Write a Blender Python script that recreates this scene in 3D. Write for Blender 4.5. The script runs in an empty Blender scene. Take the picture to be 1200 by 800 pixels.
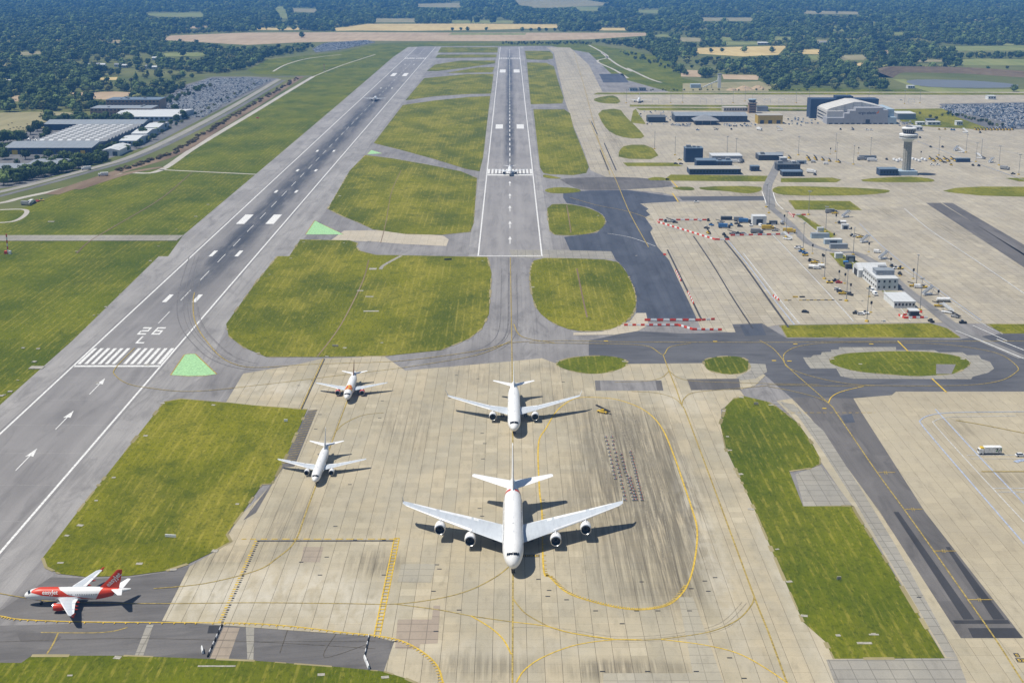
import bpy, bmesh, math, random
from mathutils import Vector, Matrix
R = math.radians
sc = bpy.context.scene
COL = sc.collection
random.seed(7)
# ------------------------------------------------------------------ camera, sky, sun, exposure
F_PX, CAM_H, PITCH, YAW = 1650.0, 198.0, math.atan(445/1650), 0.001755
cd = bpy.data.cameras.new('camera'); cam = bpy.data.objects.new('camera', cd); COL.objects.link(cam)
cd.sensor_width = 36; cd.lens = F_PX/1200*36; cd.clip_start = 1; cd.clip_end = 60000
cam.location = (0, 0, CAM_H); cam.rotation_euler = (math.pi/2-PITCH, 0, -YAW); sc.camera = cam
SUN_EL = 63
world = bpy.data.worlds.new('World'); sc.world = world; world.use_nodes = True
wn = world.node_tree; bg = wn.nodes['Background']
sky = wn.nodes.new('ShaderNodeTexSky'); sky.sky_type = 'NISHITA'; sky.sun_disc = False
sky.sun_elevation = R(SUN_EL); sky.sun_rotation = R(-90); sky.altitude = 100; sky.air_density = 1.0; sky.dust_density = 0.6; sky.ozone_density = 1.5
wn.links.new(sky.outputs[0], bg.inputs[0]); bg.inputs[1].default_value = 0.075
sl = bpy.data.lights.new('sun', 'SUN'); sl.energy = 4.9; sl.angle = R(0.53); sl.color = (1.0, 0.94, 0.84)
so = bpy.data.objects.new('sun', sl); COL.objects.link(so); so.rotation_euler = (R(2), -R(90-SUN_EL), 0); so.location = (-300, 400, 600)
sc.view_settings.view_transform = 'Standard'; sc.view_settings.look = 'None'; sc.view_settings.gamma = 1
sc.view_settings.use_curve_mapping = False; sc.view_settings.exposure = 0.08
sc.render.engine = 'CYCLES'
cy = sc.cycles; cy.max_bounces = 6; cy.diffuse_bounces = 2; cy.glossy_bounces = 2; cy.transparent_max_bounces = 6; cy.volume_bounces = 1
cy.use_denoising = True; cy.sample_clamp_indirect = 4
try: cy.denoiser = 'OPENIMAGEDENOISE'
except Exception: pass
# ------------------------------------------------------------------ survey: photograph pixel -> point of the ground plan
_ct, _st = math.cos(PITCH), math.sin(PITCH)
_fw = Vector((math.sin(YAW)*_ct, math.cos(YAW)*_ct, -_st)); _rt = Vector((math.cos(YAW), -math.sin(YAW), 0)); _up = _rt.cross(_fw)
def g(px, py, z=0.0):
    d = _fw*F_PX + _rt*(px-600) + _up*(400-py)
    t = (z-CAM_H)/d.z
    return Vector((d.x*t, d.y*t))
def prj(x, y, z=0.0):
    v = Vector((x, y, z-CAM_H)); w = v.dot(_fw)
    return 600+F_PX*v.dot(_rt)/w, 400-F_PX*v.dot(_up)/w
def gY(py): return g(597, py).y
def ppm(py): return (py+45)*_ct/CAM_H        # pixels per metre at a row
def inside(x, y, P):
    c = False; j = len(P)-1
    for i in range(len(P)):
        xi, yi = P[i][0], P[i][1]; xj, yj = P[j][0], P[j][1]
        if (yi > y) != (yj > y) and x < (xj-xi)*(y-yi)/(yj-yi)+xi: c = not c
        j = i
    return c
# ------------------------------------------------------------------ node helpers
class NT:
    def __init__(s, name, rough=0.9, spec=0.25, metal=0.0):
        s.m = bpy.data.materials.new(name); s.m.use_nodes = True
        s.n = s.m.node_tree.nodes; s.l = s.m.node_tree.links
        s.b = s.n['Principled BSDF']; s.b.inputs['Roughness'].default_value = rough
        s.b.inputs['Specular IOR Level'].default_value = spec; s.b.inputs['Metallic'].default_value = metal
        s._pos = None
    def link(s, a, b): s.l.new(a, b)
    def put(s, sock, v):
        if isinstance(v, (int, float)): sock.default_value = v
        elif isinstance(v, (tuple, list)): sock.default_value = tuple(v)+(1,) if len(v) == 3 and sock.type == 'RGBA' else tuple(v)
        else: s.l.new(v, sock)
    def pos(s):
        if s._pos is None: s._pos = s.n.new('ShaderNodeNewGeometry').outputs['Position']
        return s._pos
    def obj(s): return s.n.new('ShaderNodeTexCoord').outputs['Object']
    def gen(s): return s.n.new('ShaderNodeTexCoord').outputs['Generated']
    def rnd(s): return s.n.new('ShaderNodeObjectInfo').outputs['Random']
    def scale(s, v, sc_, loc=(0, 0, 0), rz=0):
        m = s.n.new('ShaderNodeMapping'); s.put(m.inputs['Vector'], v); m.inputs['Scale'].default_value = sc_
        m.inputs['Location'].default_value = loc; m.inputs['Rotation'].default_value = (0, 0, rz); return m.outputs[0]
    def noise(s, v, scale=1.0, detail=3.0, rough=0.55, dist=0.0):
        t = s.n.new('ShaderNodeTexNoise'); s.put(t.inputs['Vector'], v); t.inputs['Scale'].default_value = scale
        t.inputs['Detail'].default_value = detail; t.inputs['Roughness'].default_value = rough; t.inputs['Distortion'].default_value = dist
        return t.outputs['Fac']
    def white(s, v):
        t = s.n.new('ShaderNodeTexWhiteNoise'); t.noise_dimensions = '3D'; s.put(t.inputs['Vector'], v); return t.outputs['Value']
    def voro(s, v, scale, feature='F1'):
        t = s.n.new('ShaderNodeTexVoronoi'); t.feature = feature; s.put(t.inputs['Vector'], v); t.inputs['Scale'].default_value = scale
        return t.outputs['Distance'], t.outputs.get('Color')
    def math(s, op, a, b=0.0, c=None, clamp=False):
        t = s.n.new('ShaderNodeMath'); t.operation = op; t.use_clamp = clamp; s.put(t.inputs[0], a); s.put(t.inputs[1], b)
        if c is not None: s.put(t.inputs[2], c)
        return t.outputs[0]
    def vmath(s, op, a, b=(0, 0, 0)):
        t = s.n.new('ShaderNodeVectorMath'); t.operation = op; s.put(t.inputs[0], a); s.put(t.inputs[1], b)
        return t.outputs['Value'] if op in ('LENGTH', 'DISTANCE', 'DOT_PRODUCT') else t.outputs['Vector']
    def rng(s, v, a, b, c=0.0, d=1.0, smooth=True):
        t = s.n.new('ShaderNodeMapRange'); t.interpolation_type = 'SMOOTHSTEP' if smooth else 'LINEAR'; t.clamp = True
        s.put(t.inputs[0], v)
        for i, k in enumerate((a, b, c, d)): t.inputs[i+1].default_value = k
        return t.outputs[0]
    def mix(s, f, a, b, blend='MIX'):
        t = s.n.new('ShaderNodeMix'); t.data_type = 'RGBA'; t.blend_type = blend
        s.put(t.inputs['Factor'], f); s.put(t.inputs[6], a); s.put(t.inputs[7], b); return t.outputs[2]
    def sep(s, v):
        t = s.n.new('ShaderNodeSeparateXYZ'); s.put(t.inputs[0], v); return t.outputs
    def comb(s, x, y, z=0.0):
        t = s.n.new('ShaderNodeCombineXYZ'); s.put(t.inputs[0], x); s.put(t.inputs[1], y); s.put(t.inputs[2], z); return t.outputs[0]
    def bump(s, h, st=0.3, dist=0.1):
        t = s.n.new('ShaderNodeBump'); t.inputs['Strength'].default_value = st; t.inputs['Distance'].default_value = dist
        s.put(t.inputs['Height'], h); s.l.new(t.outputs[0], s.b.inputs['Normal'])
    def out(s, c): s.put(s.b.inputs['Base Color'], c); return s.m
_pc = {}
def paint(c, rough=0.5, metal=0.0, spec=0.4, wear=0.12):
    key = (tuple(c), rough, metal, wear)
    if key in _pc: return _pc[key]
    t = NT('paint', rough, spec, metal); v = t.obj()
    f = t.noise(v, 0.9, 4, 0.6)
    lo = tuple(x*(1-wear*1.6) for x in c); hi = tuple(min(1, x*(1+wear*0.8)) for x in c)
    _pc[key] = t.out(t.mix(t.rng(f, 0.3, 0.7), lo, hi)); return _pc[key]
# ------------------------------------------------------------------ mesh helpers
class MB:
    """collects verts and faces; build() links ONE mesh object"""
    def __init__(s): s.v = []; s.f = []; s.mi = []; s.cur = 0
    def add(s, vs, fs):
        o = len(s.v); s.v += [tuple(v) for v in vs]; s.f += [tuple(o+i for i in f) for f in fs]; s.mi += [s.cur]*len(fs); return s
    def box(s, x0, x1, y0, y1, z0, z1, M=None):
        vs = [(x0,y0,z0),(x1,y0,z0),(x1,y1,z0),(x0,y1,z0),(x0,y0,z1),(x1,y0,z1),(x1,y1,z1),(x0,y1,z1)]
        if M: vs = [M@Vector(v) for v in vs]
        return s.add(vs, [(3,2,1,0),(4,5,6,7),(0,1,5,4),(1,2,6,5),(2,3,7,6),(3,0,4,7)])
    def cbox(s, x0, x1, y0, y1, z0, z1, b=0.1):
        """box with chamfered top edges"""
        vs = [(x0,y0,z0),(x1,y0,z0),(x1,y1,z0),(x0,y1,z0),(x0,y0,z1-b),(x1,y0,z1-b),(x1,y1,z1-b),(x0,y1,z1-b),(x0+b,y0+b,z1),(x1-b,y0+b,z1),(x1-b,y1-b,z1),(x0+b,y1-b,z1)]
        f = [(3,2,1,0),(8,9,10,11)]
        for i in range(4):
            j = (i+1) % 4; f += [(i,j,4+j,4+i),(4+i,4+j,8+j,8+i)]
        return s.add(vs, f)
    def cyl(s, p0, p1, r0, r1=None, n=10, cap=True):
        r1 = r0 if r1 is None else r1; p0 = Vector(p0); p1 = Vector(p1); d = (p1-p0).normalized()
        a = d.orthogonal().normalized(); b = d.cross(a); vs = []
        for p, r in ((p0, r0), (p1, r1)):
            for i in range(n):
                t = 2*math.pi*i/n; vs.append(p+a*math.cos(t)*r+b*math.sin(t)*r)
        fs = [(i, (i+1) % n, n+(i+1) % n, n+i) for i in range(n)]
        if cap: fs += [tuple(range(n-1, -1, -1)), tuple(range(n, 2*n))]
        return s.add(vs, fs)
    def lathe(s, prof, n=16, c=(0, 0, 0), axis='z'):
        vs = []; fs = []
        for r, h in prof:
            for i in range(n):
                t = 2*math.pi*i/n
                p = (c[0]+r*math.cos(t), c[1]+r*math.sin(t), c[2]+h) if axis == 'z' else (c[0]+r*math.cos(t), c[1]+h, c[2]+r*math.sin(t))
                vs.append(p)
        for k in range(len(prof)-1):
            for i in range(n):
                q = (k*n+i, k*n+(i+1) % n, (k+1)*n+(i+1) % n, (k+1)*n+i); fs.append(q if axis == 'z' else q[::-1])
        return s.add(vs, fs)
    def poly(s, pts, z): return s.add([(p[0], p[1], z) for p in pts], [tuple(range(len(pts)))])
    def prism(s, pts, z0, z1):
        n = len(pts)
        return s.add([(p[0], p[1], z0) for p in pts]+[(p[0], p[1], z1) for p in pts],
                     [tuple(range(n))[::-1], tuple(range(n, 2*n))]+[(i, (i+1) % n, n+(i+1) % n, n+i) for i in range(n)])
    def loft(s, rings, cap=True):
        n = len(rings[0]); o = []
        vs = [p for r in rings for p in r]; fs = []
        for k in range(len(rings)-1):
            for i in range(n): fs.append((k*n+i, k*n+(i+1) % n, (k+1)*n+(i+1) % n, (k+1)*n+i))
        if cap: fs += [tuple(range(n))[::-1], tuple(range((len(rings)-1)*n, len(rings)*n))]
        return s.add(vs, fs)
    def mesh(s, name, mats, smooth=False, fix=True):
        me = bpy.data.meshes.new(name); me.from_pydata(s.v, [], s.f)
        for m in (mats if isinstance(mats, (list, tuple)) else [mats]): me.materials.append(m)
        if any(s.mi): me.polygons.foreach_set('material_index', s.mi)
        if fix:
            bm = bmesh.new(); bm.from_mesh(me); bmesh.ops.recalc_face_normals(bm, faces=bm.faces); bm.to_mesh(me); bm.free()
        if smooth:
            me.polygons.foreach_set('use_smooth', [True]*len(me.polygons))
            try: me.set_sharp_from_angle(angle=R(40))
            except Exception: pass
        me.update(); return me
    def build(s, name, mats, parent=None, smooth=False, fix=True):
        o = bpy.data.objects.new(name, s.mesh(name, mats, smooth, fix)); COL.objects.link(o)
        if parent: o.parent = parent
        return o
def tag(o, label=None, cat=None, group=None, kind=None):
    if label: o['label'] = label
    if cat: o['category'] = cat
    if group: o['group'] = group
    if kind: o['kind'] = kind
    return o
def empty(name, loc=(0, 0, 0), rz=0, label=None, cat=None, group=None):
    o = bpy.data.objects.new(name, None); COL.objects.link(o); o.location = loc; o.rotation_euler = (0, 0, rz); o.empty_display_size = 0.5
    return tag(o, label, cat, group)
_kids = {}
def copy_tree(o, parent=None):
    c = o.copy(); COL.objects.link(c); c.parent = parent
    ch = _kids.get(o.name)
    if ch is None: ch = _kids[o.name] = [x for x in o.children]
    for k in ch: copy_tree(k, c)
    return c
def place(proto, used, loc, rz=0, label=None, group=None, scale=None):
    """first call moves the prototype itself, later calls copy it"""
    if used[0]: o = copy_tree(proto)
    else: o = proto; used[0] = True; _kids[o.name] = [x for x in o.children]; [_kids.setdefault(x.name, list(x.children)) for x in o.children]
    o.location = loc; o.rotation_euler = (0, 0, rz)
    if label: o['label'] = label
    if group: o['group'] = group
    if scale: o.scale = scale
    return o
def catmull(P, n=5, closed=False):
    P = [Vector(p[:2]) for p in P]; m = len(P); out = []
    rngk = range(m if closed else m-1)
    for i in rngk:
        if closed: a, b, c, d = P[i-1], P[i], P[(i+1) % m], P[(i+2) % m]
        else: a, b, c, d = P[max(i-1, 0)], P[i], P[i+1], P[min(i+2, m-1)]
        for k in range(n):
            t = k/n; out.append(0.5*((2*b)+(c-a)*t+(2*a-5*b+4*c-d)*t*t+(3*b-a-3*c+d)*t**3))
    if not closed: out.append(P[-1])
    return out
def chaikin(P, it=2):
    P = [Vector(p[:2]) for p in P]
    for _ in range(it):
        Q = []
        for i in range(len(P)):
            a, b = P[i], P[(i+1) % len(P)]; Q += [a*0.75+b*0.25, a*0.25+b*0.75]
        P = Q
    return P
def G(P, z=0.0): return [g(p[0], p[1], 0) for p in P]
def sheet(name, P, z, mat, parent=None, smooth=0, kind='structure', world_pts=False, label=None):
    pts = [Vector(p[:2]) for p in P] if world_pts else G(P)
    if smooth: pts = chaikin(pts, smooth)
    o = MB().poly(pts, z).build(name, mat, parent)
    if o.data.polygons and o.data.polygons[0].normal.z < 0: o.data.flip_normals()
    if kind and not parent: o['kind'] = kind
    if label: o['label'] = label
    return o
def strip_pts(pts, w, closed=False):
    n = len(pts); L = []; Rr = []
    for i in range(n):
        a = pts[i-1] if (i > 0 or closed) else pts[i]; b = pts[(i+1) % n] if (i < n-1 or closed) else pts[i]
        d = (b-a); d = d.normalized() if d.length > 1e-6 else Vector((0, 1)); q = Vector((-d.y, d.x))*w*0.5
        L.append(pts[i]+q); Rr.append(pts[i]-q)
    return L, Rr
def strip_into(mb, pts, w, z, closed=False):
    L, Rr = strip_pts(pts, w, closed); n = len(pts)
    vs = [(p.x, p.y, z) for p in L]+[(p.x, p.y, z) for p in Rr]
    fs = [(n+i, n+(i+1) % n, (i+1) % n, i) for i in range(n if closed else n-1)]
    mb.add(vs, fs); return mb
def line(name, P, w, z, mat, parent=None, closed=False, n=6, dash=None, smooth=True):
    pts = G(P); pts = catmull(pts, n, closed) if smooth and len(pts) > 2 else pts
    mb = MB()
    if dash:
        dense = []
        for i in range(len(pts)-1):
            k = max(1, int((pts[i+1]-pts[i]).length/0.5))
            dense += [pts[i].lerp(pts[i+1], j/k) for j in range(k)]
        on, off = dash; s = 0.0; cur = []
        for i, p in enumerate(dense):
            if i: s += (p-dense[i-1]).length
            if s % (on+off) < on: cur.append(p)
            elif len(cur) > 1: strip_into(mb, cur, w, z); cur = []
            else: cur = []
        if len(cur) > 1: strip_into(mb, cur, w, z)
    else: strip_into(mb, pts, w, z, closed)
    o = mb.build(name, mat, parent, fix=False)
    if not parent: o['kind'] = 'structure'
    return o
# ------------------------------------------------------------------ ground materials
def grass_mat(name, rz=0.0, lush=0.5, stripes=1.0):
    t = NT(name, 0.95, 0.1); p = t.pos()
    q = t.scale(p, (1, 1, 1), rz=rz)
    big = t.noise(t.scale(p, (1/60, 1/95, 1)), 1, 4, 0.6)
    mid = t.noise(t.scale(p, (1/7, 1/12, 1)), 1, 5, 0.65)
    x, y, z = t.sep(q)
    wob = t.noise(t.scale(q, (1/30, 1/160, 1)), 1, 2, 0.5)
    wave = t.math('SINE', t.math('ADD', t.math('MULTIPLY', x, 6.283/4.4), t.math('MULTIPLY', wob, 3.0)))
    thin = t.rng(wave, 0.55, 1.0)
    fine = t.noise(t.scale(p, (0.8, 0.45, 1)), 1, 4, 0.75)
    cut = t.noise(t.scale(q, (1/0.9, 1/7, 1)), 1, 4, 0.7, 0.5)
    dry = t.noise(t.scale(q, (1/24, 1/60, 1), (3.1, 1.7, 0)), 1, 3, 0.55)
    c = t.mix(t.rng(big, 0.32, 0.66), (0.078, 0.098, 0.005) if lush < 0.7 else (0.060, 0.088, 0.005), (0.175, 0.176, 0.008) if lush < 0.7 else (0.125, 0.145, 0.007))
    c = t.mix(t.math('MULTIPLY', t.rng(dry, 0.44, 0.64), (0.55 if lush < 0.7 else 0.18)*stripes), c, (0.260, 0.235, 0.026))
    c = t.mix(t.math('MULTIPLY', t.math('MULTIPLY', thin, t.math('MULTIPLY', t.rng(dry, 0.34, 0.56), t.rng(mid, 0.62, 0.38))), 0.42*stripes), c, (0.36, 0.31, 0.060))
    c = t.mix(t.math('MULTIPLY', t.rng(cut, 0.52, 0.74), 0.50), c, (0.34, 0.295, 0.055))
    c = t.mix(t.math('MULTIPLY', t.rng(mid, 0.50, 0.72), 0.50), c, (0.048, 0.072, 0.006))
    c = t.mix(t.math('MULTIPLY', t.rng(fine, 0.45, 0.72), 0.60), c, (0.028, 0.046, 0.005))
    t.bump(fine, 0.7, 0.5)
    return t.out(c)
def asphalt_mat(name, lo, hi, rz=0.0, streak=1.0, patch=0.5):
    t = NT(name, 0.86, 0.3); p = t.pos(); q = t.scale(p, (1, 1, 1), rz=rz)
    big = t.noise(t.scale(p, (1/55, 1/80, 1)), 1, 4, 0.6)
    st = t.noise(t.scale(q, (1/1.3, 1/120, 1)), 1, 3, 0.65)
    st2 = t.noise(t.scale(q, (1/6, 1/240, 1)), 1, 2, 0.5)
    fine = t.noise(p, 1.4, 4, 0.7)
    pw = t.white(t.vmath('FLOOR', t.scale(q, (1/7.5, 1/46, 1))))
    c = t.mix(t.rng(big, 0.3, 0.7), lo, hi)
    c = t.mix(t.math('MULTIPLY', t.rng(st, 0.45, 0.75), 0.35*streak), c, tuple(x*0.55 for x in lo))
    c = t.mix(t.math('MULTIPLY', t.rng(st2, 0.45, 0.7), 0.35*streak), c, tuple(min(1, x*1.2) for x in hi))
    sm1 = t.noise(t.scale(q, (1/9, 1/34, 1), (2.2, 4.1, 0)), 1, 5, 0.68, 0.8)
    c = t.mix(t.math('MULTIPLY', t.rng(sm1, 0.47, 0.70), 0.50), c, tuple(x*0.52 for x in lo)); c = t.mix(t.math('MULTIPLY', t.rng(sm1, 0.44, 0.28), 0.35), c, tuple(min(1, x*1.25) for x in hi))
    c = t.mix(t.math('MULTIPLY', t.rng(pw, 0.0, 1.0, smooth=False), 0.22*patch), c, tuple(x*0.6 for x in lo))
    c = t.mix(t.math('MULTIPLY', t.rng(fine, 0.4, 0.8), 0.25), c, tuple(x*0.5 for x in lo))
    t.bump(fine, 0.2, 0.02)
    return t.out(c)
def stain(t, c, lst, p, colr, amt=0.7, sx=0.25, sy=0.03, rz=0.0):
    for (px, py, rx, ry, k) in lst:
        w = g(px, py)
        v = t.vmath('MULTIPLY', t.vmath('SUBTRACT', p, (w.x, w.y, 0)), (1/rx, 1/ry, 0))
        f = t.rng(t.vmath('LENGTH', v), 1.05, 0.25)
        n = t.noise(t.scale(p, (sx, sy, 1), rz=rz), 1, 4, 0.65, 0.6)
        f = t.math('MULTIPLY', f, t.rng(n, 0.30, 0.68)); c = t.mix(t.math('MULTIPLY', f, amt*k), c, colr)
    return c
def concrete_mat(name, lo, hi, cell=(5, 5), stains=(), joints=0.0, var=0.5, pale=(), skid=(), warm=(0.47, 0.40, 0.29), lane=1.0):
    t = NT(name, 0.88, 0.25); p = t.pos()
    cid = t.vmath('FLOOR', t.scale(p, (1/cell[0], 1/cell[1], 0)))
    lid = t.vmath('FLOOR', t.scale(p, (1/cell[0], 1/(cell[1]*9), 0), loc=(0.0, 0.31, 0)))
    wc, wl = t.white(cid), t.white(t.vmath('ADD', lid, (7.3, 2.1, 4)))
    big = t.noise(t.scale(p, (1/40, 1/55, 1)), 1, 4, 0.6)
    c = t.mix(t.rng(big, 0.3, 0.7), lo, hi)
    c = t.mix(t.math('MULTIPLY', wl, 0.62*var*lane), c, warm)
    c = t.mix(t.math('MULTIPLY', t.rng(wc, 0.55, 1, smooth=False), 0.22*var), c, tuple(x*0.62 for x in lo))
    c = t.mix(t.math('MULTIPLY', t.rng(wc, 0.10, 0.0, smooth=False), 0.40*var), c, tuple(min(1, x*1.28) for x in hi))
    tone = t.noise(t.scale(p, (1/16, 1/28, 1), (5.2, 1.1, 0)), 1, 3, 0.6)
    c = t.mix(t.math('MULTIPLY', t.rng(tone, 0.42, 0.62), 0.45*var), c, (lo[0]*0.93, lo[1]*0.97, lo[2]*1.08))
    n1 = t.noise(t.scale(p, (0.35, 0.09, 1)), 1, 5, 0.65)
    c = t.mix(t.math('MULTIPLY', t.rng(n1, 0.48, 0.76), 0.42), c, tuple(x*0.62 for x in lo))
    n2 = t.noise(p, 1.1, 4, 0.7)
    c = t.mix(t.math('MULTIPLY', t.rng(n2, 0.5, 0.8), 0.28), c, tuple(x*0.5 for x in lo))
    c = stain(t, c, stains, p, (0.135, 0.118, 0.085), 0.85, 0.7, 0.022)
    c = stain(t, c, pale, p, (0.52, 0.485, 0.40), 0.75, 0.2, 0.06)
    c = stain(t, c, skid, p, (0.050, 0.048, 0.046), 0.9, 0.5, 0.03)
    if joints:
        x, y, _ = t.sep(t.vmath('FRACTION', t.scale(p, (1/cell[0], 1/cell[1], 0))))
        jx = t.math('LESS_THAN', x, 0.26/cell[0]); jy = t.math('LESS_THAN', y, 0.4/cell[1])
        c = t.mix(t.math('MULTIPLY', t.math('MAXIMUM', jx, jy), joints), c, tuple(x_*0.30 for x_ in lo))
    t.bump(n2, 0.15, 0.02)
    return t.out(c)
def runway_mat(name, xc, lo, hi, y0, width, ya, yb, y2):
    """rubber starts at y0, is full from ya to yb and fades out at y2"""
    t = NT(name, 0.82, 0.35); p = t.pos(); x, y, z = t.sep(p)
    big = t.noise(t.scale(p, (1/60, 1/90, 1)), 1, 4, 0.6); fine = t.noise(p, 1.3, 4, 0.7)
    st = t.noise(t.scale(p, (1/0.8, 1/150, 1)), 1, 4, 0.65); st2 = t.noise(t.scale(p, (1/5.5, 1/400, 1)), 1, 2, 0.5)
    pw = t.white(t.vmath('FLOOR', t.scale(p, (1/3.75, 1/70, 0))))
    c = t.mix(t.rng(big, 0.3, 0.7), lo, hi)
    c = t.mix(t.math('MULTIPLY', pw, 0.15), c, tuple(v*0.6 for v in lo))
    c = t.mix(t.math('MULTIPLY', t.rng(st2, 0.42, 0.68), 0.35), c, tuple(v*1.2 for v in hi))
    ax = t.math('ABSOLUTE', t.math('SUBTRACT', x, xc))
    wob = t.math('ADD', ax, t.math('MULTIPLY', t.math('SUBTRACT', st, 0.5), 9))
    band = t.rng(wob, width*1.1, width*0.2)
    blot = t.noise(t.scale(p, (1/7, 1/55, 1), (1.3, 2.7, 0)), 1, 5, 0.65, 0.6)
    c = t.mix(t.math('MULTIPLY', t.rng(blot, 0.48, 0.70), 0.40), c, tuple(v*0.55 for v in lo))
    along = t.math('MULTIPLY', t.math('MULTIPLY', t.rng(y, y0, ya), t.rng(y, y2, yb)), t.rng(blot, 0.30, 0.58, 0.45, 1.0))
    rub = t.math('MULTIPLY', t.math('MULTIPLY', band, along), t.rng(st, 0.25, 0.6, 0.55, 1.0))
    c = t.mix(t.math('MULTIPLY', t.math('MULTIPLY', rub, t.rng(big, 0.2, 0.55, 0.75, 1.0)), 0.95), c, (0.024, 0.030, 0.044))
    soft = t.math('MULTIPLY', t.math('MULTIPLY', t.rng(ax, width*1.25, 0), along), 0.35)
    c = t.mix(soft, c, (0.06, 0.068, 0.085))
    tj = t.math('LESS_THAN', t.math('FRACT', t.math('DIVIDE', y, 37.0)), 0.012)
    c = t.mix(t.math('MULTIPLY', tj, t.math('MULTIPLY', t.rng(fine, 0.35, 0.65), 0.5)), c, (0.40, 0.39, 0.37))
    c = t.mix(t.math('MULTIPLY', t.rng(fine, 0.4, 0.8), 0.2), c, tuple(v*0.5 for v in lo))
    return t.out(c)
def field_mat(name, a, b, rz=0.3):
    t = NT(name, 0.95, 0.1); p = t.pos()
    s1 = t.noise(t.scale(p, (1/14, 1/160, 1), rz=rz), 1, 3, 0.6); s2 = t.noise(t.scale(p, (1/120, 1/120, 1)), 1, 4, 0.6)
    return t.out(t.mix(t.rng(t.math('ADD', t.math('MULTIPLY', s1, 0.5), t.math('MULTIPLY', s2, 0.5)), 0.35, 0.65), a, b))
M = {}
M['grass'] = grass_mat('airfield grass')
M['grass_green'] = grass_mat('lush airfield grass', 0.0, 0.9, 0.9)
M['grass_rough'] = grass_mat('rough grass', 0.5, 0.5, 0.5)
M['taxi'] = asphalt_mat('taxiway asphalt', (0.195, 0.186, 0.182), (0.275, 0.264, 0.256))
M['taxi_dark'] = asphalt_mat('dark asphalt', (0.080, 0.083, 0.094), (0.125, 0.126, 0.134), R(90), 0.6)
M['taxi_dark_y'] = asphalt_mat('dark asphalt lengthwise', (0.108, 0.102, 0.099), (0.160, 0.151, 0.145), 0, 0.8, 1.6)
M['taxi_mid'] = asphalt_mat('worn taxiway asphalt', (0.125, 0.119, 0.116), (0.185, 0.177, 0.171), R(80), 0.8, 0.8)
M['blue_asphalt'] = asphalt_mat('new blue black asphalt', (0.058, 0.068, 0.092), (0.088, 0.098, 0.122), 0, 1.2, 1.2)
M['shoulder'] = asphalt_mat('runway shoulder asphalt', (0.250, 0.240, 0.232), (0.325, 0.313, 0.302))
M['road'] = asphalt_mat('road asphalt', (0.13, 0.13, 0.13), (0.18, 0.178, 0.175))
M['pier_road'] = asphalt_mat('pier road asphalt', (0.19, 0.186, 0.18), (0.26, 0.252, 0.242))
M['black_patch'] = asphalt_mat('black asphalt patch', (0.035, 0.036, 0.040), (0.05, 0.05, 0.055))
M['white_paint'] = paint((0.70, 0.70, 0.68), 0.7, wear=0.18)
M['old_white'] = paint((0.55, 0.56, 0.56), 0.7, wear=0.25)
M['yellow_paint'] = paint((0.60, 0.41, 0.045), 0.7, wear=0.2)
M['dull_yellow'] = paint((0.36, 0.27, 0.07), 0.8, wear=0.3)
M['black_line'] = paint((0.055, 0.055, 0.058), 0.8, wear=0.3)
M['blue_line'] = paint((0.36, 0.42, 0.55), 0.7, wear=0.2)
M['green_paint'] = paint((0.32, 0.56, 0.28), 0.8, wear=0.18)
M['joint'] = paint((0.085, 0.072, 0.052), 0.9, wear=0.3)
st1 = [(755, 570, 34, 95, 1.0), (728, 505, 30, 60, 1.0), (785, 620, 18, 80, 1.0), (770, 680, 26, 34, 0.9), (700, 600, 24, 90, 0.6), (795, 560, 7, 110, 0.8), (560, 440, 30, 30, 0.35), (730, 785, 28, 9, 1.0), (480, 500, 20, 60, 0.45), (340, 615, 14, 40, 0.6), (660, 432, 30, 16, 0.55), (560, 780, 24, 12, 0.7), (230, 655, 30, 10, 0.6), (440, 660, 14, 16, 0.8), (660, 470, 22, 40, 0.5)]
M['slab'] = concrete_mat('apron concrete slab', (0.340, 0.302, 0.212), (0.415, 0.370, 0.270), (5.1, 5.1), st1, 0, 1.0, [(330, 690, 40, 24, 1.0), (235, 705, 26, 22, 1.0), (420, 715, 24, 20, 0.8), (830, 640, 8, 120, 0.7), (800, 470, 18, 30, 0.6), (330, 455, 40, 16, 0.8), (560, 760, 60, 10, 0.4), (930, 700, 6, 120, 0.5)], warm=(0.465, 0.395, 0.270))
M['slab_east'] = concrete_mat('stand concrete slab', (0.355, 0.31, 0.22), (0.42, 0.37, 0.265), (5.6, 5.6), [(1120, 500, 14, 20, 0.5), (1180, 560, 20, 12, 0.6)], 0, 0.5, warm=(0.41, 0.36, 0.26))
st3 = [(930, 228, 160, 26, 0.6), (1060, 215, 60, 40, 0.5), (860, 182, 60, 50, 0.6), (1120, 270, 26, 90, 0.6), (1040, 250, 22, 40, 0.6), (840, 300, 20, 60, 0.4), (800, 268, 20, 40, 0.4), (980, 330, 20, 60, 0.35), (1000, 165, 150, 40, 0.4), (1170, 350, 20, 80, 0.3), (720, 165, 10, 300, 0.6), (668, 70, 8, 500, 0.5)]
M['concrete_far'] = concrete_mat('stand concrete', (0.325, 0.288, 0.218), (0.425, 0.380, 0.285), (6, 6), st3, 0.55, 0.9, warm=(0.44, 0.40, 0.32))
M['concrete_pale'] = concrete_mat('pale concrete', (0.42, 0.375, 0.29), (0.47, 0.42, 0.33), (6, 6), (), 0.3, 0.4)
M['concrete_grey'] = concrete_mat('grey weathered concrete', (0.255, 0.240, 0.200), (0.335, 0.318, 0.270), (5.5, 5.5), (), 0.5, 0.7, warm=(0.30, 0.28, 0.25))
M['concrete_soft'] = concrete_mat('slightly greyer concrete', (0.315, 0.290, 0.225), (0.385, 0.355, 0.280), (5.1, 5.1), (), 0.35, 0.7, warm=(0.40, 0.365, 0.28))
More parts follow.
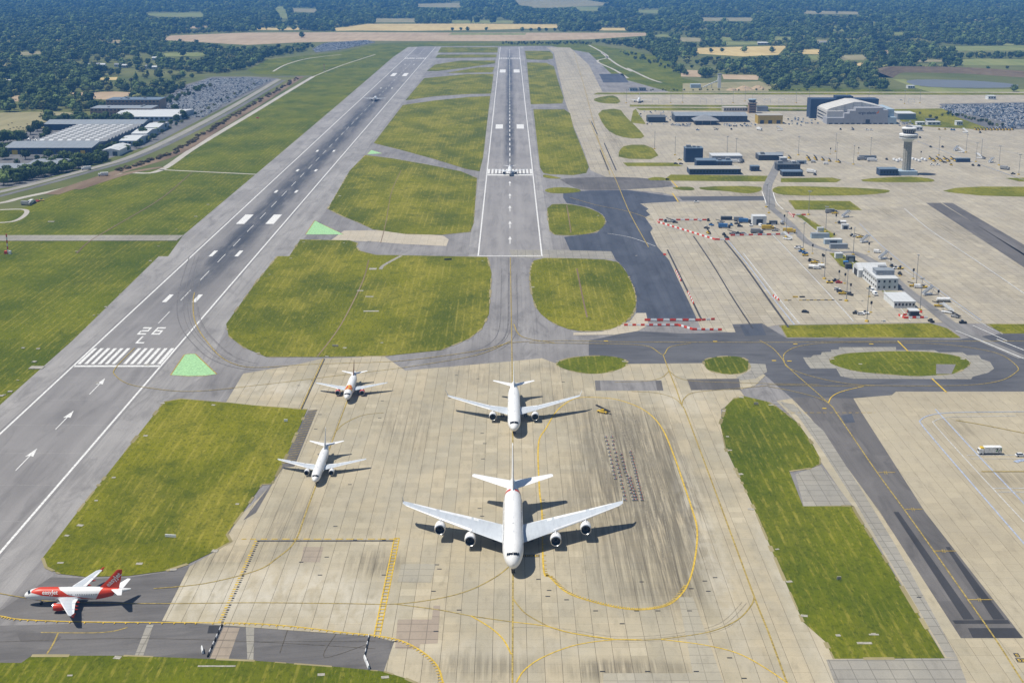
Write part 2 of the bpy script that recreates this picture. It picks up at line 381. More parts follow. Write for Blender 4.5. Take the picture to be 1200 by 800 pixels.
M['pink_slab'] = concrete_mat('pinkish concrete', (0.29, 0.245, 0.19), (0.34, 0.285, 0.22), (5.1, 5.1), (), 0.5, 0.5, warm=(0.33, 0.26, 0.21))
M['track'] = concrete_mat('pale gravel track', (0.38, 0.36, 0.32), (0.46, 0.44, 0.39), (9, 9), (), 0, 0.2)
M['soil'] = field_mat('bare soil', (0.15, 0.105, 0.07), (0.24, 0.18, 0.12))
M['stubble'] = field_mat('stubble field', (0.36, 0.27, 0.17), (0.45, 0.35, 0.23))
M['gold'] = field_mat('golden field', (0.46, 0.35, 0.15), (0.56, 0.44, 0.20))
M['pasture'] = field_mat('pasture', (0.16, 0.19, 0.06), (0.24, 0.25, 0.09))
M['greyfield'] = field_mat('dry pasture', (0.23, 0.21, 0.11), (0.30, 0.27, 0.15))
def country():
    t = NT('countryside ground', 0.95, 0.1); p = t.pos()
    d, col = t.voro(t.scale(p, (1/420, 1/260, 1)), 1); n = t.noise(t.scale(p, (1/300, 1/300, 1)), 1, 5, 0.6)
    r = t.white(t.vmath('SNAP', col, (0.01, 0.01, 0.01)))
    c = t.mix(t.rng(n, 0.35, 0.65), (0.085, 0.105, 0.030), (0.150, 0.155, 0.055))
    return t.out(t.mix(t.math('MULTIPLY', t.rng(r, 0.80, 0.84), 0.25), c, (0.16, 0.16, 0.07)))
M['country'] = country()
# ------------------------------------------------------------------ ground sheets
gp = MB().poly([(-30000, -3000), (30000, -3000), (30000, 45000), (-30000, 45000)], 0).build('ground', M['country']); tag(gp, kind='structure')
sheet('airfield_grass', [(-900, 900), (-400, 430), (-40, 252), (30, 243), (75, 224), (110, 212), (152, 205), (190, 197), (232, 171), (297, 131), (367, 89), (300, 87), (290, 83), (313, 70), (360, 65), (400, 61), (440, 52), (480, 50), (590, 51), (680, 50), (730, 58), (790, 70), (800, 92), (830, 98), (900, 103), (1040, 105), (1300, 104), (1500, 200), (1700, 900)], 0.04, M['grass_green'])
sheet('yard', [(-80, 200), (-80, 232), (30, 217), (180, 169), (327, 92), (300, 90), (250, 90), (215, 100), (185, 118), (120, 134), (50, 150), (0, 163)], 0.05, M['road'])
XL, XR = g(117.5, 400).x, g(213, 400).x; MX = (XL+XR)/2; NX = (g(560.5, 299).x+g(635, 300).x)/2; HW = 22.5
YE = gY(55.5)
# main taxiway sheet under everything paved
sheet('taxiway', [(-900, 905), (1800, 905), (1800, 380), (1400, 200), (900, 140), (720, 90), (690, 62), (645, 54), (500, 54.5), (478, 55.5), (461, 67), (400, 119.5), (306, 199), (215, 275.5), (197, 300.5), (186, 300.5), (84, 400), (0, 474.5), (-150, 606), (-900, 860)], 0.08, M['taxi'])
def strip_world(name, x0, x1, y0, y1, z, mat, parent=None):
    return sheet(name, [(x0, y0), (x1, y0), (x1, y1), (x0, y1)], z, mat, parent, world_pts=True)
M['rwy_main'] = runway_mat('main runway asphalt', MX, (0.190, 0.182, 0.178), (0.250, 0.240, 0.234), gY(405), 15.5, gY(285), gY(150), gY(76))
M['rwy_north'] = runway_mat('north runway asphalt', NX, (0.225, 0.215, 0.210), (0.285, 0.272, 0.264), gY(220), 7.5, gY(170), gY(75), gY(56))
sm = sheet('runway_shoulder', [(-150, 606), (0, 474.5), (84, 400), (186, 300.5), (197, 300.5), (215, 275.5), (306, 199), (400, 119.5), (461, 67), (478, 55.5), (522, 55.5), (437, 165), (384, 245), (339, 300.5), (300, 331), (266, 381), (240, 440), (192, 471), (91, 600), (50, 654), (-40, 760), (-300, 900)], 0.10, M['shoulder'])
rw = strip_world('runway', MX-HW-1.5, MX+HW+1.5, 250, YE, 0.12, M['rwy_main']); rw['label'] = 'long grey main runway with dark rubber streaks'
rn = strip_world('runway', NX-HW-1.5, NX+HW+1.5, gY(301), YE, 0.12, M['rwy_north']); rn['label'] = 'paler second runway ending at white bar beside dark asphalt'
sheet('runway_shoulder', [(548, 301), (583, 55.5), (613, 55.5), (622, 122), (632, 197), (650, 302)], 0.10, M['shoulder'])
# concrete areas
FAR = [(640, 55.5), (668, 56), (690, 76), (706, 108), (1500, 108), (1700, 384), (1156, 379.5), (1090, 378), (914, 380.5), (860, 390), (822, 386), (817, 375), (784, 305), (770, 289), (762, 272), (765, 268), (756, 255), (762, 252), (757, 247), (760, 245), (750, 239), (775, 237), (898, 235.3), (898, 230), (790, 230), (776, 226), (735, 222.5), (760, 219.5), (790, 219.5), (785, 212), (750, 208.5), (710, 207.5), (692, 200), (684, 176), (673, 150), (662, 118), (652, 76), (649, 62)]
sheet('apron', FAR, 0.12, M['concrete_far'], label='wide pale concrete stands and taxiways round the control tower')
sheet('taxiway', [(655, 209.5), (690, 208), (735, 207.5), (785, 212), (790, 219.3), (735, 222.3), (690, 223), (680, 222), (672, 220), (660, 213)], 0.13, M['taxi_dark_y'], smooth=1)
BLUE = [(660, 226), (690, 223.5), (735, 223), (790, 230.5), (797, 236), (750, 238.7), (760, 245), (757, 247), (762, 252), (756, 255), (765, 268), (762, 272), (770, 289), (784, 305), (817, 374.5), (745, 374.5), (746, 350), (742, 335), (732, 315), (722, 305), (716, 294.5), (668, 293.5), (661, 278), (700, 273), (711, 260), (706, 251), (690, 243), (664, 238), (660, 232)]
sheet('taxiway', BLUE, 0.16, M['blue_asphalt'], label='freshly laid blue black asphalt sweeping past the grass islands')
sheet('taxiway', [(795, 230.8), (898, 230), (898, 234.6), (800, 235.3)], 0.16, M['taxi_dark'])
EW = [(690, 399), (745, 388), (800, 391), (862, 389.5), (858, 380), (893, 379), (922, 396.5), (1125, 397.5), (1170, 391.5), (1500, 391), (1500, 458.5), (1050, 458.5), (1045, 463), (1000, 467), (1010, 484), (950, 500), (928, 467), (897, 440), (876, 427), (825, 425.5), (735, 426.5), (690, 417.5)]
sheet('taxiway', EW, 0.16, M['taxi_dark'], label='dark asphalt cross taxiway running past the oval grass island')
sheet('taxiway', [(928, 466), (1000, 467), (1010, 484), (1084, 600), (1199.5, 748), (1126, 748), (1031, 600), (950, 490)], 0.17, M['taxi_dark_y'], label='brown grey asphalt taxiway beside the stand concrete')
for P in ([(1047, 600), (1053, 600), (1142, 726), (1129, 726)], [(1108, 641), (1113, 641), (1178, 726), (1164, 726)], [(1134, 736), (1189, 736), (1198.5, 747.5), (1140, 747.5)], [(1116, 727), (1181, 726.5), (1184, 731), (1119, 731)], [(1118, 745), (1127, 748)] ):
    if len(P) > 3: sheet('asphalt_patch', P, 0.185+P[0][0]*2e-6*8, M['black_patch'])
for P in ([(867, 381), (892, 380), (898, 393), (873, 394)], [(985, 487), (998, 485), (1002, 495), (990, 496)], [(1060, 690), (1066, 690), (1076, 704), (1070, 704)]):
    sheet('asphalt_patch', P, 0.185, M['blue_asphalt'])
for P in ([(1085, 238), (1102, 238), (1200, 297), (1200, 311)], [(1104, 238), (1116, 238), (1200, 285), (1200, 296)]):
    sheet('taxiway', [P[0], P[1], (P[2][0]+60, P[2][1]+37), (P[3][0]+60, P[3][1]+42)], 0.16, M['taxi_dark_y'])
sheet('apron', [(388, 281.5), (403, 270.5), (440, 270), (480, 273), (520, 276.5), (526, 281), (523, 288.5), (470, 286), (440, 283.5)], 0.13, M['concrete_pale'], label='pale concrete link beside the green painted triangle')
sheet('taxiway', [(417, 286), (440, 284.5), (518, 290), (560, 288), (560, 300.5), (440, 299), (421, 293)], 0.13, M['taxi'], smooth=1)
sheet('taxiway', [(597, 293), (660, 293), (718, 295), (720, 304), (690, 303), (627, 302.5), (600, 301)], 0.13, M['concrete_grey'])
# runway-end asphalt of the bottom left
sheet('taxiway', [(-200, 745), (-40, 722), (0, 733), (190, 728), (440, 746), (462, 752), (450, 787), (400, 782), (300, 774.5), (150, 768.5), (37, 768.5), (25, 777), (-120, 776)], 0.12, M['taxi_mid'])
sheet('taxiway', [(60, 676), (110, 678), (150, 676.5), (195, 670), (222, 663), (190, 727.5), (30, 726), (-10, 722)], 0.12, M['taxi_mid'])
# near apron of single slabs
A1 = [(190, 727.5), (222, 664), (246, 650), (272, 635), (268, 626), (284, 602), (302, 585), (318, 568), (338, 532), (361, 480), (300, 475.5), (265, 471.5), (285, 438), (345, 428), (377, 420.5), (450, 417.5), (475, 434.5), (600, 423.5), (635, 420), (651, 426), (735, 426.7), (825, 425.7), (876, 427), (897, 440), (885, 452), (867, 457), (872, 464), (845, 480), (845, 500), (850, 525), (884, 597), (915, 670), (941, 729), (967, 752), (977, 772), (1108, 772), (1030, 640), (961, 540), (935, 496), (910, 470), (928, 467), (950, 490), (1031, 600), (1126, 748), (1199.5, 748), (1290, 850), (1300, 905), (470, 905), (486, 800), (450, 786), (462, 752), (440, 746)]
A2 = [(1000, 467), (1045, 463.2), (1050, 459.2), (1330, 459.2), (1600, 600), (1600, 880), (1310, 880), (1199.5, 748), (1084, 600), (1010, 484)]
def clip_cell(P, x0, x1, y0, y1):
    for ax, lim, sgn in ((0, x0, 1), (0, x1, -1), (1, y0, 1), (1, y1, -1)):
        Q = []
        for i in range(len(P)):
            a, b = P[i-1], P[i]; da, db = sgn*(a[ax]-lim), sgn*(b[ax]-lim)
            if (da >= 0) != (db >= 0):
                t = da/(da-db); Q.append((a[0]+(b[0]-a[0])*t, a[1]+(b[1]-a[1])*t))
            if db >= 0: Q.append(b)
        P = Q
        if len(P) < 3: return []
    return P
def slab_apron(P, cell, mat, label, blockers=()):
    pts = [(v.x, v.y) for v in G(P)]
    base = sheet('apron', pts, 0.12, M['joint'], world_pts=True, label=label)
    xs = [p[0] for p in pts]; ys = [p[1] for p in pts]; gp_ = 0.05; gy_ = 0.015
    full = []; rest = MB(); far = []
    blk = [[(v.x, v.y) for v in G(b)] for b in blockers]
    for i in range(int(min(xs)//cell), int(max(xs)//cell)+1):
        for j in range(int(min(ys)//cell), int(max(ys)//cell)+1):
            x0, x1, y0, y1 = i*cell+gp_, (i+1)*cell-gp_, j*cell+gy_, (j+1)*cell-gy_
            ctr = ((x0+x1)/2, (y0+y1)/2)
            cs = [inside(x, y, pts) for x, y in ((x0, y0), (x1, y0), (x1, y1), (x0, y1), ctr)]
            if not any(cs): continue
            if all(cs):
                q = prj(*ctr, 0.2)
                if -20 < q[0] < 1220 and q[1] < 805 and not any(inside(*ctr, b) for b in blk): full.append((y0, x0))
                else: far.append((x0, y0))
            else:
                Q = clip_cell(pts, x0, x1, y0, y1)
                if len(Q) > 2: rest.prism(Q, 0.121, 0.2)
    full.sort(); w = cell-2*gp_; d = cell-2*gy_
    one = MB().cbox(0, w, 0, d, 0.121, 0.2, 0.012).mesh('slab', mat)
    for y0, x0 in full[:300]:
        o = bpy.data.objects.new('slab', one); COL.objects.link(o); o.location = (x0, y0, random.uniform(-0.012, 0.0)); o.parent = base
    for y0, x0 in full[300:]: far.append((x0, y0))
    for x0, y0 in far: rest.box(x0, x0+w, y0, y0+d, 0.121, 0.2)
    o = rest.build('slab_field', mat, base, fix=False); o['kind'] = 'stuff'
    return base
apron1 = slab_apron(A1, 5.1, M['slab'], 'near beige concrete apron of square slabs under the white airliners', [[(851, 470), (925, 487), (1100, 770), (980, 770)]])
apron2 = slab_apron(A2, 5.6, M['slab_east'], 'beige slab concrete stands where the white truck drives')
for P, m in (([(697, 446), (775, 446), (777.5, 458), (698, 458)], 'taxi'), ([(697, 446.3), (703, 446.3), (704, 457.7), (698.3, 457.7)], 'taxi_dark_y'), ([(768, 446.3), (775, 446.3), (777, 457.7), (770, 457.7)], 'taxi_dark_y'), ([(805, 444.5), (866, 444), (868, 457), (810, 457.5)], 'taxi_dark_y'), ([(466, 726), (506, 726), (508, 710), (516, 710), (513, 754), (492, 755), (491, 761), (463, 760)], 'pink_slab'),
             ([(356, 641), (379, 641), (375, 659), (353, 659)], 'pink_slab'), ([(361, 481), (372, 480), (345, 547), (332, 548), (319, 568), (300, 601), (285, 610), (318, 567)], 'taxi_dark_y'), ([(707, 789), (820, 789), (825, 806), (707, 806)], 'concrete_soft'), ([(795, 700), (812, 700), (850, 806), (815, 806)], 'concrete_soft'), ([(470, 661), (511, 661), (505, 683), (466, 682)], 'concrete_soft')):
    sheet('paving_patch', P, (0.215 if m != 'taxi_dark_y' else 0.225)+P[0][0]*8e-6, M[m])
sheet('paving_patch', [(932, 556), (961, 545), (1000, 594), (942, 594)], 0.215, M['concrete_grey'])
sheet('paving_patch', [(968, 773), (1122, 771), (1135, 806), (980, 806)], 0.215, M['concrete_grey'])
sheet('paving_patch', [(911, 470), (935, 488), (965, 530), (1003, 590), (1109, 770), (1122, 771), (1050, 640), (1010, 575), (965, 505), (930, 474)], 0.213, M['concrete_grey'])
# oval surround (stepped edge concrete) and other pale rims
sheet('paving_patch', [(941, 419), (950, 419), (953, 416.5), (962, 416), (963, 413), (974, 412.5), (974, 410), (983, 409.5), (983, 407), (1050, 406.8), (1050, 410.5), (1095, 410.5), (1100, 413), (1128, 413), (1133, 416.5), (1147, 416.5), (1150, 421), (1160, 424), (1165, 432), (1158, 437), (1140, 441.5), (1138, 444.5), (1000, 444), (985, 441), (980, 432), (950, 432), (945, 426)], 0.19, M['concrete_grey'])
sheet('paving_patch', [(672, 390), (705, 389), (738, 377), (746, 367), (757, 367), (760, 381), (748, 388), (720, 392.5), (672, 393)], 0.19, M['concrete_pale'])
sheet('paving_patch', [(862, 443), (880, 434), (878, 426), (897, 427), (899, 436), (885, 444), (868, 446)], 0.213, M['concrete_grey'])
# ------------------------------------------------------------------ grass islands (photograph plan)
ISL = [
 ([(352, 281), (410, 282), (419, 285), (417.5, 289), (421, 294), (440, 299), (571, 301.5), (576, 320), (573, 368), (565, 385), (550, 397), (517, 410.5), (450, 417.5), (382, 418.5), (312, 418.5), (285, 407), (268, 394), (265, 380), (300, 331), (325, 300.5), (339, 300.5)], 0),
 ([(428, 182), (460, 186), (500, 193), (540, 201), (559, 209), (555, 262), (551, 272), (517, 275.5), (475, 274.5), (437, 269), (420, 261), (402, 254), (384, 245), (410, 200)], 0),
 ([(438, 168), (470, 176), (510, 187), (545, 198), (562, 201), (566, 185), (574.5, 113), (550, 114), (510, 118), (472, 123.5)], 0),
 ([(475, 118), (510, 113), (550, 110.5), (575.5, 110), (578.3, 87), (547, 87.3), (497, 92)], 0),
 ([(522, 86), (577, 85), (579.5, 79), (560, 79.3)], 0), ([(500, 83.5), (510, 76), (540, 71.3), (580.5, 71.3), (580, 74.5), (543, 80), (513, 83.5)], 0),
 ([(510, 68.3), (513, 64.3), (582, 64.3), (581.5, 67.6)], 0), ([(513, 62), (517, 55.7), (583.5, 55.7), (583, 62)], 0),
 ([(615, 60), (644, 60), (648, 64), (648, 69), (640, 70.5), (617, 70)], 0), ([(617.5, 73.5), (640, 74), (649, 78), (654, 95), (660.5, 115), (659, 121.5), (622, 122.5)], 0),
 ([(625, 128.5), (661, 128.5), (668, 133), (672, 150), (683, 177), (690, 196), (687, 203), (672, 205.5), (645, 204.5), (637, 203), (633, 197)], 0),
 ([(636, 204.5), (645, 206), (662, 210), (637, 209)], 1), ([(636, 223), (650, 219.5), (674, 220.5), (683, 224), (672, 226.5), (645, 227)], 2),
 ([(641, 240), (665, 239), (690, 244), (705, 251), (710, 258), (708, 265), (700, 272), (685, 275), (665, 276.3), (645, 275), (642, 258)], 1),
 ([(627, 302.5), (672, 303), (721, 305), (732, 315), (742, 335), (746, 350), (744, 365), (737, 375), (720, 385.5), (700, 388.5), (672, 388), (647, 379), (630, 365), (624, 350), (621, 332), (621, 315)], 1),
 ([(649, 426), (667, 419), (700, 416.5), (728, 419), (738, 426), (727, 433), (705, 438.5), (682, 438), (658, 432)], 2), ([(824, 421), (850, 417), (874, 419), (880, 430), (872, 438), (852, 439.5), (830, 435), (825, 428)], 2),
 ([(860, 467), (872, 464.5), (900, 471), (912, 478), (935, 496), (950, 517), (961, 537), (961, 544), (950, 549), (925, 552.5), (941, 593.5), (999, 593), (1003, 601), (1040, 660), (1107, 771.5), (977, 772), (967, 752), (941, 729), (915, 670), (884, 597), (850, 525), (844, 497), (850, 477)], 0),
 ([(969, 424), (982, 415), (1020, 412.5), (1055, 411.5), (1092, 412.5), (1122, 417), (1138, 424), (1135, 430), (1118, 439), (1095, 440), (1075, 441.5), (1040, 439), (1005, 436), (982, 430)], 2),
 ([(914, 381.5), (1000, 380.3), (1090, 379), (1110, 385), (1126, 396), (922, 395.5)], 0), ([(1156, 380), (1400, 380), (1400, 391), (1175, 391)], 0),
 ([(905, 221), (915, 218), (995, 220), (1040, 222.5), (1044, 224.5), (1035, 227), (1000, 229.5), (922, 229.5), (906, 226)], 1), ([(924, 235), (996, 236), (1010, 246.5), (932, 246)], 0),
 ([(915, 209), (975, 208.5), (986, 211), (980, 214), (915, 213.7)], 0), ([(1008, 210), (1060, 207), (1085, 208.5), (1097, 211.5), (1090, 214), (1012, 213.7)], 1),
 ([(1105, 224), (1120, 220.5), (1150, 219), (1400, 220), (1400, 236), (1150, 229.5), (1115, 226)], 0), ([(1178, 209), (1300, 207), (1300, 214), (1195, 213)], 0),
 ([(786, 205), (903, 206.5), (903, 213), (780, 212), (780, 209.5)], 0), ([(757, 210), (770, 207), (790, 211), (765, 212)], 1), ([(786, 220), (800, 219), (812, 219.5), (815, 223.5), (795, 223)], 1), ([(818, 219), (892, 218), (893, 224), (880, 227), (868, 226.5), (850, 224), (822, 223)], 1),
 ([(693, 117), (707, 113), (722, 112), (729, 122), (705, 121.5)], 1), ([(699, 130), (726, 127), (733, 137), (750, 153), (757, 162.5), (735, 162.5), (717, 157), (707, 147)], 1), ([(725, 177), (733, 170), (762, 170), (775, 187), (725, 186.3)], 1), ([(730, 191), (790, 191), (800, 195), (735, 195)], 0),
 ([(700, 109), (1150, 109), (1200, 109.5), (1200, 111.5), (695, 111)], 0), ([(738, 123), (960, 124), (960, 126.3), (738, 125.3)], 0), ([(745, 127), (790, 126.5), (960, 128), (960, 130.6), (750, 129.6)], 0),
 ([(932, 252), (938, 251), (980, 276), (975, 279), (965, 276)], 0), ([(972, 297), (985, 297), (1012, 310), (995, 316), (985, 312)], 0), ([(1033, 341), (1052, 342), (1060, 346), (1040, 348)], 0),
 ([(192.5, 471), (212, 467.5), (265, 472), (300, 475.5), (360, 480), (337, 532), (319, 567), (307, 568), (285, 600), (266, 626), (271, 635), (245, 649), (220, 661), (195, 669), (150, 675), (100, 676), (70, 672.5), (54, 665), (50, 654), (91, 600)], 0),
 ([(-120, 776), (25, 777), (37, 768.5), (150, 768.5), (300, 774.5), (400, 782), (450, 787), (475, 795), (500, 806), (505, 850), (-120, 850)], 0),
 ([(905, 130), (1300, 125), (1300, 152), (1150, 152), (1075, 148), (1055, 142), (1052, 131)], 0), ([(739, 144), (742, 130), (745, 128), (757, 146)], 0)]
M['verge'] = field_mat('worn dry verge', (0.20, 0.175, 0.085), (0.33, 0.285, 0.16), 0.8)
rv = random.Random(21)
for P, sm_ in ISL:
    isl = sheet('grass', P, 0.24, M['grass_green' if len(P) == 23 or P[0] == (969, 424) or P[0][1] > 770 or P[0] in ((649, 426), (824, 421)) else 'grass'], smooth=sm_)
    if max(q[1] for q in P) < 240: continue
    pts = chaikin(G(P), sm_) if sm_ else G(P); mb = MB(); n_ = len(pts)
    for i in range(n_):
        a, b = pts[i], pts[(i+1) % n_]; L_ = (b-a).length; s_ = 0.0
        while s_ < L_:
            e_ = min(L_, s_+rv.uniform(2, 14))
            if rv.random() < 0.55 and L_ > 0.1: strip_into(mb, [a.lerp(b, s_/L_), a.lerp(b, e_/L_)], rv.uniform(0.5, 1.7), 0.243)
            s_ = e_+rv.uniform(0, 6)
    if mb.v: mb.build('worn_verge', M['verge'], isl, fix=False)['kind'] = 'stuff'
sheet('taxiway_strip', [(-400, 276), (215, 275.8), (207, 282.3), (-400, 283)], 0.245, M['concrete_grey'])
# ------------------------------------------------------------------ runway markings
def rect(name, xc, w, y0, y1, par, mat='white_paint', z=0.15):
    return strip_world(name, xc-w/2, xc+w/2, y0, y1, z, M[mat], par)
def edge_lines(par, xc, y0):
    for s in (-1, 1): rect('edge_line', xc+s*22.2, 1.0, y0, YE-4, par)
edge_lines(rw, MX, 260); edge_lines(rn, NX, gY(300))
rect('threshold_bar', MX, 44, gY(429.8), gY(428), rw)
for s in (-1, 1):
    for k in range(6): rect('threshold_stripe', MX+s*(2.9+k*3.5), 1.75, gY(426.5), gY(408), rw)
def arrow(par, xc, y0, y1, hw=1.7, hl=0.35, sw=0.45):
    L = y1-y0; yh = y1-L*hl
    return MB().add([(xc-sw/2, y0, .15), (xc+sw/2, y0, .15), (xc+sw/2, yh, .15), (xc-sw/2, yh, .15), (xc-hw, yh-1, .15), (xc+hw, yh-1, .15), (xc, y1, .15), (xc, yh, .15)],
                    [(0, 1, 2, 3), (4, 7, 6), (7, 5, 6)]).build('arrow', M['white_paint'], par)
for a, b in ((551, 525), (503, 481), (462, 443), (610, 578), (690, 650)): arrow(rw, MX, gY(a), gY(b))
for a, b in ((218, 212.5), (233, 227), (248, 241), (267.5, 259), (286, 277)): arrow(rn, NX, gY(a), gY(b), 1.3, 0.4, 0.6)
def glyph(par, strokes, xc, yb, w, h, name):
    mb = MB()
    for (x0, y0, x1, y1) in strokes: mb.poly([(xc+x0*w, yb+y0*h), (xc+x1*w, yb+y0*h), (xc+x1*w, yb+y1*h), (xc+x0*w, yb+y1*h)], .15)
    return mb.build(name, M['white_paint'], par)
S = 0.17
h26, y26 = gY(383.5)-gY(392), gY(392); hL, yL = gY(394)-gY(402.3), gY(402.3)
glyph(rw, [(-.5, 0, .5, S), (-.5, S, -.3, .5), (-.3, .42, .5, .42+S), (.3, .42+S, .5, 1-S), (-.5, 1-S, .5, 1)], MX-3.6, y26, 4.8, h26, 'number_two')
glyph(rw, [(-.5, 0, .5, S), (-.5, S, -.3, 1-S), (.3, S, .5, .42), (-.3, .42, .5, .42+S), (-.5, 1-S, .5, 1)], MX+4.2, y26, 4.8, h26, 'number_six')
glyph(rw, [(-.5, 0, .5, S), (-.5, S, -.28, 1)], MX+0.2, yL, 4.6, hL, 'letter_l')
y = gY(379)
while y < YE-80: rect('centreline_dash', MX, 0.45, y, y+28, rw); y += 56
y = gY(197)
while y < YE-60: rect('centreline_dash', NX, 1.0, y, y+24, rn); y += 44
for i, (yy, w, l, off) in enumerate([(gY(354), 2.6, 20, 9), (gY(300.5), 2.6, 20, 9), (gY(262.5), 6.5, 42, 11.5), (gY(226), 2.2, 14, 9), (gY(201), 2.2, 14, 9), (gY(178), 2.2, 14, 9), (gY(89.5), 8, 70, 10.5), (gY(104), 2.2, 16, 9), (gY(76), 2.2, 16, 9)]):
    for s in (-1, 1): rect('touchdown_mark' if w < 5 else 'aiming_mark', MX+s*off, w, yy, yy+l, rw)
rect('threshold_bar', NX, 44, gY(205.9), gY(204.6), rn); rect('end_bar', NX, 46, gY(300.4), gY(299.8), rn)
for s in (-1, 1):
    for k in range(6): rect('threshold_stripe', NX+s*(3.0+k*3.5), 2.0, gY(203.8), gY(198.4), rn)
for yy, w, l in ((gY(151), 9, gY(146)-gY(151)), (gY(85.3), 11, 75)):
    for s in (-1, 1): rect('aiming_mark', NX+s*13, w, yy, yy+l, rn)
for par, xc in ((rw, MX), (rn, NX)):
    for s in (-1, 1):
        for k in range(6): rect('threshold_stripe', xc+s*(3.0+k*3.5), 2.0, gY(69.2), gY(68), par)
# green painted islands
for P in ([(200, 439.5), (216, 416), (221, 414.8), (229, 414.8), (254, 438.5), (240, 440.5), (220, 441)], [(358, 275), (369, 258.5), (384, 266), (403, 275)], [(430, 181), (435, 176), (448, 180), (432, 181)]):
    gi = sheet('painted_island', P, 0.15, M['green_paint']); tag(gi, 'pale green painted triangle with yellow edge beside the main runway')
    line('edge_line', P, 0.7, 0.17, M['dull_yellow'], gi, closed=True, smooth=False)
# ------------------------------------------------------------------ taxi guidance lines
Z = 0.262
_zc = [0]
def zz(): _zc[0] += 1; return Z+_zc[0]*0.0012
def yl(P, w=0.45, m='yellow_paint', par=None, **k): return line('guide_line', P, w, zz(), M[m], par or apron1, **k)
yl([(598, 302), (599, 360), (600, 424), (601, 520), (601.5, 600), (601, 700), (600.5, 800), (600.5, 850)], 0.5, 'dull_yellow')
yl([(777, 416), (784, 435), (792, 455), (799, 475), (805, 487), (846, 597), (884, 700), (900, 740), (922, 800), (940, 850)], 0.55, 'dull_yellow')
LOOP = [(675, 467), (697, 466), (725, 469), (755, 481), (775, 501), (790, 535), (802, 570), (811, 597), (817, 622), (814, 657), (805, 687), (787, 707), (762, 714), (735, 714), (700, 707), (665, 695), (645, 677), (637, 667), (635, 600), (632, 572), (631, 520), (640, 502), (650, 485), (660, 475)]
yl(LOOP, 0.6, closed=True)
tk = MB(); pts = catmull(G(LOOP[10:19]), 6)
for i in range(0, len(pts)-1):
    for f in (0, 0.5):
        a = pts[i].lerp(pts[i+1], f); d = (pts[i+1]-pts[i]).normalized(); q = Vector((d.y, -d.x))*-1.1
        strip_into(tk, [a, a-q], 0.35, Z+0.08)
tk.build('guide_tick', M['yellow_paint'], apron1, fix=False)['kind'] = 'stuff'
yl([(600, 700), (608, 711), (620, 722), (650, 737), (685, 745), (720, 749.5), (760, 750), (800, 746), (837, 739), (865, 726), (880, 710), (884, 700)], 0.45, 'dull_yellow')
yl([(605, 800), (615, 785), (637, 770), (675, 756), (720, 749.8), (752, 750)]); yl([(775, 749.5), (825, 756), (865, 766), (900, 785), (930, 806)])
yl([(600, 729), (640, 734), (670, 742), (720, 749.3)], 0.45)
STOP = [(-40, 718), (0, 722), (25, 726), (100, 729), (250, 730), (300, 731), (350, 735), (400, 741), (440, 745), (470, 751), (495, 764), (512, 780), (519, 800), (522, 820)]
yl(STOP, 0.55)
tk = MB(); pts = catmull(G(STOP), 6)
for i in range(0, len(pts)-1):
    n = max(1, int((pts[i+1]-pts[i]).length/3.2))
    for k in range(n):
        a = pts[i].lerp(pts[i+1], k/n); d = (pts[i+1]-pts[i]).normalized(); q = Vector((d.y, -d.x))
        strip_into(tk, [a, a+q*1.2], 0.35, Z+0.08)
tk.build('guide_tick', M['yellow_paint'], apron1, fix=False)['kind'] = 'stuff'
for off in (-0.9, 0.9):
    A, B = g(465, 631), g(442, 744); o = MB(); strip_into(o, [A+Vector((off, 0)), B+Vector((off, 0))], 0.42, Z); o.build('guide_line', M['yellow_paint'], apron1, fix=False)
mb = MB()
for k in range(30):
    p = g(465, 631).lerp(g(442, 744), k/30); strip_into(mb, [p+Vector((-0.9, 0)), p+Vector((0.9, 0))], 0.6, Z+0.07)
mb.build('guide_rung', M['yellow_paint'], apron1, fix=False)['kind'] = 'stuff'
yl([(465, 632), (380, 632), (300, 632), (282, 632)], 0.6, dash=(3, 0.8)); yl([(465, 634), (300, 634.2)], 1.0, 'black_line')
yl([(300, 634), (257, 730)], 1.0, dash=(1.2, 0.5)); yl([(303, 634), (260, 731)], 0.8, 'black_line', dash=(1.2, 0.5))
yl([(597, 664), (580, 677), (550, 692), (512, 702), (462, 708), (400, 707.5), (300, 706.5), (200, 707.5), (120, 707), (60, 705), (25, 700), (-20, 692)], 0.45, 'dull_yellow')
yl([(462, 708), (515, 715), (552, 722), (600, 729)], 0.45, 'dull_yellow'); yl([(552, 722), (575, 736), (590, 750), (599, 767)], 0.5)
yl([(407, 470), (392, 510), (360, 597), (346, 634), (325, 654), (300, 669), (240, 684), (180, 690)], 0.5, 'dull_yellow')
yl([(392, 508), (403, 497), (425, 487), (450, 484)], 0.4, 'dull_yellow')
yl([(379, 420.5), (352, 480)], 0.6, 'dull_yellow'); yl([(380.5, 421), (353.5, 480)], 0.5, 'black_line')
for k in range(22):
    a = g(361.5-k*1.35, 482.5+k*2.9); b = g(372-k*1.28, 480.8+k*2.9)
    o = MB(); strip_into(o, [a, b], 0.4, Z+0.075); o.build('hatch_line', M['dull_yellow'], apron1, fix=False)
yl([(228, 343), (226.5, 352), (227, 370), (232, 385), (242, 400), (257, 417), (275, 427), (300, 431), (350, 428), (400, 426), (472, 423), (562, 411), (600, 402), (660, 399.5), (740, 401), (900, 401.5), (1000, 400.5), (1230, 400)], 0.6, 'dull_yellow')
yl([(158, 408), (135, 432), (136, 441), (150, 450), (175, 455), (225, 459), (300, 452), (400, 440), (480, 430), (560, 416), (598, 400)], 0.5, 'dull_yellow')
yl([(620, 402), (700, 403), (740, 404), (762, 407), (777, 416), (785, 407), (810, 402.5)], 0.6, 'dull_yellow'); yl([(602, 380), (612, 395), (650, 402)], 0.6, 'dull_yellow')
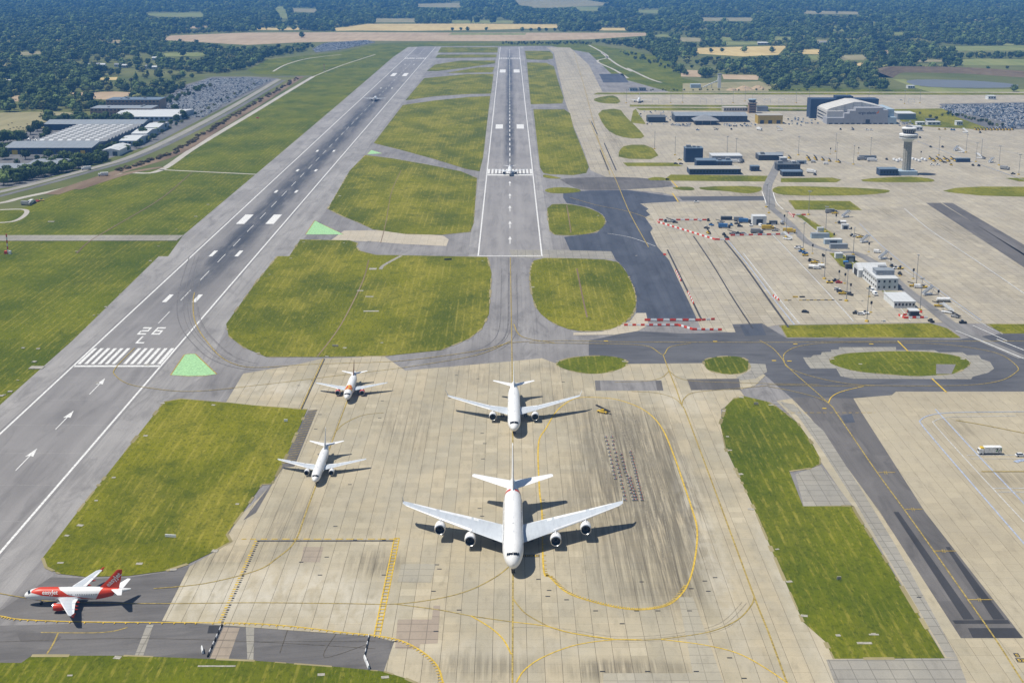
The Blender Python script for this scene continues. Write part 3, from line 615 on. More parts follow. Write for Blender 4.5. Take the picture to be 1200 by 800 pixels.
yl([(784, 435), (775, 443), (757, 447), (720, 448)], 0.4, 'dull_yellow'); yl([(784, 435), (795, 443), (815, 447), (870, 449), (960, 451)], 0.4, 'dull_yellow'); yl([(799, 475), (790, 467), (770, 461), (740, 459)], 0.4, 'dull_yellow'); yl([(799, 475), (802, 467), (815, 460), (860, 456), (900, 452)], 0.45, 'dull_yellow')
yl([(890, 399), (905, 408), (916, 420), (925, 432), (970, 472), (982, 487), (1025, 550), (1060, 598), (1095, 647), (1135, 704), (1167, 750), (1197, 797), (1220, 830)], 0.5, 'dull_yellow')
RING = [(925, 432), (950, 441), (987, 449), (1025, 452), (1125, 452), (1170, 447), (1190, 437), (1192, 430), (1175, 417), (1150, 410), (1105, 404), (1050, 402), (975, 402), (937, 406), (920, 414), (919, 424)]
yl(RING, 0.5, 'dull_yellow', closed=True)
yl([(900, 451), (960, 452.5), (1025, 452.3)], 0.45, 'dull_yellow'); yl([(971, 472), (975, 465), (987, 459), (1012, 453)], 0.5); yl([(900, 453), (930, 459), (957, 466), (970, 472)], 0.45, 'dull_yellow')
for a, b in (((919, 484), (1027, 484)), ((1029, 554), (1049, 554)), ((1061, 597), (1081, 597)), ((1094, 646), (1120, 646)), ((1135, 703), (1163, 703))): yl([a, b], 0.32, dash=(2.2, 0.7) if a[0] < 1000 else None)
for x, y in ((1037, 554), (1069, 597), (1105, 646), (1147, 703)):
    for s in (-1.2, 1.2): yl([(x+s, y-1.8), (x+s+1.4, y+2.2)], 0.25, 'dull_yellow')
for x, y in ((932, 403.5), (1021, 403.5), (907, 423), (925, 423.5), (966, 479), (838, 400.5), (710, 400)): yl([(x-2.5, y), (x+2.5, y)], 1.4)
yl([(1052, 400), (1064, 412)], 0.8); yl([(1092, 444), (1109, 460)], 0.8)
WL = lambda P, w=0.6, m='old_white', **k: line('guide_line', P, w, zz(), M[m], apron2, **k)
WL([(1190, 488), (1150, 488.5), (1115, 489), (1102, 491), (1095, 494), (1096, 499), (1132, 539), (1170, 580), (1245, 660)], 0.4, 'old_white')
WL([(1230, 482.5), (1184, 483), (1115, 484), (1090, 487), (1079, 492.5), (1080, 498), (1102.5, 525), (1150, 580), (1230, 672)], 0.6, 'blue_line')
WL([(1096, 480), (1147, 535), (1189, 579), (1220, 612)], 0.6, 'blue_line'); WL([(1133, 534), (1230, 533.6)], 0.4); WL([(1135, 538), (1230, 538)], 0.3); WL([(1163, 572.5), (1230, 572.5)], 0.5); WL([(1170, 577), (1230, 577)], 0.4)
WL([(1120, 493), (1150, 498), (1200, 508), (1230, 514)], 0.7, 'dull_yellow'); WL([(1150, 553), (1240, 553)], 0.9, 'dull_yellow')
WL([(1190, 542), (1196, 540), (1215, 539)], 2.2, 'blue_line')
FL = lambda P, w=0.7, m='old_white', **k: line('guide_line', P, w, zz(), M[m], None, **k)
for P, w, m in (([(871, 297), (910, 347), (937, 380)], 0.7, 'old_white'), ([(812.5, 277), (836, 312), (859, 350), (882, 385)], 0.9, 'black_line'), ([(849, 282.5), (872, 311), (899, 349), (924, 384)], 1.3, 'black_line'), ([(853, 282), (880, 315), (906, 350), (931, 381)], 0.6, 'blue_line'),
                ([(1060, 245), (1090, 270), (1150, 310), (1240, 372)], 0.7, 'old_white'), ([(1035, 302), (1080, 330), (1147, 377), (1175, 392)], 0.5, 'old_white'), ([(1007, 262), (1035, 290), (1075, 322), (1150, 376)], 0.5, 'blue_line'), ([(938, 256), (990, 300), (1040, 345), (1067, 376)], 0.5, 'old_white'), ([(905, 275), (948, 320), (985, 360), (1000, 377)], 0.6, 'old_white'),
                ([(782, 293), (822, 375)], 1.2, 'black_line'), ([(760, 262), (830, 277), (850, 282)], 0.5, 'old_white'), ([(712, 274), (740, 279), (768, 289)], 0.7, 'old_white'), ([(1150, 222-50), (1200, 182)], 0.6, 'old_white'), ([(1075, 166), (1140, 190), (1230, 222)], 0.6, 'blue_line'), ([(930, 175), (960, 183), (1010, 195)], 0.6, 'blue_line'),
                ([(690, 140), (705, 175), (722, 212), (738, 250), (760, 290)], 0.7, 'dull_yellow'), ([(672, 60), (684, 100), (700, 160), (715, 205)], 0.7, 'dull_yellow'), ([(668, 232), (700, 241), (735, 248), (765, 258)], 0.6, 'dull_yellow'), ([(787, 212), (794, 220)], 1.1, 'yellow_paint'), ([(788, 227), (795, 237)], 1.1, 'yellow_paint'), ([(708, 168), (722, 200)], 1.2, 'black_line'), ([(703, 176), (713, 200)], 1.2, 'black_line'), ([(693, 143), (700, 158)], 1.2, 'black_line'),
                ([(893, 225), (897, 236), (899, 243)], 0.7, 'white_paint'), ([(906, 226), (910, 238), (918, 246)], 0.7, 'white_paint'), ([(1120, 388), (1150, 400)], 0.6, 'white_paint'), ([(1140, 382), (1180, 400)], 0.6, 'white_paint'), ([(1150, 400), (1200, 421)], 0.8, 'white_paint'), ([(1168, 398), (1200, 411)], 0.8, 'white_paint')):
    FL(P, w, m)
# tyre marks swept round the turns
TYR = paint((0.168, 0.160, 0.157), 0.85, wear=0.3); TYC = paint((0.255, 0.225, 0.165), 0.85, wear=0.3)
def tyre_marks(P, n, spread, z, m, seed, w=0.7):
    r_ = random.Random(seed); base = catmull(G(P), 7)
    for k in range(n):
        o_ = r_.gauss(0, spread); i0 = r_.randrange(0, max(1, len(base)//3)); i1 = len(base)-r_.randrange(0, max(1, len(base)//3))
        pts = base[i0:i1]
        if len(pts) < 3: continue
        L, Rr = strip_pts(pts, 2*abs(o_)+0.01); pts = L if o_ > 0 else Rr
        ob = strip_into(MB(), pts, w*r_.uniform(.5, 1.2), z+0.0015*k, False).build('tyre_mark', m, fix=False); ob['kind'] = 'structure'
tyre_marks([(232, 300), (222, 335), (219, 360), (224, 382), (240, 403), (262, 420), (300, 430), (360, 428)], 6, 4.5, 0.16, TYR, 1, 0.5)
tyre_marks([(560, 415), (585, 405), (598, 385), (599, 340), (599, 302)], 5, 4, 0.16, TYR, 4, 0.5)
tyre_marks([(700, 478), (725, 483), (742, 498), (755, 530), (765, 570), (775, 620)], 9, 5.5, 0.206, TYC, 5, 0.35)
tyre_marks([(690, 500), (715, 500), (730, 520), (742, 560), (750, 620), (760, 680)], 7, 6, 0.206, TYC, 6, 0.35)
tyre_marks([(600, 740), (660, 742), (720, 751), (790, 748), (850, 735), (882, 705)], 3, 2.5, 0.206, TYC, 7, 0.3)
# roads and tracks
M['lane'] = concrete_mat('worn pale road', (0.25, 0.24, 0.215), (0.31, 0.30, 0.27), (9, 9), (), 0, 0.2)
def road(P, w, m, z=0.14, name='road', label=None):
    o = line(name, P, w, z, M[m]); 
    if label: o['label'] = label
    return o
road([(914, 178), (912, 190), (908, 200), (903, 210), (900, 217), (899, 223), (902, 231), (903, 243)], 8, 'pier_road', 0.25)
road([(903, 243), (925, 262), (945, 283), (965, 292), (985, 296)], 6, 'pier_road', 0.14); road([(985, 296), (1003, 297), (1030, 312), (1062, 340), (1092, 362), (1118, 382), (1150, 398), (1200, 420)], 7, 'pier_road', 0.255)
road([(-60, 244), (0, 238), (25, 232), (75, 221), (110, 210), (150, 203), (187, 200), (230, 172), (297, 132), (340, 106), (367, 90)], 7, 'track', 0.11, 'track')
road([(187, 199), (300, 204.5)], 4, 'track', 0.11, 'track'); road([(-60, 262), (0, 261), (20, 258), (31, 250), (27, 245.5), (0, 246)], 4, 'track', 0.11, 'track')
road([(-60, 238), (30, 218), (105, 198), (150, 185), (200, 163), (267, 128), (327, 93)], 9, 'lane', 0.12, 'road', 'pale road running between the warehouses and the airfield bank')
road([(-60, 245), (40, 219.5), (112, 199.5), (156, 186.5), (207, 164), (274, 129), (333, 94)], 7, 'road', 0.11)
road([(60, 228), (140, 201), (205, 180), (255, 150), (305, 120), (352, 90)], 14, 'soil', 0.13, 'earth_bank')
road([(90, 222), (150, 203), (190, 196)], 9, 'soil', 0.12, 'earth_bank')
road([(470, 300), (450, 311), (446, 316)], 2.5, 'concrete_grey', 0.25, 'track'); road([(367, 90), (400, 77), (440, 64)], 3, 'track', 0.1, 'track'); road([(320, 84), (335, 76), (360, 69), (400, 64)], 4, 'track', 0.1, 'track')
road([(240, 90.5), (290, 91), (330, 90), (367, 89.5)], 8, 'road', 0.1)
for P in ([(690, 53), (712, 66), (700, 72), (720, 82), (736, 92)], [(735, 80), (760, 92), (775, 97)], [(705, 62), (722, 75), (740, 84)]): road(P, 5, 'track', 0.1, 'track')
for P, m in (([(262, 735), (281, 735.5), (268, 772), (246, 771.5)], 'pink_slab'), ([(172, 732), (180, 732), (168, 768), (158, 768)], 'concrete_grey'), ([(288, 734), (298, 735), (297, 774), (290, 773.5)], 'concrete_grey'), ([(20, 742), (60, 741), (72, 746), (66, 752), (24, 752)], 'taxi_dark_y'), ([(245, 733), (258, 733), (255, 742), (243, 742)], 'black_patch')): sheet('asphalt_patch', P, 0.15, M[m])
for P, w in (([(48, 741), (120, 741), (150, 735)], 0.5), ([(68, 742), (62, 755), (55, 766)], 0.5), ([(0, 752), (150, 748), (300, 752), (440, 760)], 0.25), ([(300, 752), (440, 751)], 0.2), ([(338, 735), (328, 765)], 0.25), ([(395, 741), (380, 770), (430, 755)], 0.25)): line('joint_line', P, w, 0.155, M['dull_yellow'] if w > .4 else M['joint'])
sheet('pond', [(702, 87), (730, 86.5), (737, 97), (707, 97)], 0.1, M['blue_asphalt'])
road([(470, 200), (459, 225), (452, 262), (446, 285)], 0.5, 'soil', 0.25, 'track'); road([(372, 430-12), (400, 380), (425, 330), (432, 305)], 0.7, 'soil', 0.25, 'track')
for P, w in (([(676, 315), (682, 345), (688, 372)], 0.9), ([(664, 241), (667, 258), (669, 273)], 0.8), ([(225, 202), (190, 232), (135, 265), (105, 283), (90, 297)], 0.9)): road(P, w, 'soil', 0.25, 'track')
# ------------------------------------------------------------------ airliners
def white_skin(name, c=(0.80, 0.80, 0.79), rough=0.32):
    t = NT(name, rough, 0.5); v = t.obj()
    st = t.noise(t.scale(v, (0.8, 0.12, 0.8)), 1, 4, 0.6); x, y, z = t.sep(v)
    seam = t.math('LESS_THAN', t.math('FRACT', t.math('DIVIDE', y, 2.9)), 0.02)
    cc = t.mix(t.math('MULTIPLY', t.rng(st, 0.42, 0.72), 0.35), c, tuple(k*0.66 for k in c))
    return t.out(t.mix(t.math('MULTIPLY', seam, 0.40), cc, tuple(k*0.5 for k in c)))
SK = white_skin('white fuselage paint'); WG = white_skin('pale grey wing paint', (0.50, 0.54, 0.58), 0.42); SLAT = white_skin('white slat paint', (0.80, 0.81, 0.82), 0.35)
DARKW = paint((0.012, 0.016, 0.022), 0.12, spec=0.6, wear=0.3); TYRE = paint((0.022, 0.022, 0.024), 0.85); STEEL = paint((0.42, 0.43, 0.45), 0.35, 0.7)
ORANGE = paint((0.60, 0.045, 0.012), 0.4, wear=0.06); RED = paint((0.50, 0.045, 0.020), 0.4, wear=0.08); YEL = paint((0.70, 0.40, 0.03), 0.4, wear=0.08); RUST = paint((0.30, 0.14, 0.07), 0.45, wear=0.1)
GRYQ = paint((0.25, 0.26, 0.28), 0.5); FAN = paint((0.03, 0.032, 0.036), 0.4, 0.5, wear=0.3); LIP = paint((0.70, 0.71, 0.73), 0.25, 0.8); NAVY = paint((0.02, 0.035, 0.09), 0.4)
def text_mesh(s, size=1.0, bold=0.0):
    cu = bpy.data.curves.new('lettering', 'FONT'); cu.body = s; cu.size = size; cu.offset = bold; cu.resolution_u = 3; cu.fill_mode = 'FRONT'
    o = bpy.data.objects.new('lettering', cu); COL.objects.link(o)
    me = bpy.data.meshes.new_from_object(o.evaluated_get(bpy.context.evaluated_depsgraph_get()))
    bpy.data.objects.remove(o); bpy.data.curves.remove(cu)
    bm = bmesh.new(); bm.from_mesh(me); bmesh.ops.triangulate(bm, faces=bm.faces)
    for _ in range(3): bmesh.ops.subdivide_edges(bm, edges=[e for e in bm.edges if e.calc_length() > size*0.16], cuts=1, use_grid_fill=True); bmesh.ops.triangulate(bm, faces=bm.faces)
    bm.verts.index_update(); r = [tuple(v.co) for v in bm.verts], [tuple(v.index for v in f.verts) for f in bm.faces]; bm.free(); return r
AF = [(0, 0), (0.06, 0.45), (0.22, 0.85), (0.45, 1.0), (0.75, 0.55), (1.0, 0.03), (0.75, -0.20), (0.4, -0.45), (0.12, -0.40)]
def section(x, yle, ch, z, th, vert=False, twist=0.0):
    r = []
    for u, v in AF:
        vv = v*th*ch*0.5*(1 if not vert else 1)
        if vert: r.append((x, yle+u*ch, z))
        else: r.append((x, yle+u*ch, z+vv+twist*(0.4-u)*ch))
    return r
def fin_section(z, yle, ch, th):
    pr = [(0, 0), (0.15, 0.75), (0.4, 1), (0.75, 0.6), (1, 0.04), (0.75, -0.6), (0.4, -1), (0.15, -0.75)]
    return [(v*th*ch*0.5, yle+u*ch, z) for u, v in pr]
def airliner(loc, rz, P, label, group=None):
    L, W, Hh, zc = P['L'], P['W'], P['H'], P['zc']; sp = P['span']/2
    root = empty('airliner', (loc[0], loc[1], 0.2), rz, label, 'airplane', group)
    ln, lt = P.get('ln', 1.55)*W, P.get('lt', 3.1)*W
    def ring(y):
        if y < ln:
            t = max(0.0, y/ln); k = max(0.0, 1-(1-t)**2.1)**0.5; rx = W/2*(0.03+0.97*k); rz_ = Hh/2*(0.03+0.97*k); c = zc-Hh*P.get('drop', 0.16)*(1-t)**1.8
        elif y > L-lt:
            t = (y-(L-lt))/lt; k = 1-0.92*t**1.55; rx = W/2*k; rz_ = Hh/2*(1-0.90*t**1.45); c = zc+(Hh/2-rz_)*0.72
        else: rx, rz_, c = W/2, Hh/2, zc
        return rx, rz_, c
    def surf(y, a, off=0.03):
        rx, rz_, c = ring(y); return ((rx+off)*math.sin(a), y, c+(rz_+off)*math.cos(a))
    ys = [ln*k for k in (0, 0.012, 0.04, 0.09, 0.16, 0.25, 0.36, 0.5, 0.66, 0.83)]+[ln+(L-lt-ln)*k/8 for k in range(9)]+[L-lt+lt*k/9 for k in range(1, 10)]
    n = 28
    mb = MB().loft([[surf(y, 2*math.pi*i/n, 0) for i in range(n)] for y in ys]); fus = mb.build('fuselage', P.get('skin', SK), root, True)
    # belly fairing
    yw = P['wy']; cr = P['cr']
    mb = MB().loft([[(W*0.53*k*math.sin(2*math.pi*i/16), yw+cr*f, zc-Hh*0.20+(-Hh*0.34*k)*max(-0.35, math.cos(2*math.pi*i/16))) for i in range(16)] for f, k in ((-0.25, 0.55), (-0.12, 0.9), (0.1, 1.03), (0.9, 1.03), (1.1, 0.9), (1.3, 0.5))])
    mb.build('belly_fairing', P.get('skin', SK), root, True)
    # cockpit windows
    y0, y1 = ln*P.get('cw0', 0.20), ln*P.get('cw1', 0.33)
    for s in (-1, 1):
        for a0, a1, dy in ((2, 22, 0), (24, 44, 0.02), (46, 60, 0.06)):
            q = [surf(y0+dy*ln, R(s*a0*0.9), 0.04), surf(y0+dy*ln, R(s*a1), 0.04), surf(y1+dy*ln, R(s*a1*0.86), 0.05), surf(y1+dy*ln, R(s*a0*0.8), 0.05)]
            qq = [tuple(Vector(p)-Vector((0, 0, 0.06))) for p in q]
            MB().add(q+qq, [(0, 1, 2, 3), (4, 5, 6, 7), (0, 1, 5, 4), (1, 2, 6, 5), (2, 3, 7, 6), (3, 0, 4, 7)]).build('cockpit_window', DARKW, root)
    # cabin windows and doors
    for rowa in P.get('rows', (78,)):
        mb = MB()
        for s in (-1, 1):
            y = ln*1.05
            while y < L-lt*0.72:
                q = [surf(y, R(s*(rowa-3)), 0.02), surf(y+0.26, R(s*(rowa-3)), 0.02), surf(y+0.26, R(s*(rowa+5)), 0.02), surf(y, R(s*(rowa+5)), 0.02)]
                mb.add(q, [(0, 1, 2, 3)]); y += 0.55 if abs((y-ln) % 9) > 0.6 else 1.3
        mb.build('cabin_window_row', DARKW, fus)['kind'] = 'stuff'
    # wings
    tipc, sw, dih = P['tc'], math.tan(R(P['sweep'])), math.tan(R(P['dih']))
    zr = zc-Hh*0.24; kx = sp*0.36; th = 0.12
    yte_root = yw+cr
    for s in (-1, 1):
        def le(x): return yw+(x-W*0.35)*sw
        kc = yte_root+ (kx-W*0.35)*P.get('tes', 0.06)-le(kx)
        zt = lambda x: zr+(x-W*0.35)*dih+P.get('flex', 0.0)*((x/sp)**2)*sp*0.05
        tipx = sp
        xs = [W*0.30, W*0.5, kx, sp*0.6, sp*0.82, sp*0.965, tipx]
        def chord(x):
            if x <= kx: return cr+(kc-cr)*(x-W*0.35)/(kx-W*0.35)
            return kc+(tipc-kc)*(x-kx)/(sp-kx)
        ring_ = []; slat = []
        for x in xs:
            c_ = chord(x)*(0.62 if x == tipx else 1); o_ = le(x)+(chord(x)*0.30 if x == tipx else 0)
            r = section(s*x, o_, c_, zt(x), th*(1.25 if x < W*0.6 else 0.85 if x < sp*0.9 else 0.7)); ring_.append(r)
            if W*0.5 < x < tipx: slat.append([(p[0], o_+(p[1]-o_)*0.155-0.05, zt(x)+(p[2]-zt(x))*0.9+0.03) for p in r])
        w = MB().loft(ring_).build('wing', P.get('wing', WG), root, True)
        MB().loft(slat).build('slat', SLAT, w, True)
        # flap and aileron panels, a hair proud of the upper skin
        for fa, fb in ((0.16, 0.35), (0.37, 0.66), (0.69, 0.90)):
            q = []
            for x in (sp*fa, sp*fb):
                c_ = chord(x)
                for u in (0.76, 1.0):
                    vv = 0.55+(u-0.75)/(0.25)*(0.03-0.55); tk = th*0.85*c_*0.5
                    q.append((s*x, le(x)+u*c_, zt(x)+vv*tk+0.05))
            MB().add([q[0], q[1], q[3], q[2]]+[(p[0], p[1], p[2]-0.09) for p in (q[0], q[1], q[3], q[2])], [(0, 1, 2, 3), (4, 5, 6, 7), (0, 1, 5, 4), (1, 2, 6, 5), (2, 3, 7, 6), (3, 0, 4, 7)]).build('flap', P.get('flap', SLAT), w)
        for fx in P.get('fair', (0.25, 0.45, 0.62)):
            x = sp*fx; yt = le(x)+chord(x)
            MB().loft([[(s*x+0.22*k*math.cos(a), yt+yy, zt(x)-0.35+0.3*k*math.sin(a)) for a in [2*math.pi*i/6 for i in range(6)]] for yy, k in ((-2.6, 0.2), (-1.4, 1), (0.2, 0.9), (1.0, 0.15))]).build('flap_fairing', P.get('accent', WG), w, True)
        tipm = P.get('tipmat', P.get('wing', WG)); yt = le(sp)+tipc*0.35; z_ = zt(sp)
        wl = P.get('winglet', 1.2)
        if wl > 0:
            q = [[(s*(sp-0.12+0.05*v), yt+u*tipc*0.7, z_) for u, v in ((0, 0), (0.5, 1), (1, 0), (0.5, -1))], [(s*(sp+wl*P.get('wlout', 0.25)+0.03*v), yt+tipc*0.55+wl*0.35+u*tipc*0.4, z_+wl) for u, v in ((0, 0), (0.5, 1), (1, 0), (0.5, -1))]]
            if P.get('fence'): q.insert(0, [(s*(sp-0.05), yt+tipc*0.3+u*tipc*0.5, z_-0.6) for u in (0, 0.4, 0.8, 0.4)])
            MB().loft(q).build('winglet', tipm, w)
        # engines
        for (ex, er, el, fwd) in P['eng']:
            yl_ = le(ex)-fwd; ez = zt(ex)-er*P.get('ehang', 1.12)
            e = MB().lathe([(er*0.86, 0.10), (er*0.97, 0.35), (er*1.03, el*0.3), (er*0.98, el*0.62), (er*0.70, el), (er*0.62, el-0.05)], 20, (s*ex, yl_, ez), 'y').build('engine', P.get('nac', SK), root, True)
            MB().lathe([(er*0.78, 0.32), (er*0.80, 0.12), (er*0.86, -0.02), (er*0.93, 0.02), (er*0.975, 0.36)], 20, (s*ex, yl_, ez), 'y').build('intake_lip', LIP, e, True)
            m2 = MB().lathe([(er*0.80, 0.1), (er*0.76, el*0.22), (er*0.26, el*0.22), (er*0.02, el*0.10)], 20, (s*ex, yl_, ez), 'y'); m2.build('fan', FAN, e, True)
            MB().lathe([(er*0.64, el*0.96), (er*0.45, el*1.12), (er*0.30, el*1.12), (er*0.03, el*1.38)], 14, (s*ex, yl_, ez), 'y').build('exhaust', STEEL, e, True)
            pz = zt(ex)-0.05; pw = 0.2
            MB().loft([[(s*ex-pw, yl_+el*0.28, ez+er*0.95), (s*ex+pw, yl_+el*0.28, ez+er*0.95), (s*ex+pw, yl_+el*1.15, ez+er*0.5), (s*ex-pw, yl_+el*1.15, ez+er*0.5)],
                       [(s*ex-pw*.6, yl_+el*0.45, pz+0.25), (s*ex+pw*.6, yl_+el*0.45, pz+0.25), (s*ex+pw*.6, le(ex)+chord(ex)*0.6, pz-0.1), (s*ex-pw*.6, le(ex)+chord(ex)*0.6, pz-0.1)]]).build('pylon', P.get('skin', SK), e)
        # tailplane
        ts, tr, tt = P['tspan']/2, P['tcr'], P['tct']; ty = P['ty']; tz = P['tz']; tsw = math.tan(R(P.get('tsweep', 33)))
        MB().loft([section(s*x, ty+x*tsw, c_, tz+x*math.tan(R(P.get('tdih', 6))), 0.09) for x, c_ in ((0.2, tr), (ts*0.5, tr*0.5+tt*0.5), (ts*0.96, tt), (ts, tt*0.6))]).build('tailplane', P.get('tail', SLAT), root, True)
    # fin
    fy, fz0, fz1, fc0, fc1 = P['fy'], zc+Hh*0.40, P['top'], P['fc0'], P['fc1']; fs = P['fsw']
    fin = MB().loft([fin_section(z, y, c_, 0.085) for z, y, c_ in ((fz0-0.7, fy-0.9, fc0*1.12), (fz0+0.5, fy, fc0), ((fz0+fz1)/2, fy+fs*0.5, (fc0+fc1)/2), (fz1-0.25, fy+fs*0.97, fc1), (fz1, fy+fs+fc1*0.15, fc1*0.8))]).build('fin', P.get('fin', SLAT), root, True)
    mid = [(fz0+0.9, fy+fc0*0.70, fc0*0.30), (fz1-0.6, fy+fs*0.97+fc1*0.68, fc1*0.32)]
    MB().loft([fin_section(z, y, c_*1.01, 0.17) for z, y, c_ in mid]).build('rudder', P.get('fin', SLAT), fin)
    # gear
    def gear(name, x, y, ztop, pairs, r, half):
        gr = MB().cyl((x, y, r), (x, y-0.2, ztop), 0.16, 0.2, 8).build(name, STEEL, root)
        for dy in pairs:
            MB().cyl((x-half*0.7, y+dy, r), (x+half*0.7, y+dy, r), 0.09, None, 6).build('axle', STEEL, gr)
            for s in (-1, 1): MB().lathe([(0.06, 0), (r*0.9, 0), (r, 0.06), (r, 0.30), (r*0.9, 0.36), (0.06, 0.36)], 14, (0, 0, 0)).build('wheel', TYRE, gr, True).matrix_local = Matrix.Translation((x+s*half-(0.18), y+dy, r))@Matrix.Rotation(R(90), 4, 'Y')
        return gr
    wr = P.get('wr', 0.55)
    gear('nose_gear', 0, P['ngy'], zc-Hh*0.42, (0,), wr*0.8, 0.38)
    for (gx, gy, prs) in P['mg']:
        for s in (-1, 1): gear('main_gear', s*gx, gy, zr-0.2, prs, wr, 0.55)
    root['_'] = 0; del root['_']
    return root, surf, fus, fin, ring
A320 = dict(L=37.6, W=3.95, H=4.14, zc=3.75, span=34.1, wy=12.6, cr=6.6, tc=1.55, sweep=27, dih=5.1, eng=[(5.75, 1.22, 3.9, 2.6)], tspan=12.45, tcr=3.9, tct=1.3, ty=31.0, tz=5.2, fy=27.8, top=11.8, fc0=6.0, fc1=1.9, fsw=5.6, ngy=5.1, mg=[(3.8, 17.9, (0,))], winglet=1.3, wlout=0.1, fence=True)
B737 = dict(A320, L=39.5, W=3.76, H=4.0, zc=3.35, span=35.8, eng=[(4.9, 1.08, 3.8, 2.9)], ehang=0.95, winglet=2.2, wlout=0.3, fence=False, top=12.5, ln=1.5, tspan=14.3, ty=33.0, fy=29.0, mg=[(2.86, 19.6, (0,))])
A319 = dict(A320, L=33.84, wy=10.9, ty=27.2, fy=24.2, mg=[(3.8, 16.1, (0,))])
A330 = dict(L=63.0, W=5.64, H=5.64, zc=5.25, span=60.3, wy=20.5, cr=11.2, tc=2.4, sweep=31.5, dih=5.0, flex=0.6, eng=[(9.4, 1.65, 5.8, 3.8)], tspan=19.4, tcr=5.4, tct=1.9, ty=53.5, tz=6.9, fy=49.5, top=17.2, fc0=8.4, fc1=2.8, fsw=8.0, ngy=6.7, mg=[(5.3, 31.5, (-1, 1))], winglet=1.9, wlout=0.5, wr=0.7, lt=3.4)
A380 = dict(L=70.4, W=7.14, H=8.41, zc=6.75, span=79.7, wy=18.5, cr=16.5, tc=3.6, sweep=35.0, tes=0.42, dih=4.2, flex=0.7, eng=[(14.9, 1.95, 6.4, 4.2), (25.7, 1.95, 6.4, 4.4)], ehang=1.1, tspan=30.4, tcr=9.5, tct=3.4, ty=57.0, tz=9.6, tdih=5, tsweep=35, fy=53.0, top=24.1, fc0=12.2, fc1=4.8, fsw=11.2, ngy=5.2, mg=[(6.2, 33.0, (-0.9, 0.9)), (2.6, 36.5, (-1.7, 0, 1.7))], winglet=1.1, wlout=0.2, fence=True, wr=0.7, ln=1.42, lt=3.0, cw0=0.17, cw1=0.25, drop=0.20, rows=(62, 92), fair=(0.2, 0.34, 0.5, 0.66, 0.8))
def wrap_patch(name, surf, par, mat, ylo, yhi, a0, a1, na=18, ny=14, off=0.035, sides=(1, -1)):
    """painted panel laid on the fuselage: a in degrees from the crown, edges may be functions"""
    mb = MB()
    for s in sides:
        vs = []; fs = []
        for i in range(na+1):
            for j in range(ny+1):
                t = j/ny; u = i/na
                if callable(ylo): aa = a0+(a1-a0)*u; y = ylo(aa)+(yhi(aa)-ylo(aa))*t
                else: y = ylo+(yhi-ylo)*t; aa = a0(y)+(a1(y)-a0(y))*u
                vs.append(surf(y, R(s*aa), off))
        for i in range(na):
            for j in range(ny): fs.append((i*(ny+1)+j, i*(ny+1)+j+1, (i+1)*(ny+1)+j+1, (i+1)*(ny+1)+j))
        mb.add(vs, fs)
    return mb.build(name, mat, par, True, fix=False)
def lerp_tab(tab):
    def f(y):
        for (a, u), (b, v) in zip(tab, tab[1:]):
            if y <= b: return u+(v-u)*max(0, (y-a)/(b-a))
        return tab[-1][1]
    return f
def nose_at(px, py, ngy):                         # nose gear contact point of an airliner that faces the camera side
    p = g(px, py); return (p.x, p.y-ngy)
# the four-engined giant
r8, s8, f8, fin8, _ = airliner(nose_at(601.3, 671.5, 5.2), 0, dict(A380), 'huge white four engined double deck airliner on the near concrete apron')
wrap_patch('tail_band', s8, f8, RED, lambda a: 53.0+abs(a)*0.02, lambda a: 55.4+abs(a)*0.012, 14, 80)
MB().lathe([(0.02, 0.12), (0.22, 0.1), (0.25, 0)], 10, (0, 22, 6.75+4.2)).build('antenna_dome', STEEL, f8)
# twin wide-body behind it
r3, s3, f3, _, _ = airliner(nose_at(602.5, 508.5, 6.7), 0, dict(A330), 'white twin engined wide airliner parked behind the four engined one')
# two single-aisle jets on the left of the apron
r7, s7, f7, _, _ = airliner(nose_at(371.3, 566, 5.1), 0, dict(B737, fence=False, winglet=0), 'plain white twin engined narrow airliner beside yellow hatched walkway')
r2, s2, f2, fin2, _ = airliner(nose_at(408, 470.5, 5.1), 0, dict(A320, nac=ORANGE, accent=ORANGE, fin=RUST, winglet=0.9), 'white narrow airliner with orange engines and red yellow patterned nose')
wrap_patch('nose_pattern', s2, f2, YEL, 5.6, 12.2, lambda y: 0, lerp_tab([(5.6, 70), (9, 64), (12.2, 30)]))
for (ya, yb, a0, a1, s, m) in ((5.8, 7.6, 8, 40, 1, ORANGE), (6.2, 8.0, 14, 52, -1, RED), (8.2, 10.2, 4, 36, -1, ORANGE), (8.0, 9.6, 26, 58, 1, RED), (10.0, 11.6, 6, 30, 1, ORANGE), (5.7, 6.6, 45, 66, -1, ORANGE), (9.8, 11.4, 16, 34, -1, RED)):
    wrap_patch('nose_pattern', s2, f2, m, ya, yb, (lambda v: (lambda y: v))(a0), (lambda v: (lambda y: v))(a1), 4, 4, 0.06, (s,))
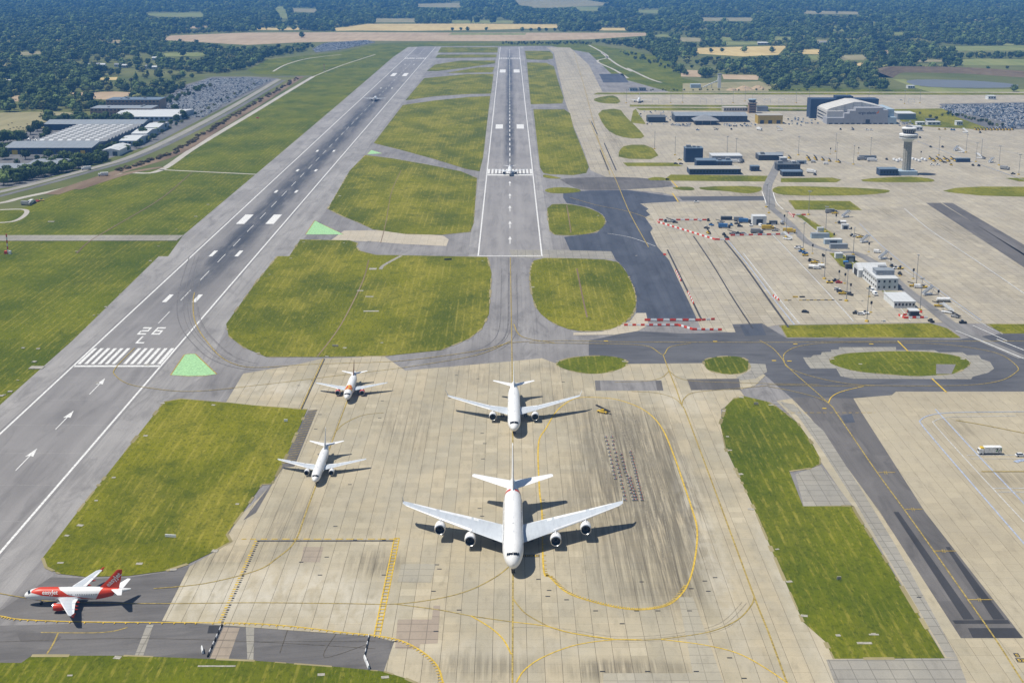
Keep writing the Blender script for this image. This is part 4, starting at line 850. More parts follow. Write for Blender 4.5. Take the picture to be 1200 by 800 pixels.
for s_, f_, L_ in ((s8, f8, 70), (s3, f3, 63), (s7, f7, 39), (s2, f2, 37)):
    for fr in (0.2, 0.38, 0.62):
        q = s_(L_*fr, 0, 0); k = L_/70
        MB().add([(-.05, q[1], q[2]-.05), (.05, q[1], q[2]-.05), (.05, q[1]+1.1*k, q[2]-.05), (-.05, q[1]+1.1*k, q[2]-.05), (0, q[1]+.7*k, q[2]+.6), (0, q[1]+1.1*k, q[2]+.6)], [(0, 1, 4), (1, 2, 5, 4), (2, 3, 5), (3, 0, 4, 5)]).build('blade_antenna', SK, f_)
    for fr in (0.13, 0.3, 0.52, 0.70):
        for sd in (-1, 1):
            y0_ = L_*fr; w_ = 0.95; pts = [s_(y0_, R(sd*62), .03), s_(y0_+w_, R(sd*62), .03), s_(y0_+w_, R(sd*98), .03), s_(y0_, R(sd*98), .03)]
            mb_ = MB()
            for a_, b_ in zip(pts, pts[1:]+pts[:1]): mb_.cyl(a_, b_, 0.045, None, 4)
            mb_.build('door_outline', GRYQ, f_)
# orange and white jet taxiing at the bottom left
pn = g(48.6, 708.5)
re_, se, fe, fine, re_ring = airliner((pn.x-5.1, pn.y), -R(90), dict(A319, accent=ORANGE, nac=ORANGE, fin=ORANGE, tipmat=ORANGE, winglet=0.9), 'white and orange narrow airliner with large lettering taxiing on asphalt')
re_.rotation_euler = (0, 0, -R(89))
wrap_patch('livery_sweep', se, fe, ORANGE, 2.6, 22.0, lerp_tab([(2.6, 30), (3.6, 8), (5, 0), (11.0, 0), (11.8, 34), (14.5, 82), (22, 124)]), lerp_tab([(2.6, 52), (6, 84), (13, 104), (22, 128)]), 12, 40)
wrap_patch('livery_tail', se, fe, ORANGE, lambda a: 25.4-2.8*a/150, lambda a: 30.4-2.6*a/170, 0, 178, 24, 8)
tv, tf = text_mesh('easyJet', 1.9, 0.03)
tw = max(v[0] for v in tv)
for s in (1, -1):                                 # heading: the left flank is local +x when the nose points to -y
    vs = []
    for (x, y_, _z) in tv:
        yy = 6.2+(x if s == 1 else tw-x)*0.93
        rx, rz_, c = re_ring(yy); a = R(s*74)-s*(y_/ (rz_))
        vs.append(se(yy, a, 0.075))
    MB().add(vs, tf).build('lettering', SK, fe, fix=False)
tv, tf = text_mesh('easyJet', 2.45, 0.035); tw = max(v[0] for v in tv)
ca, sa = math.cos(R(50)), math.sin(R(50))
for s in (1, -1):
    vs = []
    for (x, y_, _z) in tv:
        x2 = x if s == 1 else tw-x
        if s == 1: du, dz = x2*ca-y_*sa, x2*sa+y_*ca
        else: du, dz = x2*ca+y_*sa*-1, x2*sa+y_*ca
        Y, Zz = 27.0+du*1.0, 6.0+dz*0.80
        vs.append((s*0.275, Y, Zz))
    MB().add(vs, tf).build('lettering', SK, fine, fix=False)
# one lined up on the second runway, one rolling down the main runway
p = g(597.6, 206.3); airliner((NX, p.y-5.1), 0, dict(A320, winglet=0), 'small distant white airliner standing on the second runway threshold')
p = g(433, 119.5); airliner((MX+1, p.y+34), math.pi, dict(A320, winglet=0, fin=NAVY), 'far airliner rolling along the main runway between white marks')
# ------------------------------------------------------------------ building kit
def clad(name, c, pitch=0.9, dirt=0.3, horiz=False):
    t = NT(name, 0.6, 0.4); v = t.obj(); x, y, z = t.sep(v)
    u = z if horiz else t.math('ADD', x, y)
    rib = t.math('LESS_THAN', t.math('FRACT', t.math('DIVIDE', u, pitch)), 0.22)
    n = t.noise(t.scale(v, (0.4, 0.4, 0.12)), 1, 4, 0.6)
    cc = t.mix(t.math('MULTIPLY', rib, 0.30), c, tuple(k*0.55 for k in c))
    return t.out(t.mix(t.math('MULTIPLY', t.rng(n, 0.42, 0.75), dirt), cc, tuple(k*0.5 for k in c)))
def roofm(name, c, px=3.0, py=8.0, amt=0.25):
    t = NT(name, 0.75, 0.3); v = t.obj(); x, y, z = t.sep(v)
    a = t.math('LESS_THAN', t.math('FRACT', t.math('DIVIDE', x, px)), 0.12); n = t.noise(t.scale(v, (0.08, 0.25, 1)), 1, 5, 0.65)
    cc = t.mix(t.math('MULTIPLY', a, amt), c, tuple(k*0.5 for k in c))
    return t.out(t.mix(t.math('MULTIPLY', t.rng(n, 0.4, 0.75), 0.4), cc, tuple(k*0.55 for k in c)))
CW = clad('white cladding', (0.68, 0.70, 0.70)); CG = clad('grey cladding', (0.30, 0.33, 0.37)); CB = clad('navy cladding', (0.030, 0.055, 0.105)); CD = clad('dark cladding', (0.045, 0.055, 0.07)); CY = clad('yellow cladding', (0.52, 0.36, 0.06)); CBE = clad('beige cladding', (0.44, 0.40, 0.33)); CBL = clad('pale blue cladding', (0.36, 0.45, 0.52)); COR = clad('tan brick', (0.33, 0.22, 0.13), 2.0)
RW = roofm('white roof', (0.55, 0.57, 0.58)); RG = roofm('grey roof', (0.24, 0.25, 0.26)); RD = roofm('dark roof', (0.10, 0.115, 0.13)); RS = roofm('silver roof', (0.25, 0.28, 0.31), 6); RB = roofm('blue grey roof', (0.14, 0.19, 0.25)); RC = roofm('concrete roof', (0.40, 0.38, 0.33))
GLASS = paint((0.025, 0.035, 0.05), 0.15, spec=0.7, wear=0.3); YELS = paint((0.62, 0.42, 0.03), 0.5); REDP = paint((0.62, 0.055, 0.02), 0.5); WHT = paint((0.76, 0.77, 0.77), 0.5); BLK = paint((0.025, 0.027, 0.03), 0.6); BLU = paint((0.04, 0.15, 0.36), 0.5); GRYP = paint((0.30, 0.31, 0.32), 0.5, 0.3); SILV = paint((0.60, 0.62, 0.64), 0.35, 0.6); GRN = paint((0.10, 0.25, 0.06), 0.5); CONC = paint((0.36, 0.34, 0.29), 0.85, wear=0.2); BROWN = paint((0.16, 0.10, 0.06), 0.8)
def gable(mb, x0, x1, y0, y1, z, rise, along='x', t=0.35):
    if along == 'x': ym = (y0+y1)/2; P = [(x0, y0, z), (x1, y0, z), (x1, ym, z+rise), (x0, ym, z+rise), (x0, y1, z), (x1, y1, z)]
    else: xm = (x0+x1)/2; P = [(x0, y0, z), (x0, y1, z), (xm, y1, z+rise), (xm, y0, z+rise), (x1, y0, z), (x1, y1, z)]
    if along == 'x': F = [(0, 1, 2, 3), (3, 2, 5, 4), (0, 3, 4), (1, 5, 2), (0, 4, 5, 1)]
    else: F = [(0, 3, 2, 1), (3, 4, 5, 2), (0, 4, 3), (1, 2, 5), (0, 1, 5, 4)]
    return mb.add(P, F)
def building(name, pl, pr, depth, h, wall, roof, label, cat='building', style='flat', rise=0, rows=0, cols=0, side=0, doors=0, group=None, plant=0, ov=0.3, ww=None, frame=False, sidewin=0):
    a, b = g(*pl), g(*pr); W_ = (b.x-a.x)
    root = empty(name, (a.x, a.y, 0.13), 0, label, cat, group)
    w = MB().box(0, W_, 0, depth, 0, h).build('wall', wall, root)
    if style == 'flat':
        r = MB().cbox(-ov, W_+ov, -ov, depth+ov, h+0.003, h+0.55, 0.12).build('roof', roof, root)
    else:
        mb = MB()
        if style == 'gx': gable(mb, -ov, W_+ov, -ov, depth+ov, h+0.003, rise, 'x')
        elif style == 'gy': gable(mb, -ov, W_+ov, -ov, depth+ov, h+0.003, rise, 'y')
        elif style == 'arch':
            n = 12; ring = lambda y: [(W_/2-(W_/2+ov)*math.cos(math.pi*k/n), y, h+rise*math.sin(math.pi*k/n)) for k in range(n+1)]
            mb.loft([ring(-ov), ring(depth+ov)])
        r = mb.build('roof', roof, root)
    def win(u, z, ww_, wh, face):
        mb = MB(); t = 0.07
        if face == 'f': mb.box(u, u+ww_, -t, 0.02, z, z+wh)
        elif face == 'l': mb.box(-t, 0.02, u, u+ww_, z, z+wh)
        else: mb.box(W_-0.02, W_+t, u, u+ww_, z, z+wh)
        o = mb.build('window', GLASS, root)
        if frame:
            f2 = MB(); k = 0.12
            if face == 'f':
                f2.box(u-k, u+ww_+k, -t-0.04, 0.01, z-k, z); f2.box(u-k, u+ww_+k, -t-0.04, 0.01, z+wh, z+wh+k); f2.box(u-k, u, -t-0.04, 0.01, z, z+wh); f2.box(u+ww_, u+ww_+k, -t-0.04, 0.01, z, z+wh)
            else:
                f2.box(-t-0.04, 0.01, u-k, u+ww_+k, z-k, z); f2.box(-t-0.04, 0.01, u-k, u+ww_+k, z+wh, z+wh+k)
            f2.build('window_frame', WHT, o)
    if rows:
        st = h/rows; cw = W_/cols
        for i in range(rows):
            for j in range(cols): win(j*cw+cw*0.22, i*st+st*0.38, cw*(ww or 0.56), st*0.42, 'f')
        if sidewin:
            face = 'l' if prj(a.x, a.y)[0] > 600 else 'r'; cw = depth/sidewin
            for i in range(rows):
                for j in range(sidewin): win(j*cw+cw*0.2, i*st+st*0.38, cw*0.6, st*0.42, face)
    for k in range(doors):
        dw = min(W_/doors*0.6, 5); u = (k+0.5)*W_/doors-dw/2
        MB().box(u, u+dw, -0.09, 0.02, 0, min(h*0.8, 4.6)).build('door', CD if wall not in (CD, CB) else CG, root)
    for k in range(plant):
        x = W_*(0.15+0.7*random.random()); y = depth*(0.2+0.6*random.random()); s = 1+random.random()*1.4
        MB().cbox(x-s, x+s, y-s, y+s, h+0.4, h+0.55+s*1.1, 0.1).build('roof_unit', GRYP, r)
    return root, W_
# ---- left industrial estate
def big_shed():
    x0, x1, y0 = g(8, 181).x-2, g(108, 181).x, gY(181)
    root = empty('warehouse', (x0, y0, 0.1), 0, 'vast warehouse with sawtooth middle roof between two pale pitched sheds', 'warehouse')
    W_ = x1-x0
    MB().box(0, W_, 0, 60, 0, 7).build('wall', CB, root); gable(MB(), -0.4, W_+0.4, -0.4, 60.4, 7.003, 3, 'x').build('roof', RS, root)
    for k in range(14): MB().box(W_*(k+0.2)/14, W_*(k+0.6)/14, -0.08, 0.02, 2.2, 4.4).build('window', GLASS, root)
    MB().box(8, 14, -0.14, 0.02, 0.2, 4.6).build('loading_door', YELS, root); MB().box(W_-12, W_-7, -0.14, 0.02, 0.2, 4.2).build('loading_door', YELS, root)
    D2 = gY(152)-y0
    MB().box(14, W_-0.5, 60.5, D2-12, 0, 6.4).build('wall', CB, root)
    n = 11; dy = (D2-12-60.5)/n
    for k in range(n):
        ya = 60.5+k*dy
        MB().add([(14, ya, 6.403), (W_-0.5, ya, 6.403), (W_-0.5, ya+dy*0.7, 8.6), (14, ya+dy*0.7, 8.6), (14, ya+dy*0.98, 6.403), (W_-0.5, ya+dy*0.98, 6.403)], [(0, 1, 2, 3), (3, 2, 5, 4), (0, 3, 4), (1, 5, 2)]).build('sawtooth', RG, root)
        for j in range(7): 
            xa = 17+j*(W_-22)/7
            f = lambda u: 6.403+2.2*u/0.7+0.06
            MB().add([(xa, ya+dy*0.15, f(.15)), (xa+5, ya+dy*0.15, f(.15)), (xa+5, ya+dy*0.55, f(.55)), (xa, ya+dy*0.55, f(.55))], [(0, 1, 2, 3)]).build('skylight', RW, root)
    MB().box(-28, W_-1, D2-8, D2+42, 0, 7.5).build('wall', CB, root); gable(MB(), -28.4, W_-0.6, D2-8.4, D2+42.4, 7.503, 3, 'x').build('roof', RS, root)
big_shed()
building('warehouse', (32, 200), (76, 199), 42, 6, CB, RS, 'smaller flat warehouse with pale roof among trees by the road', 'warehouse', 'gx', 1.5, 1, 8)
building('warehouse', (-40, 205), (22, 204), 40, 5.5, CG, RS, 'pale roofed warehouse half hidden by roadside trees next to smaller flat warehouse', 'warehouse', 'gx', 1.5, 1, 8)
building('warehouse', (120, 183), (140, 183), 48, 6, CW, RW, 'white gabled unit with open doors beside the pale road', 'warehouse', 'gy', 2, doors=2)
for i, (a, b, lab) in enumerate((((140, 172), (160, 172), 'white unit second along the pale road'), ((154, 163.5), (172, 163.5), 'white unit third along the pale road beside tall shed'), ((169, 156), (186, 156), 'white unit fourth and last along the pale road'))):
    building('warehouse', a, b, 55, 6.5, CBL, RW, lab, 'warehouse', 'gx', 2, 1, 4)
building('warehouse', (131, 142.5), (211, 141.5), 95, 6, CBL, RW, 'long pale warehouse with striped skylight roof before the offices', 'warehouse', 'gx', 3, 1, 14)
building('office_block', (106, 135.5), (180, 134.5), 40, 9, COR, RS, 'lower tan two storey office block before the taller one', 'building', 'flat', 0, 2, 16, plant=3)
building('office_block', (125, 130.5), (190, 129.5), 38, 15, COR, RB, 'taller tan office block with blue roof near packed cars', 'building', 'flat', 0, 3, 14, plant=4)
# ---- houses and sheds in the woods on the left
for i, (x, y, w, d, h, lab) in enumerate(((103, 79, 13, 9, 5, 'white cottage at the end of a lawn row among dark trees'), (110, 78.5, 10, 9, 5, 'white cottage beside bright green lawn in the woods'), (117, 79, 10, 9, 5, 'white cottage next to lawn under dark trees'), (134, 79, 12, 9, 5, 'pale house between clumps of dark trees'), (143, 80, 10, 8, 5, 'pale narrow house between dark trees'), (170, 81, 14, 9, 5, 'white bungalow near the wooded lane'), (178, 82, 9, 9, 5, 'small white house near the wooded lane'), (85, 59.5, 26, 8, 4, 'long white shed in the far woods'), (108, 59, 24, 8, 4, 'second long white shed in the far woods'), (120, 61, 12, 8, 5, 'far white house beside long sheds'), (3, 99.5, 16, 10, 6, 'blue grey house at the wood edge'), (210, 81, 16, 8, 4, 'pale barn beyond the car park trees'), (178, 71, 10, 8, 5, 'white house by thin green field'), (95, 96, 12, 8, 5, 'pale brick house in front of dark wood'), (130, 69, 14, 8, 5, 'white house deep in the woods beyond the cottages'), (908, 52.5, 34, 12, 5, 'long white farm shed beside golden fields'), (888, 53, 30, 12, 5, 'grey farm shed beside golden fields'), (960, 53.5, 22, 10, 7, 'white farmhouse in the woods beyond golden fields'), (972, 53, 16, 10, 6, 'white barn in the woods beyond golden fields'), (950, 52.5, 14, 10, 5, 'small pale farm building in the woods beyond golden fields'), (1008, 43.5, 18, 10, 6, 'pale house on the far wooded slope'), (1062, 42.5, 18, 10, 6, 'distant white house on the wooded slope'))):
    s = ppm(y); building('house', (x, y), (x+w*s, y), d, h, CW if i % 3 != 1 else CBE, RG if i % 2 else RW, lab, 'house', 'gx', 2.2, 1, 4)
# ---- hangar
def hangar():
    x0, x1, y0 = g(969, 146).x, g(1050.5, 146).x, gY(146); W_ = x1-x0
    root = empty('hangar', (x0, y0, 0.13), 0, 'huge grey aircraft hangar with stepped front, arched roof and company lettering', 'hangar')
    fr = [(0, 0.245, 8), (0.245, 0.32, 13.5), (0.32, 0.405, 17), (0.405, 0.80, 20.5), (0.80, 0.875, 17.5), (0.875, 1.0, 8.6)]
    FS = clad('hangar front sheeting', (0.36, 0.37, 0.40), 1.4, 0.2); FP = clad('hangar pale sheeting', (0.50, 0.49, 0.47), 1.6, 0.2, True)
    for i, (a, b, h) in enumerate(fr): MB().box(W_*a+0.003*i, W_*b-0.003*i, -0.003*i, 24, 0, h).build('front_bay', FS if i != 5 else CBL, root)
    MB().box(1.5, W_*0.26, 8, 68, 0, 15.5).build('wall', FP, root); MB().box(W_*0.76, W_-1.0, 10, 68, 0, 17.8).build('wall', CBL, root)
    for k in range(3): MB().box(1.38, 1.6, 12, 64, 3.2+k*4, 4.6+k*4).build('window_band', GLASS, root)
    n = 14; xa, xb = W_*0.03, W_*0.90
    RP = [(0, 16.5), (0.05, 18.6), (0.44, 26.4), (0.56, 26.4), (0.95, 19.5), (1.0, 17.5)]
    rz_at = lambda u: next(za+(zb-za)*(u-ua)/(ub-ua) for (ua, za), (ub, zb) in zip(RP, RP[1:]) if u <= ub)
    ring = lambda y: [(xa+(xb-xa)*u, y, z) for u, z in RP]+[(xb, y, 14), (xa, y, 14)]
    MB().loft([ring(14), ring(66)]).build('roof', roofm('hangar pale roof', (0.55, 0.54, 0.51), 5), root)
    for k in range(1, 7): MB().box(xa+(xb-xa)*k/7-0.15, xa+(xb-xa)*k/7+0.15, 13.6, 13.97, 14, rz_at(k/7)-0.3).build('roof_rib', GRYP, root)
    MB().box(-7, W_*0.93, 68.2, 92, 0, 25).build('rear_block', CB, root); MB().box(W_*0.3, W_*0.55, 70, 88, 25.003, 28.5).build('rear_upstand', CB, root)
    MB().box(W_*0.555, W_*0.615, -0.5, 0.1, 0, 6).build('door', CD, root)
    for k in range(12):
        MB().box(W_*(0.03+k*0.08), W_*(0.03+k*0.08+0.05), -0.16, 0.02, 0.1, 1.6).build('vent_panel', CD, root)
    tv, tf = text_mesh('virgin atlantic', 5.2, 0.06); tw = max(v[0] for v in tv); k = W_*0.255/tw
    MB().add([(W_*0.445+v[0]*k, -0.22, 12.6+v[1]*0.95) for v in tv], tf).build('lettering', NAVY, root)
    MB().add([(W_*0.70, -0.3, 13.2), (W_*0.735, -0.3, 14.0), (W_*0.742, -0.3, 17.6), (W_*0.722, -0.3, 15.8)], [(0, 1, 2, 3)]).build('tail_emblem', paint((0.75, 0.20, 0.05), 0.5), root)
hangar()
building('annex', (1051.5, 140.5), (1073, 140.5), 30, 7.5, CG, RW, 'low grey annex with white roof joined beside the hangar', 'building')
building('terminal_shed', (791, 143.5), (875, 143), 40, 8, CD, RS, 'long dark maintenance shed under silver roof beside parked cars', 'building', 'gx', 3, 1, 18)
def canopy():
    a = g(813, 147); b = g(843, 147); W_ = b.x-a.x; root = empty('pyramid_canopy', (a.x, a.y, 0.13), 0, 'grey pyramid roofed entrance hall in front of long shed', 'building')
    MB().box(3, W_-3, 3, 27, 0, 5.5).build('wall', CD, root)
    MB().add([(0, 0, 5.503), (W_, 0, 5.503), (W_, 30, 5.503), (0, 30, 5.503), (W_/2, 15, 12)], [(0, 1, 4), (1, 2, 4), (2, 3, 4), (3, 0, 4), (0, 3, 2, 1)]).build('roof', RG, root)
    for x in (0.6, W_*0.33, W_*0.66, W_-0.6): MB().cyl((x, 0.8, 0), (x, 0.8, 5.5), 0.25, None, 8).build('column', CONC, root)
canopy()
building('fire_station', (888, 145.5), (917, 145.5), 22, 10.5, CY, RC, 'yellow block with three dark doors beside old tower', 'building', 'flat', 0, 0, 0, doors=3)
building('dark_shed', (759, 144), (780, 144), 20, 7, CD, RD, 'small dark pitched shed at the end of car rows', 'building', 'gx', 2)
building('terminal_shed', (848, 131), (876, 131), 20, 5, CBE, RC, 'low beige strip building joined to old tower foot', 'building', rows=1, cols=9)
building('terminal_shed', (887, 131), (900, 131), 16, 6, CG, RD, 'dark low annex on far side of old tower', 'building')
def old_tower():
    p = g(881, 132.5); root = empty('old_control_tower', (p.x, p.y, 0.13), 0, 'short square brown control tower with glazed blue top', 'tower')
    MB().box(-5, 5, -5, 5, 0, 13.5).build('shaft', COR, root)
    for k in range(4): MB().box(-4, 4, -5.08, -4.9, 1.5+k*3, 3.0+k*3).build('window_band', GLASS, root)
    MB().box(-6.2, 6.2, -6.2, 6.2, 13.503, 14.3).build('gallery', CONC, root)
    MB().lathe([(4.4, 14.303), (5.6, 17.6)], 8, (0, 0, 0)).build('cab_glass', GLASS, root); MB().lathe([(0.02, 18.8), (5.8, 18.5), (5.8, 17.603), (0.02, 17.6)], 8).build('cab_roof', CBL, root)
    MB().cyl((0, 0, 18.6), (0, 0, 25), 0.12, 0.05, 6).build('antenna', STEEL, root)
old_tower()
# ---- central blue cluster
building('blue_tower_block', (803, 190.5), (823.5, 190.5), 16, 14, CB, RB, 'tall navy box building standing beside the low blue offices', 'building', 'flat', 0, 0, 0, plant=4)
building('blue_office', (808, 205), (868, 205), 22, 5.2, CB, RC, 'long low navy office building along the taxiway verge', 'building', rows=1, cols=16)
building('blue_office', (816, 199.7), (839, 199.7), 16, 9.5, CB, RB, 'raised navy block with sloping dark roof over low offices', 'building', 'gx', 1.5)
building('blue_office', (837, 195.5), (858, 195.5), 12, 5, CB, RB, 'navy single storey wing under the white canopy', 'building', rows=1, cols=6, plant=2)
building('white_canopy', (834.5, 188.5), (870, 188.5), 22, 4.6, CG, RW, 'long white canopy roof behind the navy wing', 'building')
building('dark_hangar', (889, 188.3), (917, 188), 20, 5.5, CD, RS, 'dark low shed with pale curved roof on the stands', 'building', 'gx', 1.6, plant=1)
building('white_cabin', (914.5, 191.3), (922, 191.3), 8, 5, CG, RW, 'pale grey cube cabin beside the dark shed', 'building')
building('dark_office', (911, 200.5), (937, 200), 16, 6, CD, RD, 'dark two storey flat office beside curving road', 'building', rows=2, cols=8, plant=2)
building('dark_office', (917, 207), (940, 206.5), 14, 4.2, CD, RB, 'dark front flat office beside curving road', 'building', rows=1, cols=8)
building('kiosk', (880, 201), (890, 201), 9, 4.5, CB, RB, 'little navy kiosk on its own grass patch', 'building', rows=1, cols=3)
building('tower_annex', (1031, 206.3), (1052, 206.3), 14, 6, CB, RB, 'navy annex building at the control tower foot', 'building', rows=1, cols=6)
for a, b, d, h, w, lab in (((1074.5, 147), (1084, 147), 9, 3.4, CW, 'grey white cabin on the verge past the hangar annex'), ((1087, 147.2), (1102, 147.2), 10, 4, CW, 'longer white cabin on the verge past the hangar annex'), ((1086, 143.5), (1096, 143.5), 8, 3.6, CG, 'dark roofed cabin behind the white ones'), ((1121, 147.5), (1128, 147.5), 9, 5, CW, 'white cube hut by the car park road'), ((1070, 154), (1081, 154), 12, 5, CW, 'white shed on apron edge behind tower top'), ((1064, 104), (1072, 104), 12, 4, CW, 'white hut at the foot of the earth bank'), ((738, 107.3), (747, 107.3), 12, 4.5, CBL, 'pale blue hut on the far verge'), ((749, 107), (757, 107), 12, 4.5, CG, 'grey blue hut on the far verge'), ((1158, 117), (1167, 117), 14, 5, CW, 'white tank hut before the big car park')):
    building('cabin', a, b, d, h, w, RW if w is CW else RD, lab, 'cabin', rows=1, cols=3)
# ---- new control tower
def tower():
    p = g(1062.8, 205.2); root = empty('control_tower', (p.x, p.y, 0.13), 0, 'tall pale control tower with round white gallery and dark glazed cab', 'tower')
    MB().cbox(-9.2, 9.0, -4, 12, 0, 4.2, 0.3).build('podium', CBL, root)
    sh = MB(); n = 24
    sh.loft([[((4.1 if i % 2 else 3.75)*k*math.cos(2*math.pi*i/n), 4+(4.1 if i % 2 else 3.75)*k*math.sin(2*math.pi*i/n), z) for i in range(n)] for z, k in ((4.203, 1.0), (31.5, 0.96))]).build('shaft', CONC, root)
    MB().lathe([(4.0, 31.5), (6.4, 34.0), (8.6, 34.6), (8.8, 35.2), (8.8, 35.9)], 28, (0, 4, 0)).build('gallery_soffit', WHT, root, True)
    MB().lathe([(8.55, 35.9), (8.55, 36.9)], 28, (0, 4, 0)).build('gallery_window_band', GLASS, root)
    MB().lathe([(8.8, 36.9), (8.9, 38.6), (8.2, 39.0), (5.4, 39.2)], 28, (0, 4, 0)).build('gallery_parapet', WHT, root, True)
    MB().lathe([(5.3, 39.2), (5.3, 40.2), (5.9, 40.3), (6.6, 43.6)], 20, (0, 4, 0)).build('cab_glass', GLASS, root)
    for i in range(20):
        a = 2*math.pi*i/20; MB().cyl((5.95*math.cos(a), 4+5.95*math.sin(a), 40.3), (6.65*math.cos(a), 4+6.65*math.sin(a), 43.6), 0.09, None, 4).build('mullion', WHT, root)
    MB().lathe([(6.9, 43.603), (7.0, 44.6), (5.5, 45.2), (0.02, 45.4)], 24, (0, 4, 0)).build('cab_roof', WHT, root, True)
    MB().lathe([(3.2, 45.2), (3.2, 46.2), (0.02, 46.3)], 14, (0, 4, 0)).build('roof_plant', GRYP, root)
    for i in range(7):
        a = i*0.9; MB().cyl((4.6*math.cos(a), 4+4.6*math.sin(a), 45), (4.6*math.cos(a), 4+4.6*math.sin(a), 48.5+(i % 3)), 0.10, 0.05, 5).build('antenna', STEEL, root)
tower()
# ---- pier buildings
def marquee():
    a = g(1005.8, 325.3); root = empty('marquee', (a.x, a.y, 0.2), 0, 'white gabled storage tent with open dark end on the pier', 'tent')
    MB().box(0, 19, 0, 16, 0, 4.6).build('wall', CW, root); gable(MB(), -0.2, 19.2, -0.2, 16.2, 4.603, 3.6, 'x').build('roof', RW, root)
    MB().box(-0.1, 0.02, 4, 12, 0, 4.2).build('door_opening', BLK, root)
    for k in range(1, 5): MB().box(k*3.8-0.06, k*3.8+0.06, -0.12, 0.02, 0, 4.5).build('frame_rib', GRYP, root)
marquee()
building('office_building', (1027, 340.5), (1052, 340.5), 36, 7.2, CW, RW, 'white two storey pier office with rows of dark windows', 'building', 'flat', 0, 2, 4, frame=True, ww=0.36, plant=2, sidewin=7)
def roof_room():
    a = g(1027, 340.5); root = empty('roof_cabin', (a.x+1.5, a.y+9, 7.9), 0, 'grey plant room box on top of the pier office', 'cabin')
    MB().box(0, 11.5, 0, 9, 0, 2.8).build('wall', CG, root); MB().cbox(-0.3, 11.8, -0.3, 9.3, 2.803, 3.1, 0.08).build('roof', RS, root)
    for k in range(5): MB().box(0.8+k*2.1, 2.2+k*2.1, -0.06, 0.02, 0.8, 2.0).build('louvre', GRYP, root)
roof_room()
building('flat_store', (1047.5, 361.3), (1072, 361), 24, 3.7, CW, RW, 'low white flat roofed store behind the red barriers', 'building', rows=1, cols=6, doors=0)
building('barrier_hut', (1066.5, 371.5), (1077, 371.5), 6, 3.2, CD, RW, 'small hut with white roof ringed by red white barriers', 'cabin')
for i, (a, b, d, h, w, r, lab) in enumerate((((951, 279.8), (972, 279.8), 5, 3.2, CBL, RS, 'long pale blue container nearest the pier grass strip'), ((966.5, 286.6), (987, 286.6), 5, 3.2, CBL, RW, 'long pale container second of the pier row'), ((973, 292), (993.5, 292), 4, 3.0, CG, RS, 'long grey container nearest the black tank on the pier'), ((986.5, 269), (995, 269), 4, 3.2, CW, RW, 'short white container by the stand edge'), ((979, 303.3), (987.7, 303.3), 4, 3.2, CW, RW, 'short white container on the pier grass patch'), ((993, 307.5), (1002, 307.5), 5, 3.6, CD, RD, 'black tank box behind the white tent'), ((991.3, 315.6), (998.3, 315.6), 4, 3.0, CD, RD, 'black skip beside the white tent'), ((989, 310.5), (994.5, 310.5), 3, 1.8, CB, paint((0.05, 0.2, 0.5), 0.5), 'blue covered crate beside the black tank'), ((958, 272), (965.5, 272), 3, 2.8, CW, RW, 'small white cabin beside grass strip'), ((882, 264), (898, 264), 9, 6.5, CW, RW, 'white two tier site cabin inside the red barrier compound'), ((845, 258.3), (858, 258.3), 3, 2.4, CD, RD, 'black container inside the red barrier compound'), ((902, 263.5), (911, 263.5), 3, 2.4, CD, RD, 'dark container next to silver tank in compound'), ((1121, 190.5), (1137, 190.5), 5, 3.5, CB, RB, 'navy container on the stand beyond the control tower'), ((934, 192.5), (945, 192.5), 4, 3.0, CBL, RS, 'pale blue container beside yellow loaders'), ((1008, 187.5), (1027, 187.5), 6, 3.4, CG, RD, 'dark flat vehicle shelter beyond the control tower'))):
    building('container', a, b, d, h, w, r, lab, 'container', ov=0.05, doors=1 if i % 2 else 0)
# ---- earth bank, reservoir and quarry
def bank():
    P = [(1026, 91), (1040, 84.5), (1080, 84), (1140, 85.5), (1200, 89.5), (1290, 94)]
    pts = catmull(G(P), 5); mb = MB()
    L, Rr = strip_pts(pts, 60); T1, T2 = strip_pts(pts, 10); n = len(pts)
    mb.add([(p.x, p.y, 0.1) for p in L]+[(p.x, p.y, 9) for p in T1]+[(p.x, p.y, 9) for p in T2]+[(p.x, p.y, 0.1) for p in Rr], [(k*n+i+n, k*n+i+1+n, k*n+i+1, k*n+i) for k in range(3) for i in range(n-1)])
    o = mb.build('earth_bank', field_mat('bank earth', (0.10, 0.075, 0.05), (0.17, 0.13, 0.08), 1.0)); o['kind'] = 'structure'
bank()
wm = NT('still water', 0.45, 0.4); wm.out(wm.mix(wm.noise(wm.scale(wm.pos(), (1/60, 1/8, 1)), 1, 4, 0.6), (0.10, 0.11, 0.12), (0.20, 0.21, 0.22))); sheet('reservoir', [(1058, 95), (1080, 93), (1140, 94.5), (1195, 99), (1190, 103), (1130, 103.5), (1075, 101.5)], 0.2, wm.m, smooth=1)
sheet('ground_patch', [(1045, 93), (1060, 93), (1080, 102), (1150, 105), (1230, 105), (1230, 108), (1090, 108), (1075, 104)], 0.14, M['pasture'])
def quarry():
    p = g(843, 103.5); root = empty('concrete_plant', (p.x, p.y, 0.1), 0, 'white batching plant with tall silo and sloping conveyor', 'plant')
    MB().box(-2.5, 2.5, 0, 5, 0, 21).build('silo', WHT, root); MB().box(-2.9, 2.9, -0.4, 5.4, 21.003, 23).build('silo_cap', CG, root)
    MB().box(0, 26, -1.2, 1.2, 0, 1.6, Matrix.Translation((-26, 2, 0.5))@Matrix.Rotation(-R(24), 4, 'Y')).build('conveyor', WHT, root)
    for x in (-20, -12): MB().box(x-0.3, x+0.3, 1, 3, 0, (x+26)*0.42).build('conveyor_leg', GRYP, root)
    MB().box(-46, -30, 0, 14, 0, 6).build('shed', CBL, root)
quarry()
